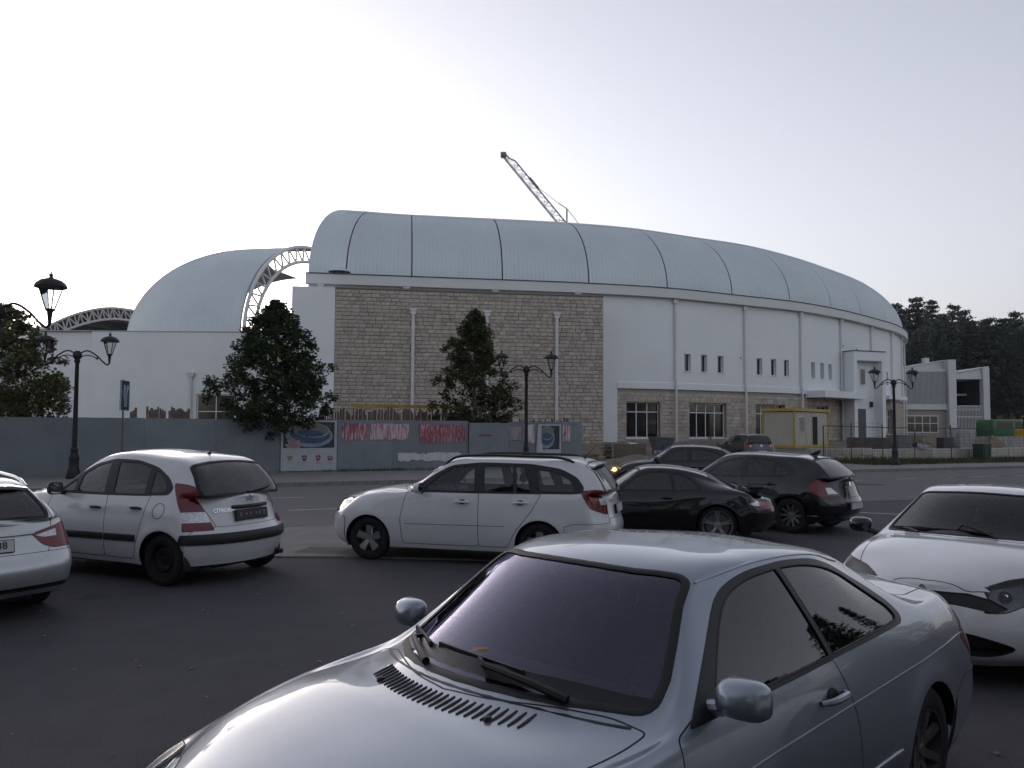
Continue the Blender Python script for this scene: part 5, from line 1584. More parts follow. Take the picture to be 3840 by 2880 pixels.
yb = MB(); yb.bar(rd(-.6, 5.0, 2.93), rd(5.2, 5.0, 2.95), .14, .16); tag(yb.build('yellow_beam', mat('beam_yellow', (.42, .30, .04), .6, var=.2, vscale=2)), 'long yellow formwork beam behind the palings', 'beam')
# ------------------------------------------------------------------ building site on the right
M_WOOD = mat('old_timber', (.13, .105, .085), .95, col2=(.23, .195, .165), vscale=4, stretch=(1, 6, 6))
M_WOOD2 = mat('grey_timber', (.17, .155, .14), .95, col2=(.28, .26, .24), vscale=4, stretch=(5, 5, .8))
def boards(root, n, L, W, H, seed, m, jit=.12):
    rnd = random.Random(seed); z = 0.0; k = 0
    while k < n and z < H:
        cnt = rnd.randint(4, 6); th = rnd.uniform(.035, .06)
        for i in range(cnt):
            l = L * rnd.uniform(.8, 1.06); y = -W / 2 + W * (i + .5) / cnt; M = Matrix.Translation((rnd.uniform(-jit, jit), y, z)) @ Matrix.Rotation(rnd.uniform(-.05, .05), 4, 'Z') @ Matrix.Rotation(rnd.uniform(-.012, .012), 4, 'Y')
            MB().box(-l / 2, l / 2, -W / cnt * .42, W / cnt * .42, 0, th, M).build('board', m, root); k += 1
        z += th + .012
def tz(x, y): return terrain(x, y) - .03
lp = empty('timber_stack', (6.35, 46.0, tz(6.35, 46)), .30); tag(lp, 'heaped stack of old formwork timber beside the blue skip', 'timber'); boards(lp, 75, 2.3, 1.2, 1.05, 5, M_WOOD)
for i, x in enumerate((-1.05, 1.0)): MB().box(x - .05, x + .05, -.62, -.57, -.05, 1.0).build('stake', M_WOOD2, lp)
MB().add([(.1, -.5, .93), (.7, -.55, .90), (.75, .1, .95), (.2, .2, 1.0)], [(0, 1, 2, 3)]).add([(.1, -.5, .92), (.7, -.55, .89), (.75, .1, .94), (.2, .2, .99)], [(3, 2, 1, 0)]).build('white_sheet', M_WALL, lp)
l2 = empty('timber_stack', (4.15, 45.4, tz(4.15, 45.4)), .2); tag(l2, 'low pile of broken planks at the end of the hoarding', 'timber'); boards(l2, 26, 1.1, .8, .45, 8, M_WOOD)
sk = empty('skip', (9.0, 49.6, tz(9, 49.6)), .25); tag(sk, 'small blue-grey tipping skip on legs next to the timber stack', 'skip')
M_SKIP = mat('skip_paint', (.075, .10, .125), .6, .2, col2=(.13, .13, .125), vscale=5)
V = [(-.42, -.38, .30), (.42, -.38, .30), (.42, .38, .30), (-.42, .38, .30), (-.62, -.55, 1.10), (.62, -.55, 1.04), (.62, .55, 1.04), (-.62, .55, 1.10)]
MB().add(V, [(0, 1, 5, 4), (1, 2, 6, 5), (2, 3, 7, 6), (3, 0, 4, 7), (3, 2, 1, 0)]).build('hopper', M_SKIP, sk)
MB().bar(V[4], V[5], .06).bar(V[5], V[6], .06).bar(V[6], V[7], .06).bar(V[7], V[4], .06).build('rim', M_SKIP, sk)
for x in (-.4, .4):
    for y in (-.36, .36): MB().box(x - .04, x + .04, y - .04, y + .04, -.06, .34).build('leg', M_SKIP, sk)
MB().box(-.03, .03, -.50, -.44, .30, .95).build('stiffener', M_SKIP, sk)
ub = empty('upright_boards', (12.2, 48.0, tz(12.2, 48)), .2); tag(ub, 'rough upright grey slabs and boards before the second window', 'timber')
for x, w, h, t in ((-.72, .36, 1.42, .0), (-.30, .22, 1.05, .04), (-.05, .20, 1.0, -.05), (.22, .30, 1.0, .03), (.62, .22, 1.42, .05)):
    M = Matrix.Translation((x, random.Random(int(h * 100 + x * 10)).uniform(-.1, .1), -.06)) @ Matrix.Rotation(t, 4, 'Y')
    MB().prism([(-w / 2, 0), (w / 2, 0), (w / 2 * .95, h * .8), (w * .25, h), (-w * .2, h), (-w / 2 * .98, h * .75)], -.04, .04).build('slab', M_WOOD2 if x < -.5 or x > .5 else M_WOOD, ub, bevel=0)
    ub.children[-1].matrix_local = M
# cream site cabin with yellow frame
cb = empty('site_cabin', (19.45, 56.6, .72), R(46)); tag(cb, 'cream site cabin with yellow frame, barred window and open dark door', 'cabin')
M_CAB = mat('cabin_cream', (.42, .40, .34), .6, var=.06, vscale=1.5); M_YEL = mat('cabin_yellow', (.42, .30, .035), .55, var=.15, vscale=3)
Lc, Wc, Hc = 5.6, 2.4, 2.45                 # local: x along the long face, y back
MB().box(.06, Lc - .06, .06, Wc - .06, .08, Hc - .05).build('shell', M_CAB, cb)
for x in (0, Lc - .12):
    for y in (0, Wc - .12): MB().box(x, x + .12, y, y + .12, 0, Hc).build('corner_post', M_YEL, cb)
MB().box(-.10, Lc + .10, -.10, Wc + .10, Hc + .003, Hc + .19).build('roof_frame', M_YEL, cb); MB().box(.003, Lc - .003, .003, Wc - .003, -.08, .079).build('floor_frame', M_YEL, cb)
for x in (1.9, 2.8): MB().box(x - .01, x + .01, .052, .06, .1, Hc - .06).build('panel_joint', M_DARKM, cb)
w = MB(); w.box(.72, 1.62, .03, .06, .95, 2.12); wo = w.build('window', M_FRAME, cb); MB().box(.80, 1.54, .022, .03, 1.03, 2.04).build('pane', M_GDARK, wo)
for i in range(6): MB().box(.84 + i * .13, .865 + i * .13, -.03, .0, .96, 2.10).build('window_bar', M_PIPE, wo)
d = MB().box(2.95, 3.75, .045, .06, .1, 2.10).build('door_opening', mat('cabin_inside', (.012, .012, .012), .9), cb)
MB().box(2.35, 2.75, .03, .058, 1.85, 1.98).build('notice', M_PW, cb)
MB().box(2.86, 2.92, .0, .06, 2.05, 2.25).build('lamp', M_PIPE, cb)
MB().box(-.3, Lc + .3, -.3, Wc + .3, -.9, -.085).build('cabin_footing', M_KERB, cb)
# low wall of rough blocks along the pavement
lw = empty('block_wall', (0, 0, 0)); tag(lw, 'low wall of pale rough concrete blocks behind the wire fence', 'wall')
M_BLK = [mat('block_%d' % i, c, .95, var=.18, vscale=3, bump=.7, bscale=9) for i, c in enumerate(((.44, .41, .36), (.50, .47, .42), (.38, .355, .315)))]
BLKM = []
for m in M_BLK:
    o = MB().box(-.5, .5, -.5, .5, -.5, .5).build('block', m, None, bevel=.04); BLKM.append(o.data); bpy.data.objects.remove(o)
rnd = random.Random(17)
u = 24.7
while u < 47:
    rows = 2 if u < 28.6 else 1; L = rnd.uniform(.55, .95) if rows == 2 else rnd.uniform(1.2, 2.2)
    for r_ in range(rows):
        Hh = .42 if rows == 2 else rnd.uniform(.74, .82)
        o = link(bpy.data.objects.new('block', rnd.choice(BLKM)), lw); p = rd(u + L / 2, 1.55 + rnd.uniform(-.04, .04), r_ * .425 + Hh / 2 + .0); o.location = p; o.rotation_euler = (0, rnd.uniform(-.01, .01), math.atan2(RU.y, RU.x) + rnd.uniform(-.02, .02)); o.scale = (L - .02, .45, Hh)
    u += L
# ragged bank of earth behind it and by the entrance
def mound(name, cx, cy, a, b, h, seed, m, label, cat='earth', rz=0.0):
    rnd = random.Random(seed); n = 22; V, F = [], []
    for j in range(n + 1):
        for i in range(n + 1):
            x, y = (i / n * 2 - 1), (j / n * 2 - 1); r = math.hypot(x, y); z = max(0, 1 - r * r) * h * (1 + .35 * math.sin(7 * x + seed) * math.cos(5 * y)) + rnd.uniform(-.03, .05) * h - .05
            wx, wy = cx + x * a * math.cos(rz) - y * b * math.sin(rz), cy + x * a * math.sin(rz) + y * b * math.cos(rz); V.append((wx, wy, tz(wx, wy) + z))
    F = [(j * (n + 1) + i, j * (n + 1) + i + 1, (j + 1) * (n + 1) + i + 1, (j + 1) * (n + 1) + i) for j in range(n) for i in range(n)]
    o = meshobj(name, V, F, m, smooth=True); return tag(o, label, cat)
mound('earth_bank', 6.8, 43.6, 3.6, .8, .45, 2, M_EARTH, 'reddish bank of dug earth in front of the timber stack', rz=.3)
mound('rubble_heap', 10.6, 51.5, 1.9, .9, .55, 5, mat('rubble', (.24, .20, .16), .95, col2=(.36, .32, .27), vscale=3, bump=.8, bscale=12), 'small heap of rubble under the second arena window', 'rubble')
mound('sand_heap', 33.4, 57.6, 2.3, 1.4, 1.15, 7, mat('sand_ochre', (.15, .12, .08), .95, col2=(.22, .18, .12), vscale=2), 'ochre sand heap near the right edge', 'sand')
# steel mesh fence on posts
mf = empty('wire_fence', (0, 0, 0)); tag(mf, 'rusty welded mesh fence on thin posts along the site', 'fence')
M_WIRE = mat('wire_rust', (.10, .085, .075), .8, .3)
for u in (25.0, 27.1, 29.6, 32.2, 35.4, 38.9, 42.4): 
    b = rd(u, .75, 0); MB().tube([b, b + Vector((random.Random(int(u * 10)).uniform(-.05, .05), 0, random.Random(int(u)).uniform(1.9, 2.5)))], .03, 6).build('fence_post', M_WIRE, mf)
def mesh_panel(u0, u1, z0, z1, v, du, dz, seed, tilt=0.0):
    rnd = random.Random(seed); mb = MB(); x = u0
    while x < u1: mb.tube([rd(x, v, z0), rd(x + tilt, v + rnd.uniform(-.04, .04), z1 + rnd.uniform(-.12, .15))], .0045, 4, cap=False); x += du
    z = z0 + .05
    while z < z1: mb.tube([rd(u0, v, z), rd((u0 + u1) / 2, v + rnd.uniform(-.03, .03), z + rnd.uniform(-.03, .01)), rd(u1, v, z)], .0045, 4, cap=False); z += dz
    return mb.build('mesh_panel', M_WIRE, mf)
for i, (a, b, z1) in enumerate(((24.9, 27.1, 2.1), (27.1, 29.6, 2.4), (29.6, 32.2, 1.75), (32.2, 35.4, 1.7), (35.4, 38.9, 1.7), (38.9, 42.4, 1.7))): mesh_panel(a, b, .05, z1, .72, .20, .20, i)
MB().tube([rd(25, .70, 2.12), rd(29.6, .70, 2.05), rd(36, .7, 2.02), rd(44, .7, 2.05)], .028, 6).build('top_rail', M_WIRE, mf)
# stacks of material behind the fence
def pallet_stack(x, y, rz, w, dth, h, m, label, seed, wrap=False):
    r = empty('pallet_stack', (x, y, tz(x, y)), rz); tag(r, label, 'pallet stack', 'building materials on the site'); rnd = random.Random(seed)
    for i in range(3): MB().box(-w / 2, w / 2, -dth / 2 + i * dth * .42, -dth / 2 + i * dth * .42 + dth * .14, -.05, .11).build('pallet_bearer', M_WOOD, r)
    z = .115; nx = max(2, int(w / .40)); k = 0
    while z < h:
        hh = .16 if not wrap else .24
        for i in range(nx):
            MB().box(-w / 2 + w * i / nx + .008, -w / 2 + w * (i + 1) / nx - .008 + rnd.uniform(-.01, .0), -dth / 2 + rnd.uniform(0, .03), dth / 2, z, z + hh - .012).build('block', m, r)
        z += hh
    return r
M_BRK = mat('brick_grey_brown', (.095, .085, .08), .9, var=.3, vscale=4); M_PALE = mat('sack_pale', (.33, .32, .31), .8, var=.25, vscale=3); M_DK = mat('sheet_dark', (.05, .05, .055), .6, var=.3, vscale=3); M_TAN = mat('block_tan', (.30, .25, .19), .9, var=.2, vscale=3)
pallet_stack(22.3, 51.5, .4, 2.5, 1.1, 1.35, M_BRK, 'long dark stack of bricks right of the cabin door', 1)
pallet_stack(24.9, 52.7, .4, 1.6, 1.0, 1.5, mat('block_grey', (.17, .17, .175), .9, var=.25, vscale=3), 'grey block pallet just behind the right lamp post', 2)
pallet_stack(26.8, 53.6, .4, 1.25, .9, 1.55, M_TAN, 'tan block pallet right of the lamp post', 3)
pallet_stack(28.4, 54.3, .4, .9, .9, 1.3, M_DK, 'narrow dark pallet between two tan pallets', 4)
pallet_stack(29.9, 54.9, .4, 1.35, 1.0, 1.9, M_PALE, 'tall pale wrapped pallet before the annex window', 5, True)
pallet_stack(35.6, 59.8, .4, 3.0, 1.2, 1.25, M_PALE, 'wide pale sack pallet at the far right', 6, True)
pallet_stack(32.2, 58.6, .4, 2.0, 1.0, .9, M_BRK, 'low brown brick pallet left of the sand heap', 7)
# dirty mixer lying on the wall, green bin
wb = empty('wheelbarrow', rd(33.7, 1.55, .79), .5); tag(wb, 'overturned pale wheelbarrow on top of the low wall', 'wheelbarrow')
V = []
for z, k in ((0, 1), (.18, .85), (.30, .55)): V += [(x * k, y * k, z) for x, y in ((-.45, -.30), (.45, -.30), (.45, .30), (-.45, .30))]
MB().add(V, [(i * 4 + j, i * 4 + (j + 1) % 4, i * 4 + 4 + (j + 1) % 4, i * 4 + 4 + j) for i in range(2) for j in range(4)] + [(8, 9, 10, 11)]).build('tray', M_PALE, wb)
MB().tube([(-.2, -.25, .25), (.5, -.28, .34), (1.0, -.25, .10)], .018, 6).tube([(-.2, .25, .25), (.5, .28, .34), (1.0, .25, .10)], .018, 6).build('handles', M_IRON, wb); MB().lathe([(.10, -.04), (.17, -.04), (.17, .04), (.10, .04)], 16, c=(-.55, 0, .22), axis='y').build('wheel', K['tyre'], wb)
gb = empty('rubbish_bin', rd(37.9, .55, .10), .42); tag(gb, 'dark green square rubbish bin against the low wall', 'bin')
M_GRN = mat('bin_green', (.010, .040, .025), .5, var=.15, vscale=5)
MB().prism([(-.36, 0), (.36, 0), (.38, .90), (-.38, .90)], -.36, .36).build('bin_body', M_GRN, gb, bevel=.02); MB().box(-.41, .41, -.39, .39, .903, .99).build('lid', M_GRN, gb, bevel=.02)
for x in (-.2, .2): MB().box(x - .04, x + .04, -.385, -.362, .1, .8).build('rib', M_GRN, gb)
# parked vans far right behind the site
def far_van(x, y, rz, m, label, kind):
    r = empty('parked_van', (x, y, tz(x, y)), rz); tag(r, label, 'van', 'vehicles behind the site')
    prof = [(-2.3, .45), (-2.35, 1.5), (-2.2, 2.0), (.9, 2.05), (1.5, 1.35), (2.25, 1.1), (2.35, .5)]
    MB().prism(prof, -.9, .9).build('body', m, r, smooth=True, bevel=.08)
    for s in (-1, 1):
        for a in (-1.5, 1.5): MB().lathe([(0, -.1), (.2, -.1), (.32, -.09), (.33, 0), (.32, .09), (.2, .1), (0, .1)], 20, c=(a, s * .86, .33), axis='y').build('wheel', K['tyre'], r)
        MB().add([(.15, s * .905, 1.25), (1.35, s * .905, 1.25), (.85, s * .905, 1.85), (.15, s * .905, 1.85)], [(0, 1, 2, 3)]).build('side_window', M_GDARK, r); MB().add([(-1.9, s * .905, 1.25), (-.05, s * .905, 1.25), (-.05, s * .905, 1.85), (-1.9, s * .905, 1.85)], [(0, 1, 2, 3)]).build('side_window', M_GDARK, r)
    MB().add([(1.47, -.8, 1.42), (1.47, .8, 1.42), (.97, .74, 1.98), (.97, -.74, 1.98)], [(0, 1, 2, 3)]).build('windscreen', M_GDARK, r)
far_van(44.3, 74, .3, mat('van_green', (.02, .12, .045), .5, coat=.3), 'bright green van behind the annex corner', 0)
far_van(48.6, 77, .3, mat('van_grey', (.22, .24, .25), .4, coat=.5), 'grey white-roofed van right of the green van', 1)
ex = empty('excavator', (43.4, 68.5, tz(43.4, 68.5)), .4); tag(ex, 'yellow excavator partly hidden behind the sand heap', 'excavator')
for s in (-1, 1): MB().prism([(-1.3, 0), (1.3, 0), (1.55, .3), (1.3, .65), (-1.3, .65), (-1.55, .3)], s * .7 - .22, s * .7 + .22).build('track', K['tyre'], ex)
MB().box(-1.2, 1.0, -.9, .9, .75, 1.45).build('engine_house', M_YEL, ex, bevel=.08); MB().box(-.1, .95, .05, .88, 1.46, 2.5).build('cab', M_GDARK, ex, bevel=.05); MB().box(-.15, 1.0, 0, .93, 2.5, 2.6).build('cab_roof', M_YEL, ex)
MB().bar((.9, -.3, 1.2), (3.0, -.3, 2.6), .3, .4).bar((3.0, -.3, 2.6), (4.0, -.3, 1.3), .25, .3).build('boom', M_YEL, ex); MB().prism([(3.7, .7), (4.3, .8), (4.3, 1.4), (3.9, 1.35)], -.7, .1).build('bucket', M_DK, ex)
# grass verge in front of the low wall
gm = MB(); rnd = random.Random(23)
tag(meshobj('verge', [tuple(rd(u, v, .125)) for u, v in ((24.2, -3.3), (50, -3.3), (50, 1.3), (24.2, 1.3))], [(0, 1, 2, 3)], mat('verge_soil', (.05, .045, .03), .95, col2=(.09, .085, .05), vscale=2)), kind='structure')
for i in range(9500):
    u = rnd.uniform(24.2, 48); v = rnd.uniform(-3.3, 1.3); h = rnd.uniform(.06, .30) * (1.3 if u < 30 else .8); b = rd(u, v, .10); a = rnd.uniform(0, 6.28); w = rnd.uniform(.012, .035); dx = Vector((math.cos(a) * w, math.sin(a) * w, 0)); t = Vector((rnd.uniform(-.12, .12), rnd.uniform(-.12, .12), h))
    gm.add([b - dx, b + dx, b + t], [(0, 1, 2)])
tag(gm.build('grass', mat('verge_grass', (.028, .045, .016), .9, col2=(.075, .08, .03), vscale=2)), 'rough grass verge along the low wall', 'grass', kind='stuff')
COUPE = (-0.481, 2.905, 224.8, 1.03); WAGON = (-1.880, 13.0, 164.5, 1.05); HATCH = (-6.285, 12.05, 154.5, 1.08); TOURING = (-7.92, 10.42, 139.3, 1.02); CLIO = (3.713, 7.039, 228.1, 0.98)
SPORT = (1.36, 15.4, 165.0, 1.0); BLACKH = (3.851, 18.1, 135.4, 1.05); SEDAN = (3.833, 25.53, 159.7, 1.03); GOLF = (12.9, 47.9, 100.0, 1.05)     # x, y, heading, size factor
SILVER = paint('paint_silver', (.30, .33, .385), .75, .34)
def car_coupe():
    p = dict(hw=.878, wheel_r=.315, arch_r=.345, arches=[0, -2.725], flare=.014,
        xs=[.42, 0, -.62, -1.15, -1.75, -2.35, -2.78, -3.20], xs4=[.20, -.10, -.62, -1.02, -1.70, -2.30, -2.62, -2.98],
        zb=[.71, .775, .845, .905, .915, .93, .945, .955, .965, .95], yb=[.67, .735, .775, .80, .805, .81, .80, .785, .755, .665],
        front=[(.66, .20), (.745, .31), (.765, .47), (.735, .60), (.67, .695)], rear=[(-3.64, .25), (-3.72, .36), (-3.735, .52), (-3.70, .74), (-3.70, .93)],
        fb=(.06, .30), rb=(.04, .22), yl=(.93, .975, 1.0, .975), zl=(.20, .31, .50, .73),
        hood=[(.655, .708), (.60, .738), (.44, .80), (.18, .872), (-.08, .922)], deck=[(-3.28, 1.02), (-3.56, 1.003), (-3.69, .985)],
        cowl=(-.36, .968), cowlc=(-.64, .69, .935), wtop=(-1.02, 1.352), wtopc=(-1.16, .515, 1.315),
        roofB=((-1.55, 1.392), (-1.60, .545, 1.348)), roofC=((-1.98, 1.372), (-2.06, .54, 1.325)), rtop=(-2.32, 1.322), rtopc=(-2.45, .50, 1.255), rbot=(-2.95, 1.04), rbotc=(-2.86, .60, 1.02))
    c = CarB('coupe_car', p, SILVER, COUPE[0], COUPE[1], COUPE[2], 'silver two-door coupe in the foreground with black bonnet grille and folded wipers', 'car', 'cars in the parking lot', ns=10, nr=7, sc=COUPE[3])
    k = c.k
    c.arches()
    k.cut('bumper_front', [(.40, .56), (.62, .60), (.9, .60), (.9, .1), (.36, .1), (.33, .40)], 'side', lambda n, q: True)
    k.cut('bumper_rear', [(-3.05, .50), (-3.3, .585), (-3.9, .60), (-3.9, .1), (-3.05, .1)], 'side', lambda n, q: True)
    door = round_poly([(-.60, .24), (-.585, .60), (-.62, .905), (-.74, .94), (-1.20, .955), (-1.72, .965), (-1.755, .935), (-1.86, .72), (-1.86, .40), (-1.78, .24)], [.04, .1, .02, .01, .01, .01, .01, .1, .1, .06])
    k.cut('door', door, 'side', over=['body'])
    dlo = round_poly([(-.70, .918), (-1.02, 1.13), (-1.22, 1.265), (-1.45, 1.315), (-1.75, 1.326), (-2.05, 1.304), (-2.30, 1.238), (-2.50, 1.132), (-2.60, 1.045), (-2.615, .985), (-2.56, .958), (-1.7, .942), (-1.1, .925)],
                     [.01, .1, .12, .1, .1, .1, .1, .1, .05, .03, .03, .1, .1])
    k.cut('window_frame', dlo, 'side')
    k.cut('door_window', round_poly([(-.86, .945), (-1.06, 1.112), (-1.245, 1.242), (-1.46, 1.291), (-1.675, 1.301), (-1.735, .957), (-1.2, .945)], [.02, .1, .1, .1, .015, .015, .05]), 'side', over=['window_frame'])
    k.cut('quarter_window', round_poly([(-1.705, 1.301), (-1.9, 1.294), (-2.10, 1.265), (-2.30, 1.203), (-2.46, 1.10), (-2.545, 1.035), (-2.555, .995), (-2.52, .978), (-1.765, .960)], [.015, .1, .1, .1, .1, .04, .03, .02, .015]), 'side', over=['window_frame'])
    k.cut('windscreen', c.half_poly(5.05, 5.95, 6.12, 'top', rad=.06), 'top', lambda n, q: q.x > -1.4 and q.z > .85)
    k.cut('rear_window', c.half_poly(9.04, 9.94, 6.25, 'top', rad=.06), 'top', lambda n, q: q.x < -2.2 and n.z > .1)
    hood = [(.62, -.05), (.60, .30), (.52, .52), (.36, .625), (.0, .685), (-.35, .712), (-.58, .712), (-.56, .60), (-.44, .40), (-.345, .2), (-.305, -.05)]
    k.cut('bonnet', round_poly(hood, [0, .05, .08, .1, .1, .1, .03, .05, .1, .1, 0]), 'top', lambda n, q: n.z > .35 and q.x > -.75, over=['body'])
    k.cut('boot_lid', round_poly([(-3.03, -.05), (-3.02, .50), (-3.08, .60), (-3.60, .575), (-3.80, .54), (-3.80, -.05)], [0, .08, .05, .1, .02, 0]), 'top', lambda n, q: q.z > .66 and q.x < -2.9, over=['body'])
    k.cut('tail_lamp', round_poly([(-3.30, .78), (-3.5, .905), (-3.9, .92), (-3.9, .70), (-3.42, .66)], .03), 'side', lambda n, q: q.y > .33 and n.x < .6, over=['body', 'boot_lid'])
    k.cut('headlamp', round_poly([(.24, .70), (.42, .745), (.66, .705), (.80, .66), (.80, .60), (.50, .595), (.33, .64)], [.02, .05, .02, .02, .02, .04, .03]), 'side', lambda n, q: q.y > .24 and n.z < .93, over=['body', 'bonnet'])
    k.finish()
    body = k.part('body', ['body'], 'C', SILVER, c.root, rim=0)
    for r in ('bumper_front', 'bumper_rear'): c.shell(r, 'C', SILVER, offset=.004, rim=.015, seam=.008)
    doors = c.pair('door', SILVER, seam=.006)
    for sd in ('L', 'R'):
        k.part('window_frame', 'window_frame', sd, K['black'], c.root, offset=.003, rim=.006)
        c.glass('door_window', sd, K['glass_dark'], seal=.012); c.glass('quarter_window', sd, K['glass_dark'], seal=.012)
        c.lamp('tail_lamp', sd, K['red'], 'tail_lamp', lens=False)
        c.lamp('headlamp', sd, K['clear'], 'headlamp')
    c.glass('windscreen', 'C', K['wind'], 'windscreen', seal=.036, inward=-.008)
    c.glass('rear_window', 'C', K['glass_dark'], 'rear_window', seal=.04, inward=-.01)
    bon = c.shell('bonnet', 'C', SILVER, seam=.007)
    c.shell('boot_lid', 'C', SILVER, seam=.007)
    # bonnet grille: rows of slots near the windscreen
    for i in range(27):
        y = -.40 + i * .8 / 26
        xc = -.29 - .16 * (abs(y) / .4)**2 * .62 + .05
        q, n = c.zsurf(xc, y); q2, _ = c.zsurf(xc + .05, y); q3, _ = c.zsurf(xc - .05, y)
        mb = MB(); mb.tube([q2 + n * .001 + Vector((0, .006, 0)), q + n * .0015, q3 + n * .001 - Vector((0, .006, 0))], [.004, .0062, .004], 6); mb.build('grille_slot', K['black'], bon, smooth=True)
    for y in (.30, -.30):
        q, n = c.zsurf(-.235 - .02, y); mb = MB(); mb.lathe([(.0, .016), (.012, .013), (.017, .0), (.017, -.01)], 12, c=q); mb.build('washer_jet', K['black'], bon, smooth=True)
    # cowl panel and wipers
    vs, fs = [], []
    ys = np.linspace(-.66, .66, 15)
    for y in ys:
        t = (abs(y) / .69)**2
        xa, xb = -.335 - .24 * t, -.47 - .25 * t
        for x, dz in ((xa, .002), ((xa + xb) / 2, -.012), (xb, .010)):
            q, n = c.zsurf(x, y); vs.append((q.x, q.y, q.z + dz))
    for i in range(14):
        for j in range(2): fs.append((i * 3 + j, i * 3 + j + 1, i * 3 + 4 + j, i * 3 + 3 + j))
    MB().add(vs, fs).build('cowl_panel', K['black'], c.root, smooth=True)
    def ws(x, y, up=.012):
        q, n = c.zsurf(x, y); return q + n * up
    xb = lambda y: -.36 - .26 * (y / .69)**2
    wiper(c.root, [ws(xb(.44) - .03, .44, .012), ws(xb(.30) - .055, .30, .03), ws(xb(.08) - .085, .08, .03), ws(xb(.24) - .10, .24, .014), ws(xb(-.24) - .115, -.24, .014)], K['black'], .012)
    wiper(c.root, [ws(xb(-.22) - .03, -.22, .012), ws(xb(-.33) - .055, -.33, .03), ws(xb(-.46) - .085, -.46, .03), ws(xb(-.30) - .10, -.30, .014), ws(xb(-.66) - .11, -.64, .014)], K['black'], .011)
    lf = MB(); p = ws(xb(.02) - .13, .02, .03); lf.add([p + Vector(v) for v in ((-.03, -.02, 0), (0, -.035, .012), (.03, -.015, .004), (.035, .02, .016), (0, .035, .004), (-.03, .02, .012))], [(0, 1, 2, 3, 4, 5)])
    lfo = lf.build('fallen_leaf', mat('leaf_orange', (.32, .14, .03), .7), c.root); c.leaf = lfo
    # mouldings, swage line, handles, mirrors
    c.strip('side_moulding', [(-.42, .425), (-2.30, .435)], .042, .010, SILVER)
    c.strip('swage_line', [(-.36, .700), (-1.2, .735), (-2.4, .765), (-3.35, .79)], .012, .0045, SILVER, n=30)
    c.handles([doors], [(-1.66, .815)], SILVER, L=.22)
    for sd in (1, -1):
        mirror_car(c.root, (-.90, sd * .895, 1.0), sd, SILVER, K['mirror'], SILVER, (.11, .19, .135), skew=.06)
    for y in (.56, -.56):
        pts = []
        for x in np.linspace(-1.14, -2.42, 12):
            q, n = c.zsurf(x, y * (1.0 - .06 * abs((x + 1.75) / .65)**2)); pts.append(q + n * .0005)
        MB().tube(pts, .0055, 6).build('roof_moulding', SILVER, c.root, smooth=True)
    c.wheel_wells(); c.underbody(); c.wheels(.205, 'swirl', K['alloy_dark'], .225)
    c.cabin(-1.50, .30, -2.35, dash_x=-.98, sw=.50)
    sh = MB(); sh.box(-2.95, -2.50, -.60, .60, .93, .95); sh.build('parcel_shelf', K['int'], c.root)
    c.liner(['body', 'door', 'window_frame'], -.60, -3.0)
    c.plate(True, 0, .80, None)
    return c
ANY = lambda n, q: True
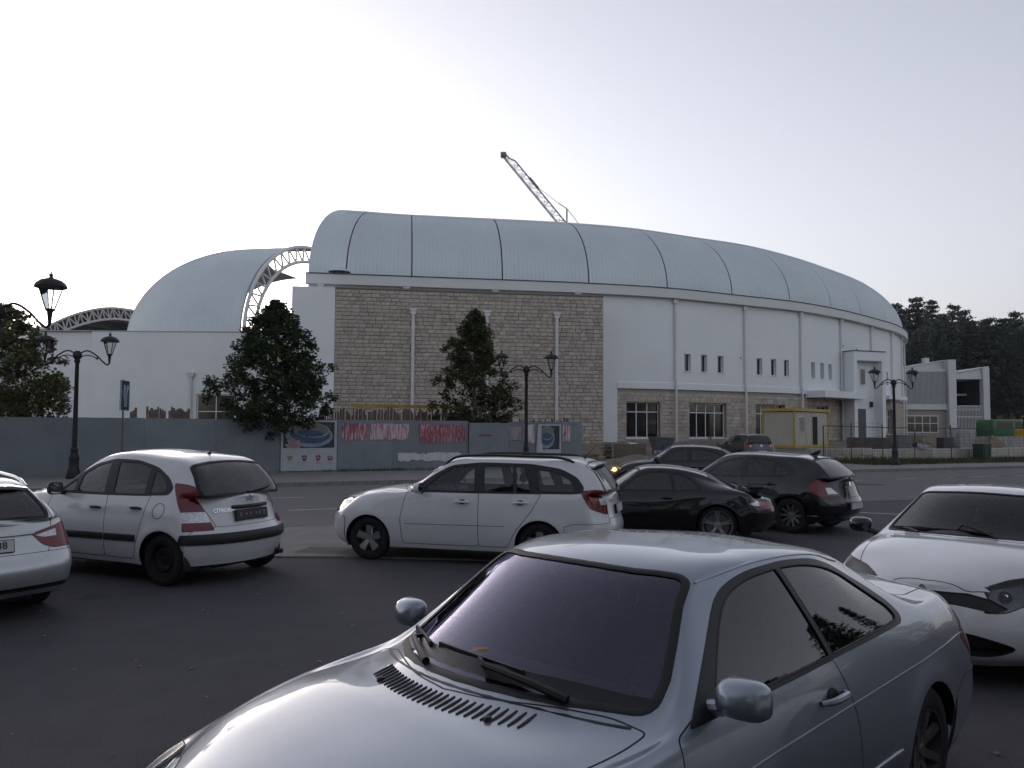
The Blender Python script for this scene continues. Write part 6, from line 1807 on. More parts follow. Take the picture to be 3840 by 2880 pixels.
def std_car(d, pose):
    """d: net parameters + outlines (side views unless noted), everything mirrored left/right"""
    p = d['net']; pm = d['paint']
    c = CarB(d['name'], p, pm, pose[0], pose[1], pose[2], d['label'], 'car', d.get('group', 'cars in the parking lot'), ns=d.get('ns', 7), nr=d.get('nr', 5), sc=pose[3])
    k = c.k
    c.arches()
    xe = p['rear'][2][0]
    if 'bf' in d: k.cut('bumper_front', d['bf'], 'side', ANY)
    if 'br' in d: k.cut('bumper_rear', d['br'], 'side', ANY)
    low = lambda x: min([z0 + (z1 - z0) * (x - x0) / (x1 - x0) for (x0, z0), (x1, z1) in zip(d['dlo'], d['dlo'][1:] + d['dlo'][:1]) if x0 != x1 and min(x0, x1) <= x <= max(x0, x1)] or [9])
    for i, q in enumerate(d['doors']):
        q2 = []
        for x, z in q:
            if z > p['zb'][4] + .07: z = low(x) + .03
            if z < 2: q2.append((x, z))
        k.cut('door%d' % i, round_poly(q2, [.012 if z > p['zb'][4] - .1 else d.get('door_r', .05) for x, z in q2]), 'side', over=['body'])
    k.cut('window_frame', round_poly(d['dlo'], d.get('dlo_r', .08)), 'side')
    for i, q in enumerate(d['wins']): k.cut('win%d' % i, round_poly(q, d.get('win_r', .03)), 'side', over=['window_frame'])
    a, b, r = d.get('ws', (5.05, 5.95, 6.15)); zc = p['cowlc'][2]
    k.cut('windscreen', c.half_poly(a, b, r, 'top', rad=.06), 'top', lambda n, q: q.x > p['wtop'][0] - .35 and q.z > zc - .08)
    a, b, r = d.get('rs', (9.06, 9.94, 6.25)); zr = p['rbotc'][2]
    k.cut('rear_window', c.half_poly(a, b, r, d.get('rplane', 'end'), rad=.06), d.get('rplane', 'end'), lambda n, q: q.x < p['rtop'][0] + .12 and q.z > zr - .06 and n.x < .3)
    if 'bonnet' in d: k.cut('bonnet', round_poly(d['bonnet'], .05), 'top', lambda n, q: n.z > .3 and q.x > p['cowlc'][0] - .15, over=['body'])
    if 'gate' in d: k.cut('tailgate', round_poly(d['gate'], .04), 'end', lambda n, q: q.x < p['rtop'][0] - .02 and n.x < .25, over=['body'])
    if 'boot' in d: k.cut('tailgate', round_poly(d['boot'], .05), 'top', lambda n, q: q.z > .68 and q.x < p['rbot'][0] + .05, over=['body'])
    if 'tail' in d:
        sp, ep = d['tail']
        k.cut('tmp', round_poly(ep, .03), 'end', lambda n, q: q.x < xe + 1.2 and q.y > .2, over=['body', 'tailgate', 'bumper_rear', 'rear_window'])
        k.cut('tail_lamp', round_poly(sp, .03), 'side', ANY, over=['tmp'])
        for i, (sp2, plane) in enumerate(d.get('tail_white', [])): k.cut('tail_white', round_poly(sp2, .012), plane, ANY, over=['tail_lamp'])
    if 'head' in d: k.cut('headlamp', round_poly(d['head'], .03), 'side', lambda n, q: q.y > d.get('head_y', .3) and n.z < .95, over=['body', 'bonnet', 'bumper_front'])
    for nm, poly, plane, flt in d.get('extra', []): k.cut(nm, poly, plane, flt)
    k.finish()
    k.part('body', ['body', 'tmp'], 'C', pm, c.root)
    bum = {}
    for r_ in ('bumper_front', 'bumper_rear'):
        if r_ in k.ids: bum[r_] = c.shell(r_, 'C', pm, offset=.004, rim=.015, seam=.008)
    drs = []
    for i in range(len(d['doors'])): drs.append(c.pair('door%d' % i, pm, name='door', seam=.008))
    for sd in ('L', 'R'):
        k.part('window_frame', 'window_frame', sd, d.get('frame_m', K['black']), c.root, offset=.003, rim=.006)
        for i in range(len(d['wins'])): c.glass('win%d' % i, sd, d.get('glass', K['glass']), seal=.012)
        if 'tail' in d:
            t = c.lamp('tail_lamp', sd, K['red'], 'tail_lamp', lens=False)
            if t and 'tail_white' in k.ids: k.part('reversing_lamp', 'tail_white', sd, K['clear'], t, offset=.004, rim=.01)
        if 'head' in d: c.lamp('headlamp', sd, K['clear'], 'headlamp', back=d.get('head_back'))
    c.glass('windscreen', 'C', d.get('wind', K['wind']), 'windscreen', seal=.035, inward=-.008)
    c.glass('rear_window', 'C', d.get('rglass', K['glass_dark']), 'rear_window', seal=d.get('rseal', .04), inward=-.01)
    if 'bonnet' in d: c.shell('bonnet', 'C', pm, seam=.008)
    gate = c.shell('tailgate', 'C', pm, seam=.008) if 'tailgate' in k.ids else None
    c.wheel_wells(); c.underbody(); c.wheels(*d['wheels'])
    c.cabin(d['seat_x'], d.get('seat_z', .33), d.get('rear_x'), dash_x=d['dash_x'], wheel_y=.36, head=d.get('headrests', True))
    c.liner(['body', 'tmp', 'window_frame', 'tailgate'] + ['door%d' % i for i in range(len(d['doors']))], p['cowlc'][0] + .05, xe + .1)
    if 'handles' in d: c.handles(drs, d['handles'], d.get('handle_m', pm), L=d.get('handle_L', .20))
    if 'mirror' in d:
        mx, my, mz, size = d['mirror']
        for sd in (1, -1): mirror_car(c.root, (mx, sd * my, mz), sd, d.get('mirror_m', pm), K['mirror'], K['black'], size)
    c.gate, c.drs, c.bum = gate, drs, bum
    return c

WHITE = paint('paint_white', (.74, .75, .76), 0, .30)
BLACKP = paint('paint_black', (.006, .006, .008), 0, .12, .25)
GREYB = paint('paint_charcoal', (.018, .020, .022), .3, .3)
LIGHTSILVER = paint('paint_light_silver', (.58, .60, .61), .6, .33)

def loop_logo(parent, M, kind, r):
    """small bright badge on a panel, drawn in the xy plane of M"""
    mb = MB()
    if kind == 'round':
        mb.lathe([(0, .004), (r * .62, .004), (r * .62, .006), (r, .006), (r, 0)], 24)
    elif kind == 'chevrons':
        for dy in (0, r * .62):
            for s in (-1, 1): mb.bar((0, dy + r * .25, .004), (s * r, dy - r * .35, .004), r * .34, .008)
    elif kind == 'ring':
        mb.tube([(r * math.cos(2 * PI * k / 24), r * math.sin(2 * PI * k / 24), .004) for k in range(25)], r * .12, 6, cap=False)
        for a, b in (((-.62, .70), (-.02, -.9)), ((.62, .70), (.02, -.9)), ((-.2, .2), (0, -.2)), ((.2, .2), (0, -.2))):
            mb.bar((a[0] * r, a[1] * r, .004), (b[0] * r, b[1] * r, .004), r * .15, .006)
    mb.v = [tuple(M @ Vector(v)) for v in mb.v]
    return mb.build('badge', K['chrome'], parent, smooth=True)

def rear_frame(c, y, z, out=.004):
    q, n = c.xsurf(y, z, True); q2, _ = c.xsurf(y, z + .03, True); q3, _ = c.xsurf(y, z - .03, True)
    qa, _ = c.xsurf(y - .04, z, True); qb, _ = c.xsurf(y + .04, z, True)
    M = frame3(q, qa - qb, q2 - q3); M.translation = q + (M.to_3x3() @ Vector((0, 0, 1))) * out
    return M

def rear_wiper(c, a, b):
    q0, n0 = c.xsurf(a[0], a[1], True); q1, n1 = c.xsurf(b[0], b[1], True)
    o0, o1 = q0 + Vector((-.02, 0, 0)), q1 + Vector((-.02, 0, .0))
    mb = MB(); mb.tube([q0, o0, (o0 + o1) / 2 + Vector((-.012, 0, 0)), o1], [.022, .016, .010, .008], 8); mb.bar((o0 + o1) / 2 * .6 + o0 * .4, o1, .01, .022)
    return mb.build('wiper', K['black'], c.root, smooth=True)

def car_wagon():
    d = dict(name='estate_car', paint=WHITE, label='white five-door estate car with black roof rails parked side on', wheels=(.195, 'five', K['alloy'], .185),
      net=dict(hw=.821, wheel_r=.302, arch_r=.335, arches=[0, -2.462],
        xs=[.34, 0, -.52, -1.0, -1.55, -2.20, -2.70, -3.05], xs4=[.17, -.13, -.54, -.84, -1.52, -2.28, -2.82, -3.10],
        zb=[.80, .875, .925, .945, .95, .955, .965, .975, .985, .975], yb=[.62, .70, .735, .76, .765, .77, .765, .755, .735, .69],
        front=[(.62, .17), (.755, .26), (.80, .42), (.78, .62), (.70, .785)], rear=[(-3.28, .26), (-3.40, .36), (-3.445, .52), (-3.40, .70), (-3.375, .93)],
        fb=(.08, .34), rb=(.05, .26), zl=(.20, .31, .52, .74),
        hood=[(.68, .80), (.62, .832), (.45, .89), (.15, .96), (-.15, 1.01)], deck=[(-3.375, .985), (-3.38, .975), (-3.385, .965)],
        cowl=(-.38, 1.035), cowlc=(-.62, .66, 1.005), wtop=(-1.02, 1.425), wtopc=(-1.14, .535, 1.385), roofB=((-1.55, 1.462), (-1.6, .56, 1.415)),
        roofC=((-2.25, 1.455), (-2.3, .555, 1.405)), rtop=(-3.02, 1.405), rtopc=(-3.05, .525, 1.36), rbot=(-3.365, 1.01), rbotc=(-3.29, .62, 1.0)),
      bf=[(.36, .60), (.70, .62), (1, .62), (1, .1), (.33, .1), (.36, .40)], br=[(-2.80, .56), (-3.1, .66), (-3.7, .66), (-3.7, .1), (-2.76, .1), (-2.80, .4)],
      doors=[[(-.52, .26), (-.48, .60), (-.56, .97), (-1.1, 1.40), (-1.58, 1.45), (-1.61, .95), (-1.62, .26)], [(-1.62, .26), (-1.61, .95), (-1.58, 1.45), (-2.30, 1.42), (-2.47, .97), (-2.36, .76), (-2.14, .48), (-2.02, .26)]],
      dlo=[(-.58, .968), (-.92, 1.20), (-1.16, 1.335), (-1.6, 1.38), (-2.3, 1.37), (-2.72, 1.31), (-2.95, 1.20), (-3.05, 1.07), (-3.03, 1.0), (-2.9, .985), (-1.5, .968)],
      wins=[[(-.80, .99), (-1.00, 1.185), (-1.20, 1.305), (-1.51, 1.34), (-1.55, .99)], [(-1.68, .99), (-1.645, 1.34), (-2.05, 1.338), (-2.10, .99)], [(-2.14, .99), (-2.09, 1.337), (-2.22, 1.33), (-2.34, .99)],
            [(-2.46, 1.01), (-2.38, 1.30), (-2.62, 1.275), (-2.82, 1.19), (-2.94, 1.07), (-2.91, 1.012)]],
      bonnet=[(.66, -.05), (.64, .30), (.52, .50), (.30, .60), (-.1, .655), (-.52, .675), (-.50, .60), (-.40, .4), (-.33, -.05)], gate=[(-.05, .60), (.50, .62), (.58, .80), (.60, 1.0), (.54, 1.38), (-.05, 1.43)],
      tail=([(-3.00, 1.03), (-3.2, 1.045), (-3.7, 1.0), (-3.7, .69), (-3.30, .72), (-3.13, .80)], [(.48, .60), (.46, .85), (.56, 1.02), (.9, 1.1), (.9, .60)]), tail_white=[([(.0, .84), (.575, .84), (.575, .92), (.0, .92)], 'end')],
      head=[(.30, .855), (.52, .83), (.9, .74), (.9, .63), (.60, .64), (.42, .72)], head_y=.30, ws=(5.06, 5.94, 6.2),
      seat_x=-1.55, rear_x=-2.45, dash_x=-.95, handles=[(-1.38, .845), (-2.20, .855)], mirror=(-.82, .90, 1.03, (.10, .20, .15)), rglass=K['glass'])
    c = std_car(d, WAGON)
    for y in (.56, -.56):
        pts = []
        for x, up in ((-1.02, -.01), (-1.10, .02), (-1.22, .048), (-1.6, .055), (-2.2, .055), (-2.65, .050), (-2.80, .02), (-2.88, -.01)):
            q, n = c.zsurf(x, y * (.97 if x > -2.7 else .95)); pts.append(q + Vector((0, 0, up)))
        MB().tube([Vector(v) for v in cr_sample(pts, 4)], .019, 8).build('roof_rail', K['black'], c.root, smooth=True)
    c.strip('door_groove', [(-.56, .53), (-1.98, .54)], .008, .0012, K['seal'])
    sp = MB(); vs = []
    for y in np.linspace(-.52, .52, 9):
        q, n = c.zsurf(-3.05, y); t = abs(y / .52)**2
        vs += [q + Vector((.0, 0, .002)), q + Vector((-.14 + .03 * t, 0, -.012)), q + Vector((-.13 + .03 * t, 0, -.035)), q + Vector((-.02, 0, -.03))]
    sp.add(vs, [(i * 4 + j, i * 4 + (j + 1) % 4, i * 4 + 4 + (j + 1) % 4, i * 4 + 4 + j) for i in range(8) for j in range(4)] + [(0, 1, 2, 3), (35, 34, 33, 32)])
    sp.build('spoiler', WHITE, c.root, smooth=True)
    c.antenna(-2.92, 0, .26, -.75 + 1.5)
    rear_wiper(c, (0, .99), (-.42, 1.06)); c.plate(True, .0, .77, None, w=.50)
    loop_logo(c.gate, rear_frame(c, 0, .91), 'round', .035)
    textmesh('badge_lettering', 'ŠKODA', .045, K['chrome'], c.gate, rear_frame(c, .33, .885), .002)
    return c

def car_hatch():
    d = dict(name='hatchback_car', paint=WHITE, label='white rounded hatchback with black side mouldings and black steel wheels', wheels=(.185, 'steel', K['steel_black'], .185), ns=9, nr=6,
      net=dict(hw=.833, wheel_r=.295, arch_r=.33, arches=[0, -2.46], flare=.02,
        xs=[.32, 0, -.50, -1.0, -1.50, -2.0, -2.36, -2.64], xs4=[.15, -.12, -.48, -.82, -1.42, -2.0, -2.36, -2.62],
        zb=[.80, .90, .945, .965, .97, .985, 1.0, 1.01, 1.0, .97], yb=[.60, .69, .73, .755, .765, .77, .755, .73, .69, .63],
        front=[(.56, .2), (.69, .3), (.73, .45), (.70, .65), (.62, .80)], rear=[(-3.04, .235), (-3.09, .36), (-3.12, .53), (-3.04, .68), (-2.985, .95)],
        fb=(.10, .36), rb=(.07, .30), zl=(.22, .33, .52, .74),
        hood=[(.60, .82), (.54, .85), (.38, .91), (.12, .99), (-.12, 1.04)], deck=[(-2.985, 1.0), (-2.99, .99), (-2.995, .98)],
        cowl=(-.32, 1.07), cowlc=(-.56, .65, 1.04), wtop=(-.98, 1.44), wtopc=(-1.10, .53, 1.40), roofB=((-1.45, 1.515), (-1.5, .56, 1.465)), roofC=((-2.0, 1.495), (-2.05, .55, 1.44)),
        rtop=(-2.58, 1.40), rtopc=(-2.60, .53, 1.35), rbot=(-2.965, 1.015), rbotc=(-2.88, .60, 1.005)),
      bf=[(.36, .60), (.70, .62), (1, .62), (1, .1), (.33, .1), (.36, .40)], br=[(-2.80, .56), (-2.86, .66), (-3.4, .66), (-3.4, .1), (-2.70, .1), (-2.78, .4)],
      doors=[[(-.50, .28), (-.46, .62), (-.52, .97), (-.95, 1.36), (-1.46, 1.50), (-1.52, .98), (-1.54, .28)], [(-1.54, .28), (-1.52, .98), (-1.46, 1.50), (-2.02, 1.46), (-2.20, 1.02), (-2.16, .76), (-2.08, .50), (-2.02, .28)]],
      dlo=[(-.52, .99), (-.80, 1.195), (-1.1, 1.345), (-1.45, 1.412), (-1.85, 1.40), (-2.18, 1.325), (-2.40, 1.20), (-2.49, 1.09), (-2.45, 1.015), (-2.1, 1.0), (-1.4, .988)],
      wins=[[(-.66, 1.012), (-.87, 1.165), (-.91, 1.012)], [(-.96, 1.01), (-.94, 1.215), (-1.14, 1.32), (-1.40, 1.375), (-1.45, 1.01)], [(-1.60, 1.012), (-1.545, 1.378), (-1.85, 1.37), (-2.07, 1.325), (-2.10, 1.015)],
            [(-2.17, 1.025), (-2.15, 1.295), (-2.29, 1.225), (-2.40, 1.11), (-2.38, 1.045)]],
      bonnet=[(.58, -.05), (.55, .28), (.44, .48), (.24, .58), (-.1, .64), (-.46, .66), (-.44, .58), (-.34, .38), (-.27, -.05)], gate=[(-.05, .60), (.47, .62), (.53, .80), (.62, 1.0), (.55, 1.36), (-.05, 1.42)],
      tail=([(-2.48, 1.14), (-2.6, 1.20), (-3.3, 1.14), (-3.3, .60), (-2.76, .60), (-2.70, .80), (-2.59, .96)], [(.51, .625), (.54, .80), (.575, .95), (.64, 1.15), (.95, 1.15), (.95, .625)]), tail_white=[([(.0, .715), (.95, .715), (.95, .83), (.0, .83)], 'end')],
      head=[(.26, .86), (.46, .84), (.8, .75), (.8, .66), (.5, .66), (.34, .74)], ws=(5.06, 5.94, 6.2), rs=(9.06, 9.94, 5.8), seat_x=-1.45, rear_x=-2.25, dash_x=-.88, frame_m=mat('car_pillar_grey', (.03, .031, .034), .6),
      handles=[(-1.36, .84), (-2.03, .855)], handle_m=K['black'], handle_L=.17, mirror=(-.78, .90, 1.05, (.10, .19, .16)), mirror_m=K['black'], rglass=K['glass_dark'],
      extra=[('bump_strip', [(-2.72, .475), (-3.5, .475), (-3.5, .585), (-2.74, .585)], 'side', lambda n, q: q.x < -2.7)])
    c = std_car(d, HATCH)
    c.k.part('bumper_strip', 'bump_strip', 'C', K['black'], c.root, offset=.018, rim=.016)
    c.strip('side_moulding', [(-.52, .505), (-1.52, .515)], .085, .018, K['black']); c.strip('side_moulding', [(-1.555, .515), (-2.06, .52)], .085, .018, K['black'], n=8)
    c.antenna(-2.32, 0, .24, .75)
    rear_wiper(c, (0, 1.03), (-.42, 1.075))
    pl = c.plate(True, 0, .775, None, w=.50, face=mat('plate_dark', (.03, .03, .033), .5), blue=False)
    # worn characters on the dark plate: pale stubs
    M = rear_frame(c, 0, .775, .027)
    mb = MB()
    for x, h in ((-.19, .05), (-.10, .03), (-.03, .035), (.06, .03), (.12, .05), (.19, .05)): mb.box(x - .016, x + .016, -h / 2, h / 2, 0, .002, M)
    mb.build('plate_marks', mat('plate_marks_grey', (.16, .16, .165), .6), pl)
    hb = MB(); hb.tube([tuple(rear_frame(c, y, .865, .02).translation) for y in np.linspace(-.27, .27, 9)], .022, 8); hb.build('tailgate_handle', K['black'], c.gate, smooth=True)
    loop_logo(c.gate, rear_frame(c, 0, .945, .006), 'chevrons', .05)
    textmesh('badge_lettering', 'CITROËN', .060, K['chrome'], c.gate, rear_frame(c, .365, .835), .002, bold=.001, sx=1.0)
    textmesh('badge_model', 'C3', .060, K['chrome'], c.gate, rear_frame(c, -.41, .90), .002, bold=.0015)
    ex = MB(); ex.tube([(-2.95, -.52, .27), (-3.04, -.52, .265)], .03, 10); ex.build('exhaust', K['rim'], c.root, smooth=True)
    q, n = c.ysurf(-2.30, .86)
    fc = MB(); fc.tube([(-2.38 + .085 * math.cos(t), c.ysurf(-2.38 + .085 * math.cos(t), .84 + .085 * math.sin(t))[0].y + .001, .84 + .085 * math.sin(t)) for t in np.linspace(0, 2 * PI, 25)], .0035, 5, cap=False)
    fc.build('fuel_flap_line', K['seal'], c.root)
    return c

BMWF = dict(front=[(.66, .2), (.74, .31), (.76, .46), (.73, .6), (.66, .71)], hood=[(.655, .725), (.60, .755), (.44, .815), (.18, .89), (-.08, .94)])
BON = [(.62, -.05), (.60, .30), (.50, .52), (.34, .63), (.0, .69), (-.35, .72), (-.58, .72), (-.56, .60), (-.44, .40), (-.345, .2), (-.305, -.05)]

def car_touring():
    d = dict(name='estate_car', paint=LIGHTSILVER, label='silver estate car cut off by the left edge, tail lamp and plate ending 338', wheels=(.205, 'multi', K['alloy_dark'], .225), ns=9, nr=6,
      net=dict(hw=.908, wheel_r=.32, arch_r=.35, arches=[0, -2.76], xs=[.42, 0, -.62, -1.15, -1.75, -2.45, -2.95, -3.32], xs4=[.2, -.1, -.62, -1.0, -1.7, -2.4, -2.95, -3.38],
        zb=[.72, .80, .87, .92, .93, .945, .96, .97, .975, .95], yb=[.68, .76, .80, .825, .83, .835, .825, .81, .785, .735],
        rear=[(-3.60, .24), (-3.71, .34), (-3.76, .50), (-3.70, .65), (-3.635, .93)], fb=(.07, .32), rb=(.05, .20),
        deck=[(-3.635, .985), (-3.64, .975), (-3.645, .965)], cowl=(-.38, .985), cowlc=(-.64, .70, .95), wtop=(-1.05, 1.36), wtopc=(-1.17, .53, 1.32), roofB=((-1.6, 1.405), (-1.65, .56, 1.36)),
        roofC=((-2.4, 1.39), (-2.45, .55, 1.34)), rtop=(-3.12, 1.335), rtopc=(-3.15, .53, 1.285), rbot=(-3.60, 1.0), rbotc=(-3.51, .66, .99), **BMWF),
      br=[(-3.1, .56), (-3.35, .66), (-4, .66), (-4, .1), (-3.05, .1), (-3.12, .4)], bonnet=BON,
      doors=[[(-.62, .26), (-.58, .6), (-.64, .93), (-1.2, 1.33), (-1.70, 1.39), (-1.72, .94), (-1.74, .26)], [(-1.74, .26), (-1.72, .94), (-1.70, 1.39), (-2.45, 1.36), (-2.64, .96), (-2.50, .74), (-2.36, .5), (-2.28, .26)]],
      dlo=[(-.72, .94), (-1.05, 1.16), (-1.27, 1.275), (-1.7, 1.33), (-2.4, 1.32), (-2.95, 1.26), (-3.22, 1.13), (-3.26, 1.0), (-3.1, .985), (-1.6, .955)],
      wins=[[(-.95, .965), (-1.12, 1.135), (-1.30, 1.245), (-1.64, 1.29), (-1.69, .97)], [(-1.80, .975), (-1.76, 1.292), (-2.36, 1.285), (-2.48, .985)], [(-2.58, .99), (-2.47, 1.28), (-2.93, 1.23), (-3.16, 1.12), (-3.19, 1.01)]],
      gate=[(-.05, .54), (.55, .57), (.62, .70), (.665, .97), (.56, 1.31), (-.05, 1.37)],
      tail=([(-3.30, .90), (-3.45, .955), (-4, .955), (-4, .64), (-3.42, .66), (-3.33, .74)], [(.44, .845), (.70, .90), (.80, .93), (1.0, .93), (1.0, .69), (.66, .69), (.55, .73)]),
      tail_white=[([(.48, .825), (.70, .87), (.70, .80), (.56, .80)], 'end')],
      head=[(.24, .72), (.42, .765), (.66, .725), (.80, .68), (.80, .62), (.50, .615), (.33, .66)], head_y=.24, seat_x=-1.55, rear_x=-2.5, dash_x=-1.0, mirror=(-.84, .99, 1.02, (.11, .22, .15)), rglass=K['glass_dark'],
      handles=[(-1.55, .83), (-2.42, .85)],
      extra=[('bump_low', [(-3.3, .30), (-4, .30), (-4, .345), (-3.3, .345)], 'side', lambda n, q: q.x < -3.3)])
    c = std_car(d, TOURING)
    c.k.part('bumper_groove', 'bump_low', 'C', K['black'], c.root, offset=.001)
    for y in (.57, -.57):
        pts = []
        for x, up in ((-1.05, -.01), (-1.2, .03), (-1.6, .045), (-2.4, .045), (-2.95, .035), (-3.12, .0)):
            q, n = c.zsurf(x, y * .95); pts.append(q + Vector((0, 0, up)))
        MB().tube([Vector(v) for v in cr_sample(pts, 4)], .017, 8).build('roof_rail', K['chrome'], c.root, smooth=True)
    sp = MB(); vs = []
    for y in np.linspace(-.52, .52, 9):
        q, n = c.zsurf(-3.13, y); t = abs(y / .52)**2
        vs += [q + Vector((.02, 0, .003)), q + Vector((-.17 + .05 * t, 0, -.022)), q + Vector((-.16 + .05 * t, 0, -.05)), q + Vector((-.02, 0, -.03))]
    sp.add(vs, [(i * 4 + j, i * 4 + (j + 1) % 4, i * 4 + 4 + (j + 1) % 4, i * 4 + 4 + j) for i in range(8) for j in range(4)] + [(0, 1, 2, 3), (35, 34, 33, 32)])
    sp.build('spoiler', LIGHTSILVER, c.root, smooth=True)
    pl = c.plate(True, 0, .755, None, w=.52, blue=True)
    M = rear_frame(c, 0, .755, .0265)
    textmesh('plate_characters', '338', .098, K['ink'], pl, M @ Matrix.Translation((.135, 0, 0)), .0008, bold=.0015, sx=.95)
    q, n = c.xsurf(0, .83)
    hb = MB(); hb.tube([tuple(rear_frame(c, y, .845, .012).translation) for y in np.linspace(-.46, .46, 11)], .014, 8); hb.build('tailgate_handle', LIGHTSILVER, c.gate, smooth=True)
    return c

def car_clio():
    d = dict(name='hatchback_car', paint=WHITE, label='white hatchback facing the camera behind the silver coupe, cut off by the right edge', wheels=(.20, 'five', K['alloy_dark'], .195), ns=9, nr=6,
      net=dict(hw=.866, wheel_r=.31, arch_r=.345, arches=[0, -2.589], xs=[.40, 0, -.55, -1.05, -1.55, -2.1, -2.5, -2.76], xs4=[.2, -.1, -.55, -.9, -1.5, -2.1, -2.48, -2.74],
        zb=[.80, .885, .935, .965, .98, 1.0, 1.03, 1.05, 1.04, 1.0], yb=[.66, .735, .77, .785, .79, .79, .775, .75, .71, .65],
        front=[(.66, .17), (.80, .27), (.84, .42), (.82, .58), (.745, .75)], rear=[(-3.05, .3), (-3.18, .4), (-3.22, .55), (-3.18, .75), (-3.12, .98)], fb=(.09, .36), rb=(.07, .3),
        hood=[(.73, .775), (.68, .815), (.50, .89), (.20, .965), (-.10, 1.018)], deck=[(-3.125, 1.045), (-3.13, 1.03), (-3.135, 1.015)],
        cowl=(-.32, 1.045), cowlc=(-.58, .70, 1.015), wtop=(-1.05, 1.405), wtopc=(-1.18, .52, 1.365), roofB=((-1.5, 1.445), (-1.55, .55, 1.4)), roofC=((-2.1, 1.42), (-2.15, .54, 1.37)),
        rtop=(-2.75, 1.36), rtopc=(-2.78, .5, 1.31), rbot=(-3.11, 1.06), rbotc=(-3.02, .55, 1.05)),
      bonnet=[(.71, -.05), (.69, .30), (.56, .54), (.34, .63), (-.1, .68), (-.48, .70), (-.46, .62), (-.36, .4), (-.27, -.05)],
      doors=[[(-.50, .26), (-.46, .62), (-.52, .97), (-1.0, 1.32), (-1.55, 1.43), (-1.60, .98), (-1.62, .26)], [(-1.62, .26), (-1.60, .98), (-1.55, 1.43), (-2.2, 1.38), (-2.35, 1.02), (-2.24, .76), (-2.14, .5), (-2.08, .28)]],
      dlo=[(-.62, .99), (-.92, 1.18), (-1.2, 1.315), (-1.55, 1.365), (-2.0, 1.345), (-2.3, 1.27), (-2.52, 1.14), (-2.45, 1.07), (-2.1, 1.04), (-1.4, 1.0)],
      wins=[[(-.80, 1.015), (-1.0, 1.17), (-1.24, 1.285), (-1.52, 1.32), (-1.57, 1.03)], [(-1.68, 1.04), (-1.64, 1.325), (-2.0, 1.305), (-2.24, 1.24), (-2.36, 1.13), (-2.3, 1.08)]],
      head=[(.20, .865), (.45, .825), (.70, .75), (.9, .70), (.9, .60), (.66, .60), (.46, .69)], head_y=.42, head_back=mat('lamp_smoked', (.10, .10, .105), .2, .6, coat=1.0, var=.5, vscale=18), ws=(5.05, 5.95, 6.1), seat_x=-1.5, rear_x=-2.3, dash_x=-.90, mirror=(-.74, .985, 1.04, (.12, .22, .15)), mirror_m=BLACKP,
      glass=K['glass_dark'], wind=glass_mat('windscreen_dark', (.42, .46, .48), 1.5),
      extra=[('grille', round_poly([(-.05, .725), (.30, .725), (.45, .69), (.56, .63), (.48, .605), (.30, .635), (.22, .645), (-.05, .645)], .015), 'end', lambda n, q: q.x > .3 and n.x > .2),
             ('intake', smooth_poly([(-.3, .45), (.0, .455), (.30, .44), (.50, .39), (.60, .34), (.50, .285), (.30, .265), (.0, .26), (-.3, .265)], 3), 'end', lambda n, q: q.x > .3 and n.x > .2)])
    c = std_car(d, CLIO)
    for nm, dp in (('grille', .004), ('intake', .05)):
        c.k.part(nm, nm, 'C', K['black'], c.root, offset=-dp, rim=-dp * .96 if dp > .01 else 0)
        c.k.ribbon('grille_edge', nm, 'C', .010, K['black'], c.root, lift=.003)
    # chrome lozenge on the grille
    q, n = c.xsurf(0, .70, False)
    em = MB(); 
    for a, b in (((0, .075), (.048, 0)), ((.048, 0), (0, -.075)), ((0, -.075), (-.048, 0)), ((-.048, 0), (0, .075))):
        em.bar((q.x + .02, a[0], q.z + a[1]), (q.x + .02, b[0], q.z + b[1]), .022, .018)
    em.build('badge', K['chrome'], c.root)
    for sd in (1, -1):
        mb = MB(); q, n = c.xsurf(sd * .52, .70, False); mb.lathe([(.0, .05), (.03, .045), (.045, .02), (.05, 0)], 16, c=(q.x - .07, sd * .52, .70), axis='x'); mb.build('lamp_projector', K['chrome'], c.root, smooth=True)
    def ws(x, y, up):
        q, n = c.zsurf(x, y); return q + n * up
    wiper(c.root, [ws(-.36, .30, .015), ws(-.44, .1, .025), ws(-.47, 0, .025), ws(-.42, .25, .012), ws(-.46, -.35, .012)], K['black'])
    wiper(c.root, [ws(-.38, -.35, .015), ws(-.46, -.45, .025), ws(-.49, -.5, .025), ws(-.46, -.34, .012), ws(-.60, -.64, .012)], K['black'])
    fr = MB(); fr.tube([(-1.00, 0, 1.29), (-.995, .0, 1.19)], .003, 4); fr.box(-1.0, -.98, -.03, .03, 1.12, 1.19); fr.build('hanging_freshener', mat('freshener', (.35, .30, .22), .6), c.root)
    return c

